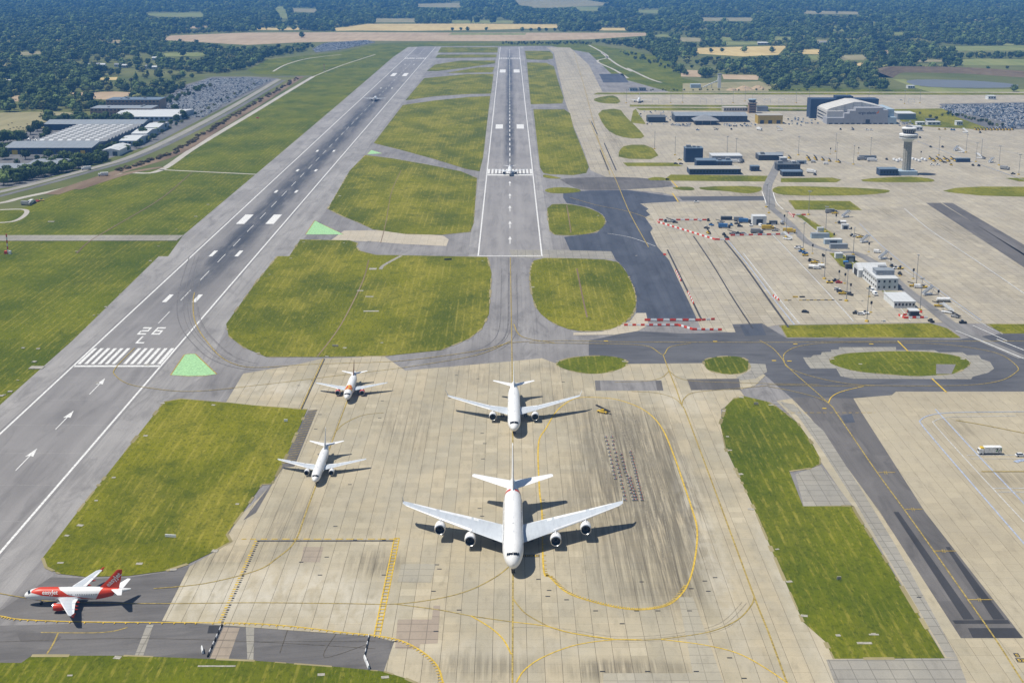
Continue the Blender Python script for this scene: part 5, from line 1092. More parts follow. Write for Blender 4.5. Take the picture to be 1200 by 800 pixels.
sheet('quarry_floor', [(800, 98), (845, 97), (890, 95.5), (906, 101), (900, 107.5), (800, 107.5)], 0.12, M['greyfield']); 
for x, y, r, h, lab in ((872, 105.5, 16, 7, 'pale gravel heap beside the batching plant'), (858, 106, 10, 4, 'small grey gravel heap beside white ramp'), (888, 104.5, 14, 6, 'tan sand heap at the wood edge')):
    p = g(x, y); o = MB(); prof = [(r*k, h*(1-k**1.3)) for k in (1, 0.75, 0.5, 0.25, 0.02)]; o.lathe(prof, 14, (p.x, p.y, 0.1))
    o.v = [(v[0]+random.uniform(-.8, .8), v[1]+random.uniform(-.8, .8), max(0.05, v[2]+random.uniform(-.4, .4))) for v in o.v]; tag(o.build('gravel_heap', M['stubble']), lab, 'heap')
# ------------------------------------------------------------------ fields
FLD = [
 ('stubble', [(187, 47), (200, 42), (290, 38.5), (420, 38), (420, 48.5), (350, 50), (290, 53), (240, 50)]), ('stubble', [(400, 38), (560, 38.5), (757, 38.7), (757, 42), (690, 46.5), (590, 48.5), (400, 48)]),
 ('gold', [(408, 31), (430, 28.3), (560, 28), (656, 29), (655, 33), (560, 35.5), (480, 36.5), (412, 36)]), ('pasture', [(530, 38.8), (617, 39.2), (615, 41.2), (525, 41)]),
 ('greyfield', [(-60, 134), (55, 131), (82, 132), (90, 135), (50, 150), (0, 160), (-60, 168)]), ('stubble', [(80, 109), (135, 107.5), (163, 109), (130, 117.5), (108, 116)]), ('stubble', [(10, 113), (24, 112), (25, 119), (14, 119)]),
 ('pasture', [(180, 62), (267, 61.5), (232, 66.3), (195, 66.5)]), ('greyfield', [(2, 62.5), (48, 60.3), (58, 62.3), (30, 65)]), ('pasture', [(157, 16), (240, 15), (238, 20), (190, 20)]), ('stubble', [(113, 48.5), (123, 48), (125, 51), (114, 51)]), ('stubble', [(130, 47.5), (141, 47.5), (141, 50.5), (131, 50.5)]), ('pasture', [(60, 90), (84, 86.5), (80, 92), (64, 92)]), ('gold', [(117, 91.5), (138, 90.5), (136, 94), (118, 94)]), ('stubble', [(200, 31.5), (255, 30.5), (250, 33.5), (205, 33.5)]),
 ('gold', [(15, 81.5), (29, 81.5), (29, 84.5), (16, 84)]), ('greyfield', [(62, 45.5), (76, 44.5), (75, 47.5), (63, 47.5)]), ('pasture', [(320, 8), (335, 8), (338, 22), (330, 22)]), ('greyfield', [(340, 10), (372, 11), (370, 15), (342, 14)]), ('gold', [(300, 33), (352, 32.5), (350, 35.5), (302, 35.5)]), ('gold', [(392, 33), (420, 31), (418, 36), (394, 36.5)]), ('greyfield', [(0, 74.5), (20, 75), (18, 77.5), (0, 77.5)]),
 ('gold', [(815, 56.5), (870, 55), (922, 54), (912, 64.5), (870, 66.5), (815, 63)]), ('pasture', [(843, 43.5), (860, 44.5), (858, 48), (844, 48)]), ('pasture', [(847, 49), (902, 49), (900, 52.3), (850, 53)]), ('gold', [(940, 58.5), (964, 58), (960, 64), (938, 63.5)]), ('pasture', [(947, 65), (963, 65), (961, 70.3), (947, 70)]), ('greyfield', [(984, 65), (1022, 64.5), (1012, 70.5), (986, 70.3)]), ('stubble', [(798, 82), (824, 83), (821, 90.5), (798, 90)]), ('pasture', [(905, 43), (930, 44), (926, 47), (908, 47)]),
 ('pasture', [(1098, 55), (1205, 53.5), (1205, 59.5), (1108, 60)]), ('pasture', [(1124, 70), (1145, 69), (1210, 70), (1210, 77), (1126, 77)]), ('greyfield', [(935, 13), (1005, 14), (1012, 17.3), (945, 16.5)]), ('greyfield', [(485, 5), (541, 3.6), (540, 9), (490, 8.5)]), ('greyfield', [(600, -1), (680, -1), (722, 6), (642, 9.5), (610, 6.5)]), ('pasture', [(672, 8), (702, 9), (700, 13), (680, 13)]), ('greyfield', [(437, 22), (486, 22), (488, 26.5), (440, 26.5)]), ('pasture', [(528, 24), (602, 24.5), (602, 27.3), (530, 27.3)]), ('stubble', [(1030, 60), (1042, 59), (1042, 64), (1030, 63.5)]), ('greyfield', [(820, 21), (885, 21), (880, 25), (822, 25)]), ('gold', [(700, 33), (735, 33), (735, 36), (702, 36)]), ('pasture', [(745, 12), (775, 12), (772, 16), (748, 15)]), ('greyfield', [(795, 44), (825, 45), (822, 49), (795, 49)]), ('stubble', [(846, 87.5), (890, 88.5), (888, 94), (848, 93)]), ('pasture', [(1045, 38), (1062, 38), (1060, 41), (1046, 41)]), ('pasture', [(1020, 27), (1030, 27), (1030, 29.5), (1021, 29.5)])]
rf = random.Random(8)
for i in range(34):
    x_ = rf.uniform(0, 1180); y_ = rf.choice((rf.uniform(3, 28), rf.uniform(20, 60), rf.uniform(45, 92))); w_ = rf.uniform(10, 46); h_ = rf.uniform(1.2, 2.6)*(0.6+y_/70)
    if (400 < x_ < 760 and y_ > 24) or (180 < x_+w_ and x_ < 420 and y_ > 34) or (x_ > 1020 and y_ > 76) or (760 < x_ < 840 and y_ > 60): continue
    FLD.append((rf.choice(('pasture', 'greyfield', 'gold', 'pasture', 'greyfield')), [(x_, y_+h_*.5), (x_+w_*.3, y_), (x_+w_, y_+h_*.2), (x_+w_*.9, y_+h_), (x_+w_*.2, y_+h_)]))
for i, (m, P) in enumerate(FLD): sheet('field', P, 0.09+0.002*i, M[m])
# ------------------------------------------------------------------ trees
def leafm(name, a, b):
    t = NT(name, 0.9, 0.15); p = t.pos(); rn_ = t.rnd(); n = t.noise(p, 0.35, 3, 0.6)
    c = t.mix(t.rng(n, 0.35, 0.65), a, b); c = t.mix(t.rng(rn_, 0.25, 0.0, 0.0, 0.6), c, tuple(k*0.5 for k in a)); c = t.mix(t.rng(rn_, 0.6, 1.0, 0.0, 0.75), c, tuple(k*1.7 for k in b))
    return t.out(c)
LEAF = [leafm('dark foliage', (0.026, 0.048, 0.016), (0.060, 0.090, 0.028)), leafm('mid foliage', (0.055, 0.086, 0.028), (0.105, 0.145, 0.045)), leafm('olive foliage', (0.085, 0.102, 0.032), (0.150, 0.158, 0.055))]
BARK = paint((0.07, 0.05, 0.035), 0.95, wear=0.3)
def crown_mesh(seed, rad, h0, h1, lumps, leaves, lsize, mat, base=None, off=(0, 0), conic=0.0):
    rg = random.Random(seed); mb = base or MB(); hc = (h0+h1)/2; hh = (h1-h0)/2
    ico = _ico
    for k in range(lumps):
        a = rg.uniform(0, 6.283); rr = rad*rg.uniform(0.15, 0.62) if k else 0; z = rg.uniform(-0.55, 0.6)
        rr *= (1-conic*(z+0.6)/1.2)
        cx, cy, cz = off[0]+rr*math.cos(a), off[1]+rr*math.sin(a), hc+z*hh; s = rad*rg.uniform(0.34, 0.52)*(1.25 if k == 0 else 1)
        vs = [(cx+v[0]*s*rg.uniform(0.78, 1.2), cy+v[1]*s*rg.uniform(0.78, 1.2), cz+v[2]*s*0.85*rg.uniform(0.8, 1.2)) for v in ico[0]]
        mb.add(vs, ico[1])
    for k in range(leaves):
        u = rg.uniform(-1, 1); a = rg.uniform(0, 6.283); q = math.sqrt(max(0, 1-u*u)); d = rg.uniform(0.72, 1.08)
        taper = 1-conic*(u+1)/2
        c = Vector((off[0]+rad*q*math.cos(a)*d*taper, off[1]+rad*q*math.sin(a)*d*taper, hc+hh*u*d)); ax = Vector((rg.gauss(0, 1), rg.gauss(0, 1), rg.gauss(0, 1))).normalized(); bx = ax.orthogonal().normalized(); cx = ax.cross(bx); s = lsize*rg.uniform(0.6, 1.35)
        mb.add([c+bx*s, c+cx*s*0.8, c-bx*s*0.9, c-cx*s*0.8], [(0, 1, 2, 3)])
    return mb
_b = bmesh.new(); bmesh.ops.create_icosphere(_b, subdivisions=1, radius=1.0); _b.verts.ensure_lookup_table(); _ico = ([tuple(v.co) for v in _b.verts], [tuple(v.index for v in f.verts) for f in _b.faces]); _b.free()
crowns = []; trunks = []
SPEC = [(6.2, 2.2, 11.5, 13, 170, 0.8, 0, 0), (7.6, 2.2, 13.0, 15, 190, 0.9, 1, 0), (4.8, 1.8, 10.0, 11, 150, 0.75, 0, 0.2), (8.4, 2.4, 14.5, 17, 210, 0.95, 0, 0.1), (5.6, 1.4, 9.0, 11, 150, 0.75, 2, 0), (3.8, 1.5, 15.0, 11, 150, 0.7, 0, 0.6)]
for i, (rad, h0, h1, lu, le_, ls, lm, co) in enumerate(SPEC):
    crowns.append(crown_mesh(50+i, rad, h0, h1, lu, le_, ls, None, conic=co).mesh('crown', LEAF[lm], fix=False))
    tb = MB().cyl((0, 0, 0), (0, 0, h0+1.5), 0.38, 0.26, 7)
    for k in range(4): a = k*1.7+i; tb.cyl((0, 0, h0+0.6), (rad*0.5*math.cos(a), rad*0.5*math.sin(a), h0+(h1-h0)*0.45), 0.17, 0.06, 5, False)
    trunks.append(tb.mesh('trunk', BARK, fix=False))
WEST = [(-70, -36), (400, -36), (400, 37), (290, 37.5), (200, 41), (187, 47), (240, 51), (290, 54), (350, 51), (372, 52), (366, 58), (330, 66), (313, 68), (290, 82), (245, 88), (238, 92), (205, 112), (180, 116), (165, 126), (130, 130), (90, 132), (82, 131), (55, 130.5), (-70, 133)]
MIDP = [(400, -36), (760, -36), (760, 37.5), (400, 37.5)]
EAST = [(757, -36), (1270, -36), (1270, 83), (1040, 83), (1025, 90), (1038, 106.5), (1000, 107), (905, 106), (893, 96), (846, 86.5), (822, 94), (800, 92), (780, 80), (762, 62), (740, 56), (690, 50), (690, 44), (757, 42)]
fieldpx = [P for _, P in FLD]
def open_view(x, y, h):
    for z in (0.0, h*0.5, h):
        q = prj(x, y, z)
        for P in fieldpx:
            if inside(q[0], q[1], P): return False
    return True
rg = random.Random(11); far_pts = []; near_pts = []
Y0, Y1 = 1700, 9800
y = Y0
while y < Y1:
    step = 16 if y < 4200 else (17.5 if y < 6000 else 23)
    hw = y*0.40+60; x = -hw
    while x < hw:
        xx, yy = x+rg.uniform(-0.45, 0.45)*step, y+rg.uniform(-0.45, 0.45)*step; x += step
        q = prj(xx, yy)
        if not (-60 < q[0] < 1260): continue
        if not (inside(q[0], q[1], WEST) or inside(q[0], q[1], MIDP) or inside(q[0], q[1], EAST)): continue
        dn = math.sin(xx*0.011+1.3*math.sin(yy*0.007))+math.sin(yy*0.0061+2.1*math.sin(xx*0.0083))+0.5*math.sin((xx+yy)*0.031)
        if dn < -0.75 and rg.random() < 0.88: continue
        k = rg.choice((0, 1, 1, 1, 2, 3, 4, 4, 5 if rg.random() < 0.35 else 0)); s = rg.choice((0.65, 0.85, 1.0, 1.1, 1.3))*rg.uniform(0.9, 1.1)*(1.0 if yy < 4200 else 1.2 if yy < 6000 else 1.5)
        if not open_view(xx, yy, SPEC[k][2]*s): continue
        near_pts.append((xx, yy, k, s, rg.uniform(0, 6.28)))
    y += step
LOC = [  # hand placed trees: (px, py, kind, scale)
 (6, 187, 3, 0.9), (30, 187, 0, 1.0), (57, 186, 0, 1.0), (48, 193, 4, 0.9), (20, 195, 2, 0.8), (90, 191, 1, 0.9), (97, 190, 0, 0.9), (104, 189, 2, 0.9), (111, 190, 0, 0.9), (118, 189, 0, 0.8), (124, 190, 2, 0.8), (86, 194, 4, 0.8), (140, 181, 2, 0.8), (149, 178, 0, 0.7), (160, 174, 0, 0.8), (165, 170, 2, 0.8), (174, 166, 4, 0.8), (180, 164, 0, 0.7), (132, 172, 4, 0.7), (8, 205, 0, 0.9), (3, 213, 1, 0.9), (12, 212, 0, 0.9), (20, 215, 3, 0.8), (30, 212, 0, 0.9), (38, 211, 0, 0.8), (45, 208, 3, 0.8), (52, 207, 0, 0.9), (60, 205, 0, 0.9), (66, 203, 2, 0.9), (72, 203, 0, 0.9), (78, 201, 1, 0.8), (85, 200, 0, 0.8), (92, 198, 0, 0.8), (25, 205, 2, 0.8), (-6, 209, 1, 0.9),
 (4, 168, 3, 1.0), (12, 167, 1, 1), (20, 167, 3, 1), (28, 166, 0, 1), (36, 158, 0, 1), (44, 154, 3, 0.9), (48, 151, 1, 0.8), (56, 144, 3, 1.3), (62, 147, 0, 1.1), (16, 163, 0, 0.9), (8, 163, 1, 0.9), (25, 162, 0, 0.9)]
for i in range(46):
    t_ = rg.random(); LOC.append((t_*125, 219-t_*28-rg.uniform(0, 9)*(1-t_*.5), rg.choice((0, 0, 1, 2, 3)), rg.uniform(0.7, 1.0)))
for i in range(34): LOC.append((66+i*2.6+rg.uniform(-1, 1), 148.5-i*0.12+rg.uniform(-2.4, 0.6), rg.choice((0, 1, 2, 3)), rg.uniform(0.75, 1.05)))
for x_, y_ in ((52, 191), (44, 189), (66, 190), (74, 189), (82, 189), (60, 196), (50, 200), (113, 184), (118, 180), (128, 178), (136, 174), (146, 170), (152, 167), (168, 161), (182, 157), (190, 152), (200, 147), (207, 143), (214, 140), (118, 144), (124, 142), (100, 140), (96, 137), (90, 138), (186, 137), (196, 135), (205, 131), (10, 176), (0, 178), (16, 174), (24, 172), (56, 160), (50, 163)): LOC.append((x_, y_, rg.choice((0, 1, 2, 3)), rg.uniform(0.65, 0.95)))
for i in range(26): LOC.append((190+i*2.2+rg.uniform(-3, 3), 124-i*0.95+rg.uniform(-3, 3), rg.choice((0, 2, 2, 4)), rg.uniform(0.5, 0.8)))
for i in range(16): LOC.append((183+i*7.6+rg.uniform(-1, 1), 160-i*4.0+rg.uniform(-1, 1), rg.choice((2, 4)), rg.uniform(0.35, 0.6)))
for i in range(22): LOC.append((1112+i*2.9+rg.uniform(-2, 2), 134+i*0.72+rg.uniform(-1.5, 1.5), rg.choice((2, 4)), rg.uniform(0.35, 0.55)))
for i in range(30): LOC.append((252+i*1.9, 86.5-i*0.55+rg.uniform(-4, 1), rg.choice((0, 1, 3)), rg.uniform(0.7, 0.95)))
for i in range(40): LOC.append((590+i*2.6+rg.uniform(-1, 1), 52.2+rg.uniform(-1.2, 0.6), rg.choice((2, 4)), rg.uniform(0.6, 0.9)))
for i in range(26): LOC.append((728+i*3.0+rg.uniform(-2, 2), 62+i*1.0+rg.uniform(-2, 2), rg.choice((0, 2, 4, 1)), rg.uniform(0.5, 0.9)))
for i in range(30): LOC.append((740+i*7+rg.uniform(-3, 3), 106.6+rg.uniform(-0.8, 0.2), 4, rg.uniform(0.25, 0.4)))
LOC += [(354, 44.5, 1, 1.3), (833, 62, 0, 1.0), (846, 61.5, 0, 1.0), (872, 61.5, 1, 1.2), (905, 62, 1, 1.1), (530, 36.5, 0, 1), (540, 36, 0, 0.9), (548, 36.5, 1, 1), (570, 36, 0, 1), (612, 37, 1, 1), (622, 37, 0, 1), (632, 37, 1, 1), (640, 37, 0, 1), (650, 37, 0, 1), (1188, 107.5, 1, 0.9), (230, 52, 0, 1.1), (212, 53, 1, 1.2), (1090, 138, 4, 0.5), (1097, 140, 4, 0.5), (1104, 136, 4, 0.4), (1078, 134, 4, 0.4)]
ind = []
for px, py, k, s in LOC: p = g(px, py); ind.append((p.x, p.y, k, s*0.92, rg.uniform(0, 6.28)))
cand = sorted(near_pts, key=lambda t: t[1]); room = max(0, 300-len(ind)); single = ind[:300]+cand[:room]; rest = ind[300:]+cand[room:]
def tree_label(x, y):
    q = prj(x, y)
    if q[0] < 130 and q[1] > 170: return 'leafy dark tree standing among the low warehouses by the road', 'trees among the warehouses'
    if q[0] < 190 and q[1] > 128: return 'dark tree in the belt behind the vast warehouse', 'trees behind the warehouse'
    if q[0] < 330: return 'dark tree on the wood edge round the warehouse car park', 'trees round the warehouse car park'
    if q[0] < 760: return 'small dark hedgerow tree near the runway ends and tan fields', 'trees by the runway ends'
    if q[1] > 128: return 'low scrubby tree beside the car park past the hangar', 'scrub by the hangar car park'
    return 'dark tree on the wood edge behind the hangar', 'trees on the wood edge behind the hangar'
TK = ['round dark', 'broad mid green', 'compact dark', 'large spreading dark', 'low olive', 'slim conical dark']
for (x, y, k, s, rz) in single:
    lab, grp = tree_label(x, y); lab = TK[k]+lab[lab.index(' tree'):]; grp = TK[k]+' '+grp; e = empty('tree', (x, y, 0.05), rz, lab, 'tree', grp); e.scale = (s, s, s*rg.uniform(0.9, 1.1))
    for nm, me in (('trunk', trunks[k]), ('crown', crowns[k])):
        o = bpy.data.objects.new(nm, me); COL.objects.link(o); o.parent = e
# the rest of the woods: one mass, instanced over points
src = bpy.data.collections.new('tree kinds')
for k in range(6):
    rad, h0, h1, lu, le_, ls, lm, co = SPEC[k]
    mb = crown_mesh(90+k, rad, h0*0.8, h1, lu-2, 90, ls*1.15, None, conic=co); mb.cyl((0, 0, 0), (0, 0, h0+1), 0.36, 0.25, 5, False)
    src.objects.link(bpy.data.objects.new('wood_tree_%d' % k, mb.mesh('wood_tree', LEAF[lm], fix=False)))
def scatter(name, pts, coll):
    me = bpy.data.meshes.new(name); me.from_pydata([(p[0], p[1], 0.05) for p in pts], [], [])
    for nm, ty, col in (('kind', 'INT', [p[2] for p in pts]), ('size', 'FLOAT', [p[3] for p in pts]), ('turn', 'FLOAT', [p[4] for p in pts])):
        a = me.attributes.new(nm, ty, 'POINT'); a.data.foreach_set('value', col)
    o = bpy.data.objects.new(name, me); COL.objects.link(o); o['kind'] = 'stuff'
    ng = bpy.data.node_groups.new(name, 'GeometryNodeTree'); ng.interface.new_socket('Geometry', in_out='INPUT', socket_type='NodeSocketGeometry'); ng.interface.new_socket('Geometry', in_out='OUTPUT', socket_type='NodeSocketGeometry')
    N = ng.nodes; i_ = N.new('NodeGroupInput'); o_ = N.new('NodeGroupOutput'); ip = N.new('GeometryNodeInstanceOnPoints'); ci = N.new('GeometryNodeCollectionInfo')
    ci.inputs['Collection'].default_value = coll; ci.inputs['Separate Children'].default_value = True; ci.inputs['Reset Children'].default_value = True
    def at(nm, ty): n = N.new('GeometryNodeInputNamedAttribute'); n.data_type = ty; n.inputs['Name'].default_value = nm; return n.outputs['Attribute']
    cx = N.new('ShaderNodeCombineXYZ'); ng.links.new(at('turn', 'FLOAT'), cx.inputs[2]); e2r = N.new('FunctionNodeEulerToRotation'); ng.links.new(cx.outputs[0], e2r.inputs[0])
    ng.links.new(i_.outputs[0], ip.inputs['Points']); ng.links.new(ci.outputs[0], ip.inputs['Instance']); ip.inputs['Pick Instance'].default_value = True
    ng.links.new(at('kind', 'INT'), ip.inputs['Instance Index']); ng.links.new(e2r.outputs[0], ip.inputs['Rotation']); ng.links.new(at('size', 'FLOAT'), ip.inputs['Scale']); ng.links.new(ip.outputs[0], o_.inputs[0])
    md = o.modifiers.new('scatter', 'NODES'); md.node_group = ng
    return o
tag(scatter('woodland', rest, src), 'dark woods and hedges covering the countryside beyond the airfield')
print('trees', len(single), len(rest))
# dark scrub along the bank by the left road
bush = []
for i in range(150):
    t = i/150; P = [(140, 200.5), (200, 181), (250, 151), (300, 121), (350, 91)]; k = min(3, int(t*4)); f = t*4-k
    px = P[k][0]+(P[k+1][0]-P[k][0])*f; py = P[k][1]+(P[k+1][1]-P[k][1])*f; p = g(px, py); bush.append((p.x+rg.uniform(-4, 4), p.y+rg.uniform(-4, 4), 0, rg.uniform(0.5, 1.1), rg.uniform(0, 6)))
bc = bpy.data.collections.new('bush kinds'); bc.objects.link(bpy.data.objects.new('scrub_bush', crown_mesh(5, 3.2, 0.1, 2.6, 6, 60, 0.6, None).mesh('scrub', leafm('dry scrub', (0.07, 0.055, 0.03), (0.12, 0.10, 0.05)), fix=False)))
tag(scatter('scrub', bush, bc), 'brown dry scrub along the earth bank')
# ------------------------------------------------------------------ apron equipment
def wheels(par, xs, ys, r=0.34, w=0.24):
    for x in xs:
        for y in ys: MB().cyl((x-w/2, y, r), (x+w/2, y, r), r, None, 10).build('wheel', TYRE, par)
def v_car(c):
    e = empty('car'); MB().cbox(-0.88, 0.88, -2.1, 2.1, 0.28, 0.92, 0.12).build('body', c, e)
    vs = [(-.82, -1.2, .921), (.82, -1.2, .921), (.82, 1.9, .921), (-.82, 1.9, .921), (-.62, -.5, 1.45), (.62, -.5, 1.45), (.62, 1.45, 1.45), (-.62, 1.45, 1.45)]
    MB().add(vs, [(0, 1, 5, 4), (1, 2, 6, 5), (2, 3, 7, 6), (3, 0, 4, 7)]).build('glasshouse', GLASS, e); MB().box(-.63, .63, -.51, 1.46, 1.452, 1.5).build('roof', c, e)
    wheels(e, (-.8, .8), (-1.3, 1.3)); return e
def v_van(c):
    e = empty('van'); MB().cbox(-1, 1, -1.2, 2.6, 0.4, 2.3, 0.15).build('body', c, e)
    MB().add([(-1, -2.5, .4), (1, -2.5, .4), (1, -2.5, 1.1), (-1, -2.5, 1.1), (-1, -1.201, .4), (1, -1.201, .4), (1, -1.201, 2.2), (-1, -1.201, 2.2), (-1, -1.9, 1.3), (1, -1.9, 1.3)], [(0, 1, 2, 3), (3, 2, 9, 8), (8, 9, 6, 7), (0, 3, 8, 7, 4), (1, 5, 6, 9, 2)]).build('bonnet', c, e)
    MB().add([(-.85, -1.93, 1.4), (.85, -1.93, 1.4), (.85, -1.32, 2.1), (-.85, -1.32, 2.1)], [(0, 1, 2, 3)]).build('windscreen', GLASS, e); wheels(e, (-.88, .88), (-1.7, 1.6), 0.38); return e
def v_truck(c, box, yel=False):
    e = empty('truck'); MB().cbox(-1.2, 1.2, -4.6, -2.7, 0.55, 2.7, 0.2).build('cab', c, e); MB().box(-1.05, 1.05, -4.66, -4.4, 1.5, 2.4).build('windscreen', GLASS, e)
    MB().box(-1.0, 1.0, -2.6, 4.8, 0.6, 0.95).build('chassis', BLK, e); MB().cbox(-1.25, 1.25, -2.4, 4.8, 0.953, 3.5, 0.08).build('cargo_box', box, e)
    wheels(e, (-1.05, 1.05), (-3.7, 2.6, 3.8), 0.48, 0.34)
    if yel: MB().cbox(-1.1, 1.1, -3.9, -2.6, 2.703, 3.3, 0.2).build('wind_deflector', YELS, e)
    return e
def v_tug(c):
    e = empty('tug'); MB().cbox(-1, 1, -2.2, 2.0, 0.35, 1.05, 0.15).build('body', c, e); MB().cbox(-.8, .8, -0.4, 1.0, 1.053, 1.9, 0.12).build('cab', GLASS, e); wheels(e, (-.95, .95), (-1.4, 1.3), 0.42); return e
def v_loader(c):
    e = empty('belt_loader'); MB().cbox(-1, 1, -2.6, 2.4, 0.4, 1.1, 0.12).build('body', c, e)
    MB().box(-.55, .55, -3.8, 3.8, 0, 0.35, Matrix.Translation((0.3, 0, 1.9))@Matrix.Rotation(R(14), 4, 'X')).build('belt', BLK, e); MB().box(-.95, -.35, -1.2, 0.2, 1.103, 2.0).build('cab', c, e); wheels(e, (-.9, .9), (-1.7, 1.6), 0.4); return e
def v_stairs():
    e = empty('boarding_stairs'); MB().cbox(-1.2, 1.2, -3, 3.4, 0.45, 1.0, 0.1).build('chassis', WHT, e)
    MB().box(-.95, .95, -3.6, 4.4, 0, 0.4, Matrix.Translation((0, 0.2, 2.6))@Matrix.Rotation(R(30), 4, 'X')).build('stair_flight', SILV, e)
    for s in (-1, 1): MB().box(-0.04, 0.04, -3.6, 4.4, 0.4, 1.4, Matrix.Translation((s*0.95, 0.2, 2.6))@Matrix.Rotation(R(30), 4, 'X')).build('side_panel', WHT, e)
    MB().box(-1, 1, 3.6, 5.4, 4.55, 4.8).build('platform', SILV, e)
    for s in (-1, 1): MB().cyl((s*0.8, 2.6, 0.9), (s*0.8, 4.4, 4.6), 0.09, None, 6).build('prop', GRYP, e)
    wheels(e, (-1, 1), (-2, 2.4), 0.42); return e
def v_tank(c):
    e = empty('tank_trailer'); MB().cyl((0, -2.2, 1.7), (0, 2.2, 1.7), 1.1, None, 14).build('tank', c, e); MB().box(-.8, .8, -2.6, 2.6, 0.45, 0.62).build('chassis', BLK, e); wheels(e, (-.85, .85), (-1.6, 1.6), 0.4); return e
def v_dolly():
    e = empty('equipment_stand'); MB().cbox(-.55, .55, -.3, .3, 0.25, 0.5, 0.05).build('deck', GRYP, e)
    for x in (-.45, .45):
        for y in (-.22, .22): MB().cyl((x, y, 0), (x, y, 0.25), 0.07, None, 6).build('leg', BLK, e)
    MB().box(-.08, .08, -.08, .08, 0.5, 1.1).build('post', BLU, e); MB().box(0.25, 0.5, -0.2, 0.2, 0.5, 0.8).build('box', RED, e); return e
PRO = {}
def vehicle(kind, px, py, rz, label, cat, group=None):
    if kind not in PRO: PRO[kind] = (FACT[kind](), [False])
    p = g(px, py); o = place(PRO[kind][0], PRO[kind][1], (p.x, p.y, 0.21), rz, label, group, None); o['category'] = cat
    if group is None and 'group' in o: del o['group']
    return o
FACT = dict(wcar=lambda: v_car(WHT), bcar=lambda: v_car(BLK), blcar=lambda: v_car(BLU), rcar=lambda: v_car(REDP), scar=lambda: v_car(SILV), wvan=lambda: v_van(WHT), yvan=lambda: v_van(YELS), gtruck=lambda: v_truck(GRYP, GRYP), ytruck=lambda: v_truck(YELS, YELS), wtruck=lambda: v_truck(WHT, WHT), btruck=lambda: v_truck(BLK, BLU),
            ytug=lambda: v_tug(YELS), dtug=lambda: v_tug(BLK), wtug=lambda: v_tug(WHT), bltug=lambda: v_tug(BLU), loader=lambda: v_loader(YELS), dloader=lambda: v_loader(GRYP), stairs=v_stairs, tank=lambda: v_tank(SILV), wtank=lambda: v_tank(WHT), stand=v_dolly)
NAMES = dict(wcar=('white car', 'car'), bcar=('black car', 'car'), blcar=('blue car', 'car'), rcar=('red car', 'car'), scar=('silver car', 'car'), wvan=('white van', 'van'), yvan=('yellow van', 'van'), gtruck=('grey truck', 'truck'), ytruck=('yellow truck', 'truck'), wtruck=('white truck', 'truck'), btruck=('dark truck with blue load box', 'truck'), ytug=('yellow tug', 'tug'), dtug=('black tug', 'tug'), wtug=('white tug', 'tug'), bltug=('blue tug', 'tug'), loader=('yellow belt loader', 'belt loader'), dloader=('grey belt loader', 'belt loader'), stairs=('white mobile boarding stairs', 'stairs'), tank=('silver tank trailer', 'tank'), wtank=('white tank trailer', 'tank'))
# the delivery truck with green and black swirl, and the car beside it
tk_ = v_truck(WHT, WHT, True); p = g(1159, 532.5); tk_.location = (p.x, p.y, 0.21); tk_.rotation_euler = (0, 0, -R(90)); tag(tk_, 'white delivery truck with green black swirl on its box, driving on stands', 'truck')
for y, z, w, h, m in ((2.2, 1.6, 1.0, 0.7, GRN), (2.6, 2.3, 0.7, 0.8, BLK), (3.3, 1.3, 0.5, 1.2, BLK), (3.9, 2.2, 0.8, 0.9, GRN), (4.2, 1.4, 0.5, 1.0, BLK), (1.9, 2.7, 1.1, 0.4, BLK), (-0.6, 2.4, 0.5, 0.3, GRN)):
    for s in (1, -1):
        x = s*1.265; MB().add([(x, y, z), (x, y+w*0.7, z-h*0.1), (x, y+w, z+h), (x, y+w*0.25, z+h*0.8)], [(0, 1, 2, 3)]).build('swirl_mark', m, tk_)
vehicle('wcar', 1196, 535, R(90), 'white car with dark windows driving behind the delivery truck', 'car')
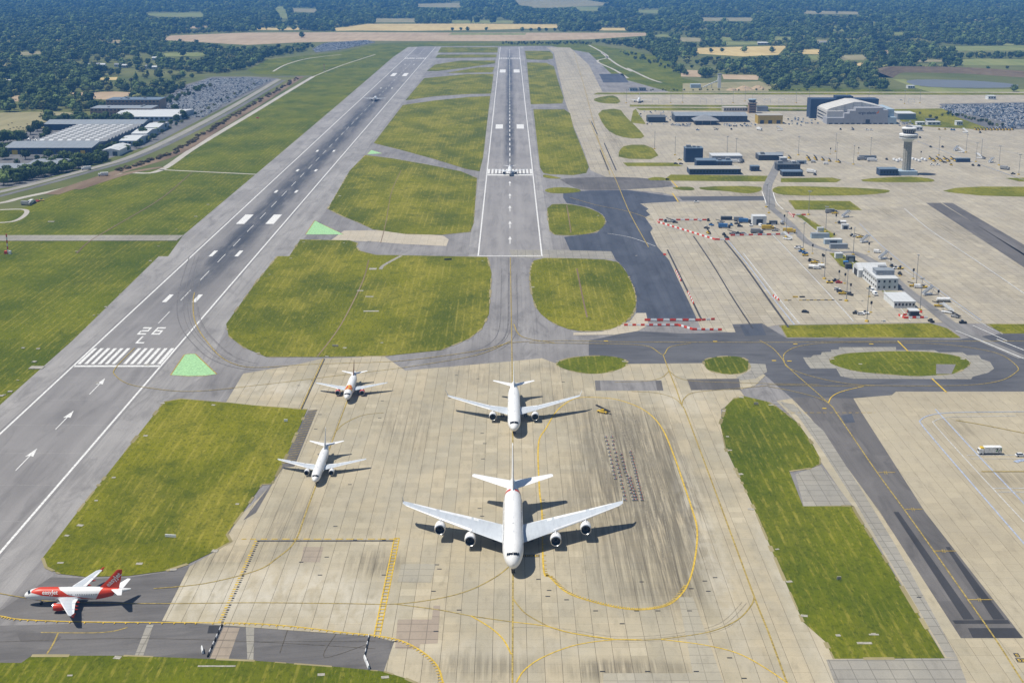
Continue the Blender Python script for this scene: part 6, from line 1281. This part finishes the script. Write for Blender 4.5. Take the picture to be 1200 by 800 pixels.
EQ = {'inside the red barrier compound': [('dtug', 780, 260, 0), ('dloader', 786, 260.3, 1.2), ('bcar', 791, 261.5, 1.5), ('wcar', 819.5, 259, 0.3), ('dtug', 830, 259, 0), ('bltug', 833.5, 264.5, 0.6), ('dtug', 828, 268, 1), ('loader', 830, 274, 0.2), ('dloader', 844, 262, 1.5), ('btruck', 849, 267.5, 1.4), ('bltug', 857, 264.5, 0), ('dtug', 863.5, 263, 1), ('bcar', 867, 266, 1.5), ('gtruck', 867, 259.5, 1.5), ('btruck', 873, 261.5, 1.5), ('wtug', 880, 265, 0), ('wvan', 891.5, 266, 0.2), ('ytruck', 900, 269.5, 1.5), ('tank', 916.5, 263, 0.1), ('dtug', 848.5, 276, 0.2), ('bcar', 851.5, 279, 0.5), ('dloader', 858, 274.5, 1.5), ('dtug', 865, 274.5, 1.5), ('scar', 871.5, 274.5, 1.5), ('bltug', 882.5, 272.5, 1), ('gtruck', 887, 273.5, 1.5), ('bcar', 892, 274.5, 0), ('dloader', 908, 271, 1.3), ('wtug', 905, 267, 1.4), ('tank', 921, 270, 1.5), ('ytruck', 925, 273, 1.4)],
 'on the stand edge past the barriers': [('stairs', 923, 281, 0.9), ('wtug', 934, 291.5, 1.2), ('wcar', 937, 290.5, 1.5), ('bltug', 939, 295.5, 1.5), ('bltug', 943, 297.5, 1.4), ('ytug', 943.5, 300, 1.4), ('dtug', 949, 306.5, 0), ('loader', 954, 308.5, 1.3), ('wtank', 951.5, 315, 1.3), ('wvan', 957.5, 315.5, 1.5), ('wtank', 962, 314, 1.4), ('dtug', 979, 330, 1.5), ('ytug', 972, 332, 1.5), ('wcar', 981, 340, 1.3), ('rcar', 983, 332, 1.5)],
 'on the stands between pier and twin dark strips': [('gtruck', 974, 250, 1.5), ('loader', 978, 250.8, 1.3), ('stairs', 990.5, 255, -1.1), ('dtug', 983.5, 262, 0), ('wtank', 988, 262.5, 1.4), ('dtug', 999, 277, 1.5), ('wcar', 1002, 278, 1.4), ('loader', 1007, 279, 1.5), ('stairs', 1012.5, 284.5, -1.1), ('wvan', 1028, 296.5, 1.2), ('stairs', 1034.5, 304, -1.1), ('dtug', 1045, 313, 0), ('wtug', 1050, 315.5, 1.5), ('ytug', 1055, 315.7, 1.5), ('dtug', 1054.5, 322, 0)],
 'between the pier light masts': [('loader', 1070, 336, 1.4), ('wvan', 1076, 337.5, 1.3), ('ytug', 1082.5, 337.5, 1.5), ('stairs', 1086.5, 346, -1.2), ('wtank', 1102, 354, 1.5), ('wtank', 1108.5, 354, 1.5), ('loader', 1099.5, 359.5, 1.3), ('wtug', 1105, 359.5, 1.3), ('stairs', 1110.5, 367, 0.9), ('dloader', 1119, 372, 0.6), ('dtug', 1091, 377.5, 0.3), ('dtug', 1128, 379, 1.5)],
 'between the pier office and striped barrier row': [('wcar', 1009, 369, 1.4), ('dtug', 1003, 368, 1.3), ('wtug', 1014, 368, 1.2), ('bcar', 943.5, 366.5, 1.2), ('dtug', 984, 343, 0.5), ('loader', 987, 345, 1.4), ('dtug', 996, 346, 0.6)],
 'near the central blue buildings': [('bltug', 817.5, 153, 1.2), ('dloader', 839, 152.5, 1.5), ('dtug', 857, 152.2, 0), ('wtruck', 890, 153, 0.4), ('stairs', 914, 153.3, 1.2), ('bcar', 792, 192.5, 1.5), ('bcar', 798, 192.8, 1.5), ('ytug', 796.5, 188, 1), ('wtruck', 861, 191, 1.4), ('gtruck', 867, 191, 0.2), ('dtug', 871, 190.5, 0), ('loader', 925, 186, 0.2), ('loader', 946.5, 186, 0.3), ('loader', 955, 186, 0.2), ('wvan', 924, 190, 1.5), ('wvan', 930, 191, 1.5), ('tank', 953, 191, 1.5), ('wtruck', 951, 203, 1.0), ('dtug', 955, 205.5, 0.2), ('wtug', 816, 238-0.5, 1.5)],
 'along the grass by the far stands': [('loader', 948, 188.5, 0.2), ('loader', 956, 188, 0.1), ('loader', 964, 188.3, 0.2), ('loader', 972, 189.5, 0.1), ('loader', 983, 191, 0.2), ('wvan', 968, 193, 1.5), ('dtug', 985, 152.3, 0), ('dloader', 999, 152.5, 0.2), ('wtug', 1016, 153, 1.4), ('wtug', 1021, 153.2, 1.4), ('dtug', 1078, 162, 0), ('dtug', 1090.5, 173, 0), ('dtug', 1104.5, 173, 0), ('wtruck', 1022, 189.5, 1.5), ('gtruck', 1010, 188, 1.5), ('dtug', 1039, 187.5, 0)]}
EQ['in the vehicle line beside the control tower'] = [('wvan', 1048+i*3.4, 188.5+(i % 2)*1.2, 0.2) for i in range(5)]+[('wvan', 1070+i*3.6, 187.8+(i % 3), 0.1) for i in range(5)]+[('loader', 1090+i*4.2, 187.2+(i % 2)*2.4, 0.2) for i in range(8)]+[('wtug', 1092, 194, 1.2), ('wtug', 1099, 194, 1.3), ('ytug', 1114.5, 194, 0), ('bcar', 1107, 191, 1.4), ('dtug', 1140, 194.5, 0), ('dtug', 1147, 195, 0), ('stairs', 1126.5, 179, 0.8), ('stairs', 1120, 177, -0.9), ('stairs', 1161, 191, -0.9), ('stairs', 1148, 186, 0.7), ('dloader', 1152, 186.5, 0.4), ('gtruck', 1177.5, 199, 0.7), ('dtug', 1187, 204.5, 1.5)]
EQ['on the far apron edge before the car park'] = [('ytug', 1100.5, 152.3, 0), ('ytug', 1107.5, 152.2, 0), ('bltug', 1115, 152.8, 0), ('bltug', 1118, 153, 0), ('stairs', 1131, 156, 0.6), ('dtug', 1148.5, 156, 0)]+[('loader', 1143+i*3.6, 152.6+0.5*(i % 2), 0.1) for i in range(13)]
for where, lst in EQ.items():
    cnt = {}
    for k, *_ in lst: cnt[k] = cnt.get(k, 0)+1
    for k, px, py, rz in lst:
        nm, cat = NAMES[k]; vehicle(k, px, py, rz, f'{nm} parked {where}', cat, f'{nm}s {where}' if cnt[k] > 1 else None)
for x, y, lab in ((1021.7, 342, 'white van parked by the pier office corner, nearer the tent'), (1025.3, 346, 'white van parked by the pier office corner, nearer the store')): vehicle('wvan', x, y, 0.1, lab, 'van')
vehicle('loader', 706, 484, R(55), 'lone yellow belt loader standing on the stained apron', 'belt loader'); vehicle('wcar', 1056, 118, 1.4, 'white car on the far pale taxiway', 'car')
# rows of small stands on the apron
for (x0, y0, x1, y1, n) in ((710, 513.5, 721, 562, 12), (717, 513.5, 732.5, 587, 17), (727.5, 534, 742.5, 587, 14), (739, 531, 752.5, 587, 17), (738, 561, 746, 587, 8)):
    for i in range(n):
        t = i/(n-1); vehicle('stand', x0+(x1-x0)*t+random.uniform(-.5, .5), y0+(y1-y0)*t, random.uniform(-.3, .3), 'small grey equipment stand in the rows on stained concrete', 'equipment', 'equipment stands in rows on the apron')
# ------------------------------------------------------------------ masts and posts
def mast():
    e = empty('light_mast'); MB().cyl((0, 0, 0.5), (0, 0, 19), 0.24, 0.14, 8).build('pole', GRYP, e); MB().cbox(-.9, .9, -.9, .9, 0, 0.9, 0.1).build('base_block', YELS, e)
    h = MB().box(-1.5, 1.5, -.12, .12, 18.9, 19.2).build('lamp_bar', GRYP, e)
    for k in range(4): MB().box(-1.4+k*0.8, -0.9+k*0.8, -.45, .15, 19.2, 19.6).build('floodlight', SILV, h)
    return e
mp = mast(); mu = [False]
for where, lst in (('along the pier between the stands', [(947.5, 252), (967.5, 272), (999.7, 299), (966, 327), (1073.7, 334), (1078, 364), (1015.7, 377), (991.7, 353), (921, 278), (941, 293), (901, 250), (898, 243)]), ('on the wide stands beyond the blue buildings', [(791, 182), (852, 182), (862.5, 184), (935.5, 182), (1020, 183), (980, 190), (1000, 193), (979, 178), (767, 175)]), ('on the stands beyond the control tower', [(1100, 182.5), (1132, 179), (1149.6, 185), (1143.5, 190), (1170.6, 194), (1193.7, 205)]), ('along the far pale taxiway behind the sheds', [(734, 121), (786, 121), (800, 120.5), (859, 121), (873, 119), (933, 121), (948, 121), (1078, 121), (1060, 122), (1018, 118)])):
    for x, y in lst: p = g(x, y); place(mp, mu, (p.x, p.y, 0.13), random.uniform(0, 3), f'tall grey floodlight mast standing {where}', f'masts {where}')['category'] = 'light mast'
def guide_post():
    e = empty('guidance_post'); MB().cyl((0, 0, 0), (0, 0, 5.2), 0.13, 0.1, 7).build('pole', GRYP, e); MB().cbox(-.55, .55, -.3, .3, 5.2, 6.9, 0.08).build('display_box', BLK, e); MB().cbox(-.7, .7, -.5, .5, 0, 0.5, 0.05).build('base_block', YELS, e); return e
gp_ = guide_post(); gu = [False]
for x, y in ((979.5, 261.5), (997, 277), (1018, 295.5), (983, 329), (990, 332.5), (996.5, 345), (952, 297.5), (963.5, 309), (1043.5, 314), (1054.5, 323.5), (1018.5, 348), (977, 284), (1070, 327), (919, 262), (1099, 353), (1020.5, 366.5), (965, 310), (1006, 180), (973, 181), (1079, 185)):
    p = g(x, y); place(gp_, gu, (p.x, p.y, 0.13), random.uniform(-.5, .5), 'short post with black docking display at a stand', 'docking display posts on the stands')['category'] = 'post'
def gantry():
    e = empty('stand_gantry')
    for s in (-4.5, 4.5): MB().box(s-.2, s+.2, -.2, .2, 0, 6).build('post', WHT, e)
    MB().box(-4.7, 4.7, -.22, .22, 6.003, 6.6).build('beam', WHT, e); return e
ga = gantry(); gu2 = [False]
for x in (768, 824, 842, 899, 916, 972, 985, 1068): p = g(x, 121.6); place(ga, gu2, (p.x, p.y, 0.13), 0, 'white goalpost shaped sign gantry on the far pale taxiway', 'gantries on the far taxiway')['category'] = 'gantry'
# ------------------------------------------------------------------ barriers
def barrier(c, w):
    return MB().add([(-w/2, -.3, 0), (w/2, -.3, 0), (w/2, .3, 0), (-w/2, .3, 0), (-w/2, -.3, .35), (w/2, -.3, .35), (w/2, .3, .35), (-w/2, .3, .35), (-w/2, -.13, 1.15), (w/2, -.13, 1.15), (w/2, .13, 1.15), (-w/2, .13, 1.15)],
                    [(3, 2, 1, 0), (8, 9, 10, 11), (0, 1, 5, 4), (1, 2, 6, 5), (2, 3, 7, 6), (3, 0, 4, 7), (4, 5, 9, 8), (5, 6, 10, 9), (6, 7, 11, 10), (7, 4, 8, 11)]).mesh('barrier', c)
BM = {(c, w): barrier(m, w*0.97) for c, m in (('red', REDP), ('white', WHT), ('black', BLK), ('yellow', YELS)) for w in (2.2, 3.4)}
def brow(P0, P1, where, cols=('red', 'white'), w=2.2, keep=1.0, sc_=1.0):
    a, b = g(*P0), g(*P1); L = (b-a).length; n = max(1, int(L/w)); rz = math.atan2(b.y-a.y, b.x-a.x)
    for i in range(n):
        if random.random() > keep: continue
        p = a.lerp(b, (i+.5)/n); c = cols[i % len(cols)]; o = bpy.data.objects.new('barrier', BM[(c, w)]); COL.objects.link(o); o.location = (p.x, p.y, 0.215); o.rotation_euler = (0, 0, rz); o.scale = (1, sc_, sc_)
        tag(o, f'{c} plastic barrier block {where}', 'barrier', f'{c} barriers {where}')
brow((772, 258.5), (828, 258.5), 'in the back row of the compound', w=3.4, keep=0.8); brow((868, 258.5), (882, 258.5), 'in the back row of the compound', w=3.4, keep=0.8)
brow((771, 261), (838, 281.5), 'in the slanting compound row', w=3.4); brow((838, 281.5), (855, 281.5), 'in the slanting compound row', w=3.4); brow((856, 276.7), (930, 275), 'in the front row of the compound', w=3.4, keep=0.9); brow((770, 259), (772, 262), 'in the slanting compound row')
brow((755, 376.3), (822, 376.3), 'across the end of the new asphalt', w=3.4, sc_=1.15); brow((822, 376), (838, 375), 'across the end of the new asphalt', w=2.2)
brow((731, 382), (795, 382), 'beside the rounded grass island', w=2.2); brow((795, 382), (812, 387), 'beside the rounded grass island', w=2.2); brow((812, 387), (846, 387.5), 'beside the rounded grass island', w=2.2)
brow((792, 318), (798, 330), 'on the edge of the new asphalt', w=3.4); brow((806, 343), (813, 357), 'on the edge of the new asphalt', w=3.4); brow((777, 299), (781, 299.5), 'on the edge of the new asphalt')
brow((919, 352.5), (987, 352), 'across the stand facing the pier office', ('yellow', 'black'), w=2.2, keep=0.8, sc_=0.35); brow((906, 347.5), (913, 352.5), 'by the white stand line'); brow((920, 348.7), (952, 348.7), 'across the stand facing the pier office', ('black', 'yellow'), w=3.4, keep=0.4, sc_=0.7)
for a, b in (((1053, 370), (1060, 373.5)), ((1060, 373.5), (1087, 373)), ((1062, 366.5), (1066, 365)), ((1075, 366), (1082, 367)), ((1058, 370), (1068, 370))): brow(a, b, 'round the small hut', w=2.2)
brow((926, 252.5), (945, 252.5), 'at the pier head', w=3.4); brow((924, 249.5), (930, 255), 'at the pier head')
brow((260.5, 732), (243, 770.5), 'in a striped line across asphalt by the lettered jet', ('black', 'white'), w=2.2, sc_=0.55); brow((432.5, 745), (427, 770), 'in a striped line across asphalt by the lettered jet', ('white', 'black'), w=2.2, sc_=0.55)
brow((427, 771), (432.5, 784.5), 'beside the verge at the striped line end', ('white',), w=3.4, sc_=1.0); brow((236.5, 760), (238, 767), 'beside the verge at the striped line end', ('white',), w=3.4, sc_=1.0)
# ------------------------------------------------------------------ small things on the grass
def pad():
    mb = MB().cbox(-1.2, 1.2, -.9, .9, 0, 0.14, 0.03); return mb.mesh('light_pad', CONC)
pm = pad()
PADS = [(172, 458-30), (28, 408), (44, 409), (22, 446), (40, 424), (0, 464), (13, 459), (3, 463), (113, 449+0), (172, 511), (135, 560), (113, 587), (192, 473), (250, 475), (280, 591), (78, 628), (97, 616), (70, 660), (135, 676), (160, 661), (205, 668), (250, 646), (112, 370), (126, 360), (140, 345), (165, 323), (176, 306), (186, 289), (205, 269), (230, 254), (245, 240), (113, 369), (88, 295), (315, 322), (342, 303), (357, 284), (404, 285), (397, 230), (385, 240), (302, 414), (383, 419-1), (406, 408), (446, 402), (870, 466), (848, 482), (850, 512), (857, 528), (870, 556), (908, 644), (928, 682), (946, 722), (883, 597), (904, 475), (985, 745), (1026, 743), (82, 792), (136, 771), (380, 791), (455, 794), (520, 283-6), (433, 283), (546, 399), (565, 306), (640, 262), (700, 253), (745, 300), (737, 378), (626, 337), (655, 418+6), (733, 424), (975, 421), (1130, 421), (1010, 427)]
for x, y in PADS:
    p = g(x, y); o = bpy.data.objects.new('light_pad', pm); COL.objects.link(o); o.location = (p.x+random.uniform(-1, 1), p.y, 0.22); s = random.uniform(0.5, 1.0); o.scale = (s, s*random.uniform(.6, 1.4), 1); o.rotation_euler = (0, 0, random.uniform(-.3, .3)); wh = 'beside the main runway edge' if x < 250 and y < 480 else 'round the grass field by the lettered jet' if x < 300 and y < 690 else 'in the verge past the striped lines' if y > 765 and x < 500 else 'in the long grass island' if x > 840 and y > 460 else 'in the oval grass island' if x > 960 else 'round the islands between the runways'; tag(o, f'small pale concrete light pad {wh}', 'concrete pad', f'light pads {wh}')
for x, y, w, d, lab in ((437, 315.5, 5, 5, 'grey concrete base at the end of the short track'), (435, 365, 9, 2.5, 'long white concrete slab in the big grass island'), (422, 341, 4, 2, 'smallest white slab in the big grass island'), (433, 348, 5, 2, 'mid sized white slab in the big grass island'), (43, 431, 7, 5, 'grey concrete apron slab beside main runway edge'), (1013, 754, 4.5, 1.3, 'white paved lettering block in the long grass island'), (1024, 744, 3, 0.9, 'thin pale slab in the long grass island'), (60, 262-2, 5, 3, 'small grey box base in grass by the loop track'), (1000, 436, 3, 2, 'pale slab by the oval island'), (254, 781, 11, 0.8, 'long pale kerb strip in the verge past striped lines')):
    p = g(x, y); o = MB().cbox(-w/2, w/2, -d/2, d/2, 0, 0.12, 0.03).build('concrete_slab', CONC); o.location = (p.x, p.y, 0.23); tag(o, lab, 'concrete base')
sheet('paving_patch', [(1097, 427), (1120, 427.3), (1115, 438.5), (1097, 438.5)], 0.255, M['taxi'])
def sign(px, py, w, lab, c=WHT):
    p = g(px, py); e = empty('taxi_sign', (p.x, p.y, 0.24), random.uniform(-.2, .2), lab, 'sign'); MB().cbox(-w/2, w/2, -.15, .15, 0.3, 1.3, 0.04).build('panel', c, e)
    for s in (-.35, .35): MB().box(s*w-.05, s*w+.05, -.05, .05, 0, .32).build('leg', GRYP, e)
sign(200, 630.5, 4.0, 'white sign board standing in grass field near the lettered jet'); sign(335, 495, 1.6, 'small white marker board beside the hatched walkway'); sign(393, 407, 3.2, 'pale sign on the big grass island edge facing the apron', CONC); sign(1036, 378, 1.6, 'white board standing on the pier end grass'); sign(525, 305.5, 5, 'dark sign board at top of the big grass island', BLK); sign(886, 475, 2, 'pale marker board in the long grass island tip', CONC); sign(983, 680, 1.4, 'small pale marker midway in the long grass island', CONC)
def ils():
    p = g(9.5, 297.5); e = empty('antenna_mast', (p.x, p.y, 0.05), 0, 'red and white lattice antenna mast with two huts in grass beyond main runway', 'antenna')
    for k in range(6): MB().box(-.35, .35, -.35, .35, 1+k*2.2, 1+k*2.2+2.18).build('mast_section', REDP if k % 2 else WHT, e)
    MB().cbox(-2.4, -0.6, -1, 1, 0, 2.2, 0.1).build('hut', REDP, e); MB().cbox(0.6, 2.2, -1, 1, 0, 2.2, 0.1).build('hut', WHT, e)
    p = g(380, 84); e = empty('antenna_mast', (p.x, p.y, 0.05), 0, 'far red and white lattice mast in grass beside main runway', 'antenna')
    for k in range(6): MB().box(-.5, .5, -.5, .5, k*2.2, k*2.2+2.18).build('mast_section', REDP if k % 2 else WHT, e)
ils()
for i, (x, y, lab) in enumerate(((36, 239.5, 'white'), (41, 238, 'dark'), (44, 236.5, 'orange'), (31, 240.8, 'grey'), (49, 235.5, 'yellow'))):
    vehicle(('wtruck', 'dtug', 'rcar', 'gtruck', 'ytug')[i], x, y, 0.4*i, f'{lab} works vehicle on the bare ground by the perimeter track', 'works vehicle')
vehicle('rcar', 165, 190.5, 1.0, 'orange works vehicle by the brown bank', 'works vehicle'); vehicle('rcar', 302, 139, 1.0, 'red vehicle on the perimeter track', 'car'); vehicle('wtruck', 101, 199.3, -1.1, 'white lorry on the pale road by the trees', 'truck'); vehicle('wtruck', 121, 206.5, -1.2, 'white trailer on bare soil beside the track', 'truck')
# dark drain covers and light pits on the apron
dm = MB().cbox(-.75, .75, -.3, .3, 0, 0.05, 0.02).mesh('drain_cover', BLK)
for x, y in ((631, 679), (642, 699), (643.5, 692), (664, 703), (698, 716), (746, 716), (771, 716), (808, 716), (729, 731), (752, 682), (826, 681), (830, 693), (810, 690), (706, 787), (759, 787), (816, 787), (855, 771), (872, 795), (538, 715), (450, 674), (375, 674), (383, 653), (393, 617), (410, 568), (512, 662), (515, 667), (508, 693), (511, 740), (567, 487), (565, 508), (566, 538), (568, 520), (370, 503), (375, 486), (366, 446), (350, 452), (527, 467), (535, 440), (560, 444), (597, 459), (445, 490), (448, 470), (562, 596), (565, 605), (636, 586), (416, 633), (450, 633), (353, 659), (1077, 700), (838, 677), (463, 752), (690, 465), (660, 448)):
    p = g(x, y); o = bpy.data.objects.new('drain_cover', dm); COL.objects.link(o); o.location = (p.x, p.y, 0.205); wh = 'inside or under the yellow loop' if x > 620 and 460 < y < 725 else 'near the thin crossing yellow curves' if y > 725 else 'round the narrow and wide twin jets' if y < 560 else 'near the yellow ladder line'; tag(o, f'small dark metal drain cover in concrete {wh}', 'drain cover', f'drain covers {wh}')
# painted stand lettering
def ground_text(s, px, py, size, rz=0.0, m=None):
    tv, tf = text_mesh(s, size, 0.03); p = g(px, py); c_, s_ = math.cos(rz), math.sin(rz)
    w = max(v[0] for v in tv)
    b = MB(); b.add([(p.x+c_*x-s_*y, p.y+s_*x+c_*y, 0.27) for x, y in ((-.3, -.4), (w+.3, -.4), (w+.3, size*.95), (-.3, size*.95))], [(0, 1, 2, 3)]).build('stand_number_panel', M['black_line'], apron1)
    MB().add([(p.x+c_*v[0]-s_*v[1], p.y+s_*v[0]+c_*v[1], 0.278) for v in tv], tf).build('stand_number', M['yellow_paint'], apron1)
ground_text('HOLD', 613.5, 652.5, 1.9); ground_text('S', 1190.5, 769.5, 2.2, -0.05); ground_text('53', 1193, 775.5, 2.2, -0.05)

# cattle in the dry pasture on the left
cm_ = MB().loft([[(0.32*k*math.cos(a), y, 0.95+0.36*k*math.sin(a)) for a in [2*math.pi*i/8 for i in range(8)]] for y, k in ((-0.95, 0.5), (-0.75, 0.95), (0, 1.08), (0.6, 1.0), (0.9, 0.55))])
cm_.loft([[(0.17*k*math.cos(a), y, z+0.19*k*math.sin(a)) for a in [2*math.pi*i/6 for i in range(6)]] for y, z, k in ((-0.8, 1.05, 1.0), (-1.15, 1.15, 0.8), (-1.35, 1.1, 0.95), (-1.7, 0.95, 0.6))])
for x in (-.2, .2):
    for y in (-.65, .65): cm_.cyl((x, y, 0), (x, y, .75), 0.06, 0.11, 6)
cm_.cyl((0, .9, 1.1), (0, 1.02, .5), .03, .02, 4); cme = cm_.mesh('cow', BLK)
for x, y in ((10, 147.5), (14, 145), (16, 150.5), (20, 150), (22, 151.5), (27, 151), (32, 146.5), (38, 143.5), (24, 149.5), (12, 152)):
    p = g(x, y); o = bpy.data.objects.new('cow', cme); COL.objects.link(o); o.location = (p.x, p.y, 0.12); o.rotation_euler = (0, 0, random.uniform(0, 6)); tag(o, 'black cow grazing in the dry pasture behind the warehouse', 'cow', 'cattle in the pasture')
# ------------------------------------------------------------------ parked cars
def park_mesh(c):
    mb = MB().cbox(-.88, .88, -2.1, 2.1, 0.25, 0.9, 0.1); mb.cur = 1
    mb.add([(-.82, -1.2, .901), (.82, -1.2, .901), (.82, 1.9, .901), (-.82, 1.9, .901), (-.62, -.5, 1.4), (.62, -.5, 1.4), (.62, 1.45, 1.4), (-.62, 1.45, 1.4)], [(0, 1, 5, 4), (1, 2, 6, 5), (2, 3, 7, 6), (3, 0, 4, 7)]); mb.cur = 0
    mb.add([(-.62, -.5, 1.402), (.62, -.5, 1.402), (.62, 1.45, 1.402), (-.62, 1.45, 1.402)], [(0, 1, 2, 3)]); return mb
BLUC = paint((0.10, 0.16, 0.26), 0.4)
CC = [('white', WHT), ('silver', SILV), ('black', BLK), ('white', WHT), ('blue', BLUC), ('silver', SILV), ('white', WHT), ('silver', SILV)]
CM = [(n, park_mesh(0), m) for n, m in CC]
CMESH = [(n, mb.mesh('parked_car', [m, GLASS])) for n, mb, m in CM]
rc = random.Random(3)
PARKS = [('beside the low dark sheds', [(747, 131), (790, 130), (790, 143), (785, 148), (752, 147), (750, 138)], 7.5), ('beside the low dark sheds', [(783, 145), (812, 145), (812, 149), (786, 149)], 6), ('before the yellow block', [(845, 145), (886, 145), (886, 149), (846, 149)], 6), ('between the yellow block and the hangar', [(921, 137), (958, 137), (966, 147), (925, 148)], 6.5), ('beside the white terrace of the hangar annex', [(1052, 143), (1068, 142.5), (1072, 151), (1054, 150)], 6.5), ('in the yard between the warehouses', [(64, 183), (86, 183), (84, 188), (66, 187)], 6), ('in the yard between the warehouses', [(30, 163), (48, 160), (55, 167), (34, 170)], 8)]
LEFTP = [(186, 117), (205, 111), (220, 102), (243, 93), (290, 91.5), (317, 94.5), (300, 103), (268, 120), (238, 138), (222, 139), (214, 131), (190, 128)]
FARP = [(366, 58), (380, 51), (430, 47.5), (440, 50), (400, 58.5), (370, 62)]
RIGHTP = [(1108, 124), (1240, 121), (1260, 152), (1166, 150.5), (1180, 144), (1150, 138), (1128, 133)]
RIGHT2 = [(1100, 126), (1112, 125), (1132, 134), (1122, 136)]
def fill(P, row):
    pts = [(v.x, v.y) for v in G(P)]; xs = [p[0] for p in pts]; ys = [p[1] for p in pts]; out = []; y = min(ys); k = 0
    while y < max(ys):
        x = min(xs)
        while x < max(xs):
            if inside(x, y, pts) and rc.random() < 0.9: out.append((x+rc.uniform(-.2, .2), y+rc.uniform(-.3, .3), rc.randrange(8), (0 if rc.random() < .5 else math.pi)+rc.uniform(-.04, .04)))
            x += 2.6
        k += 1; y += 5.2 if k % 2 else row
    return out
def put_car(c, where):
    x, y, k, rz = c; n, me = CMESH[k]; o = bpy.data.objects.new('parked_car', me); COL.objects.link(o); o.location = (x, y, 0.14); o.rotation_euler = (0, 0, rz); tag(o, f'{n} car parked {where}', 'car', f'{n} cars parked {where}')
def mass(cars, label):
    mb = MB()
    mats = [WHT, SILV, BLK, GRYP, BLUC, REDP, GLASS]; mi = [0, 1, 2, 0, 4, 1, 0, 1]
    for x, y, k, rz in cars:
        s = CM[k][1]; c_, s_ = math.cos(rz), math.sin(rz); o = len(mb.v)
        mb.v += [(x+c_*v[0]-s_*v[1], y+s_*v[0]+c_*v[1], v[2]+0.14) for v in s.v]; mb.f += [tuple(o+i for i in f) for f in s.f]; mb.mi += [6 if m else mi[k] for m in s.mi]
    tag(mb.build('parked_cars', mats, fix=False), label, kind='stuff')
n1 = 0
for where, P, row in PARKS:
    cs = fill(P, row); rc.shuffle(cs); keep = cs[:int(len(cs)*0.5)][:26]
    for c in keep: put_car(c, where)
    n1 += len(keep)
L1 = sorted(fill(LEFTP, 12), key=lambda c: c[1]); R1 = sorted(fill(RIGHTP, 12)+fill(RIGHT2, 12), key=lambda c: c[1])
q = max(0, 300-n1-36); a, b = q//2, q-q//2
vis = lambda c: 0 < prj(c[0], c[1])[0] < 1200
L1v = [c for c in L1 if vis(c)]; R1v = [c for c in R1 if vis(c)]
for c in L1v[:a]: put_car(c, 'in the packed car park by the warehouses')
for c in R1v[:b]: put_car(c, 'in the packed car park past the hangar')
mass([c for c in L1 if c not in set(L1v[:a])]+fill(FARP, 12), 'hundreds of cars packed in the car park by the warehouses')
mass([c for c in R1 if c not in set(R1v[:b])], 'hundreds of cars packed in the car park past the hangar')
sheet('car_park', LEFTP, 0.09, M['road']); sheet('car_park', FARP, 0.09, M['road']); sheet('car_park', [(1100, 122), (1260, 119), (1290, 153), (1160, 151.5), (1120, 137)], 0.26, M['road'])
# two tail fins of jets parked out by the far taxiway
for px, py, mat, lab in ((748, 121.2, SLAT, 'small far white airliner by the pale taxiway huts'), (994, 119.5, YELS, 'far airliner with yellow fin parked behind the hangar')):
    p = g(px, py); airliner((p.x, p.y), R(-8), dict(A319, fin=mat, winglet=0), lab)
# ------------------------------------------------------------------ the air
hz = bpy.data.materials.new('haze air'); hz.use_nodes = True; n_ = hz.node_tree.nodes; n_.clear()
ho = n_.new('ShaderNodeOutputMaterial'); pv = n_.new('ShaderNodeVolumePrincipled'); hz.node_tree.links.new(pv.outputs[0], ho.inputs['Volume'])
pv.inputs['Color'].default_value = (0.14, 0.42, 1.0, 1); pv.inputs['Density'].default_value = 0.000085; pv.inputs['Anisotropy'].default_value = 0.0; pv.inputs['Density Attribute'].default_value = ''
try: pv.inputs['Color Attribute'].default_value = ''; pv.inputs['Temperature Attribute'].default_value = ''
except Exception: pass
tag(MB().box(-9000, 9000, -600, 12500, -1.5, 230).build('haze', hz), kind='stuff')
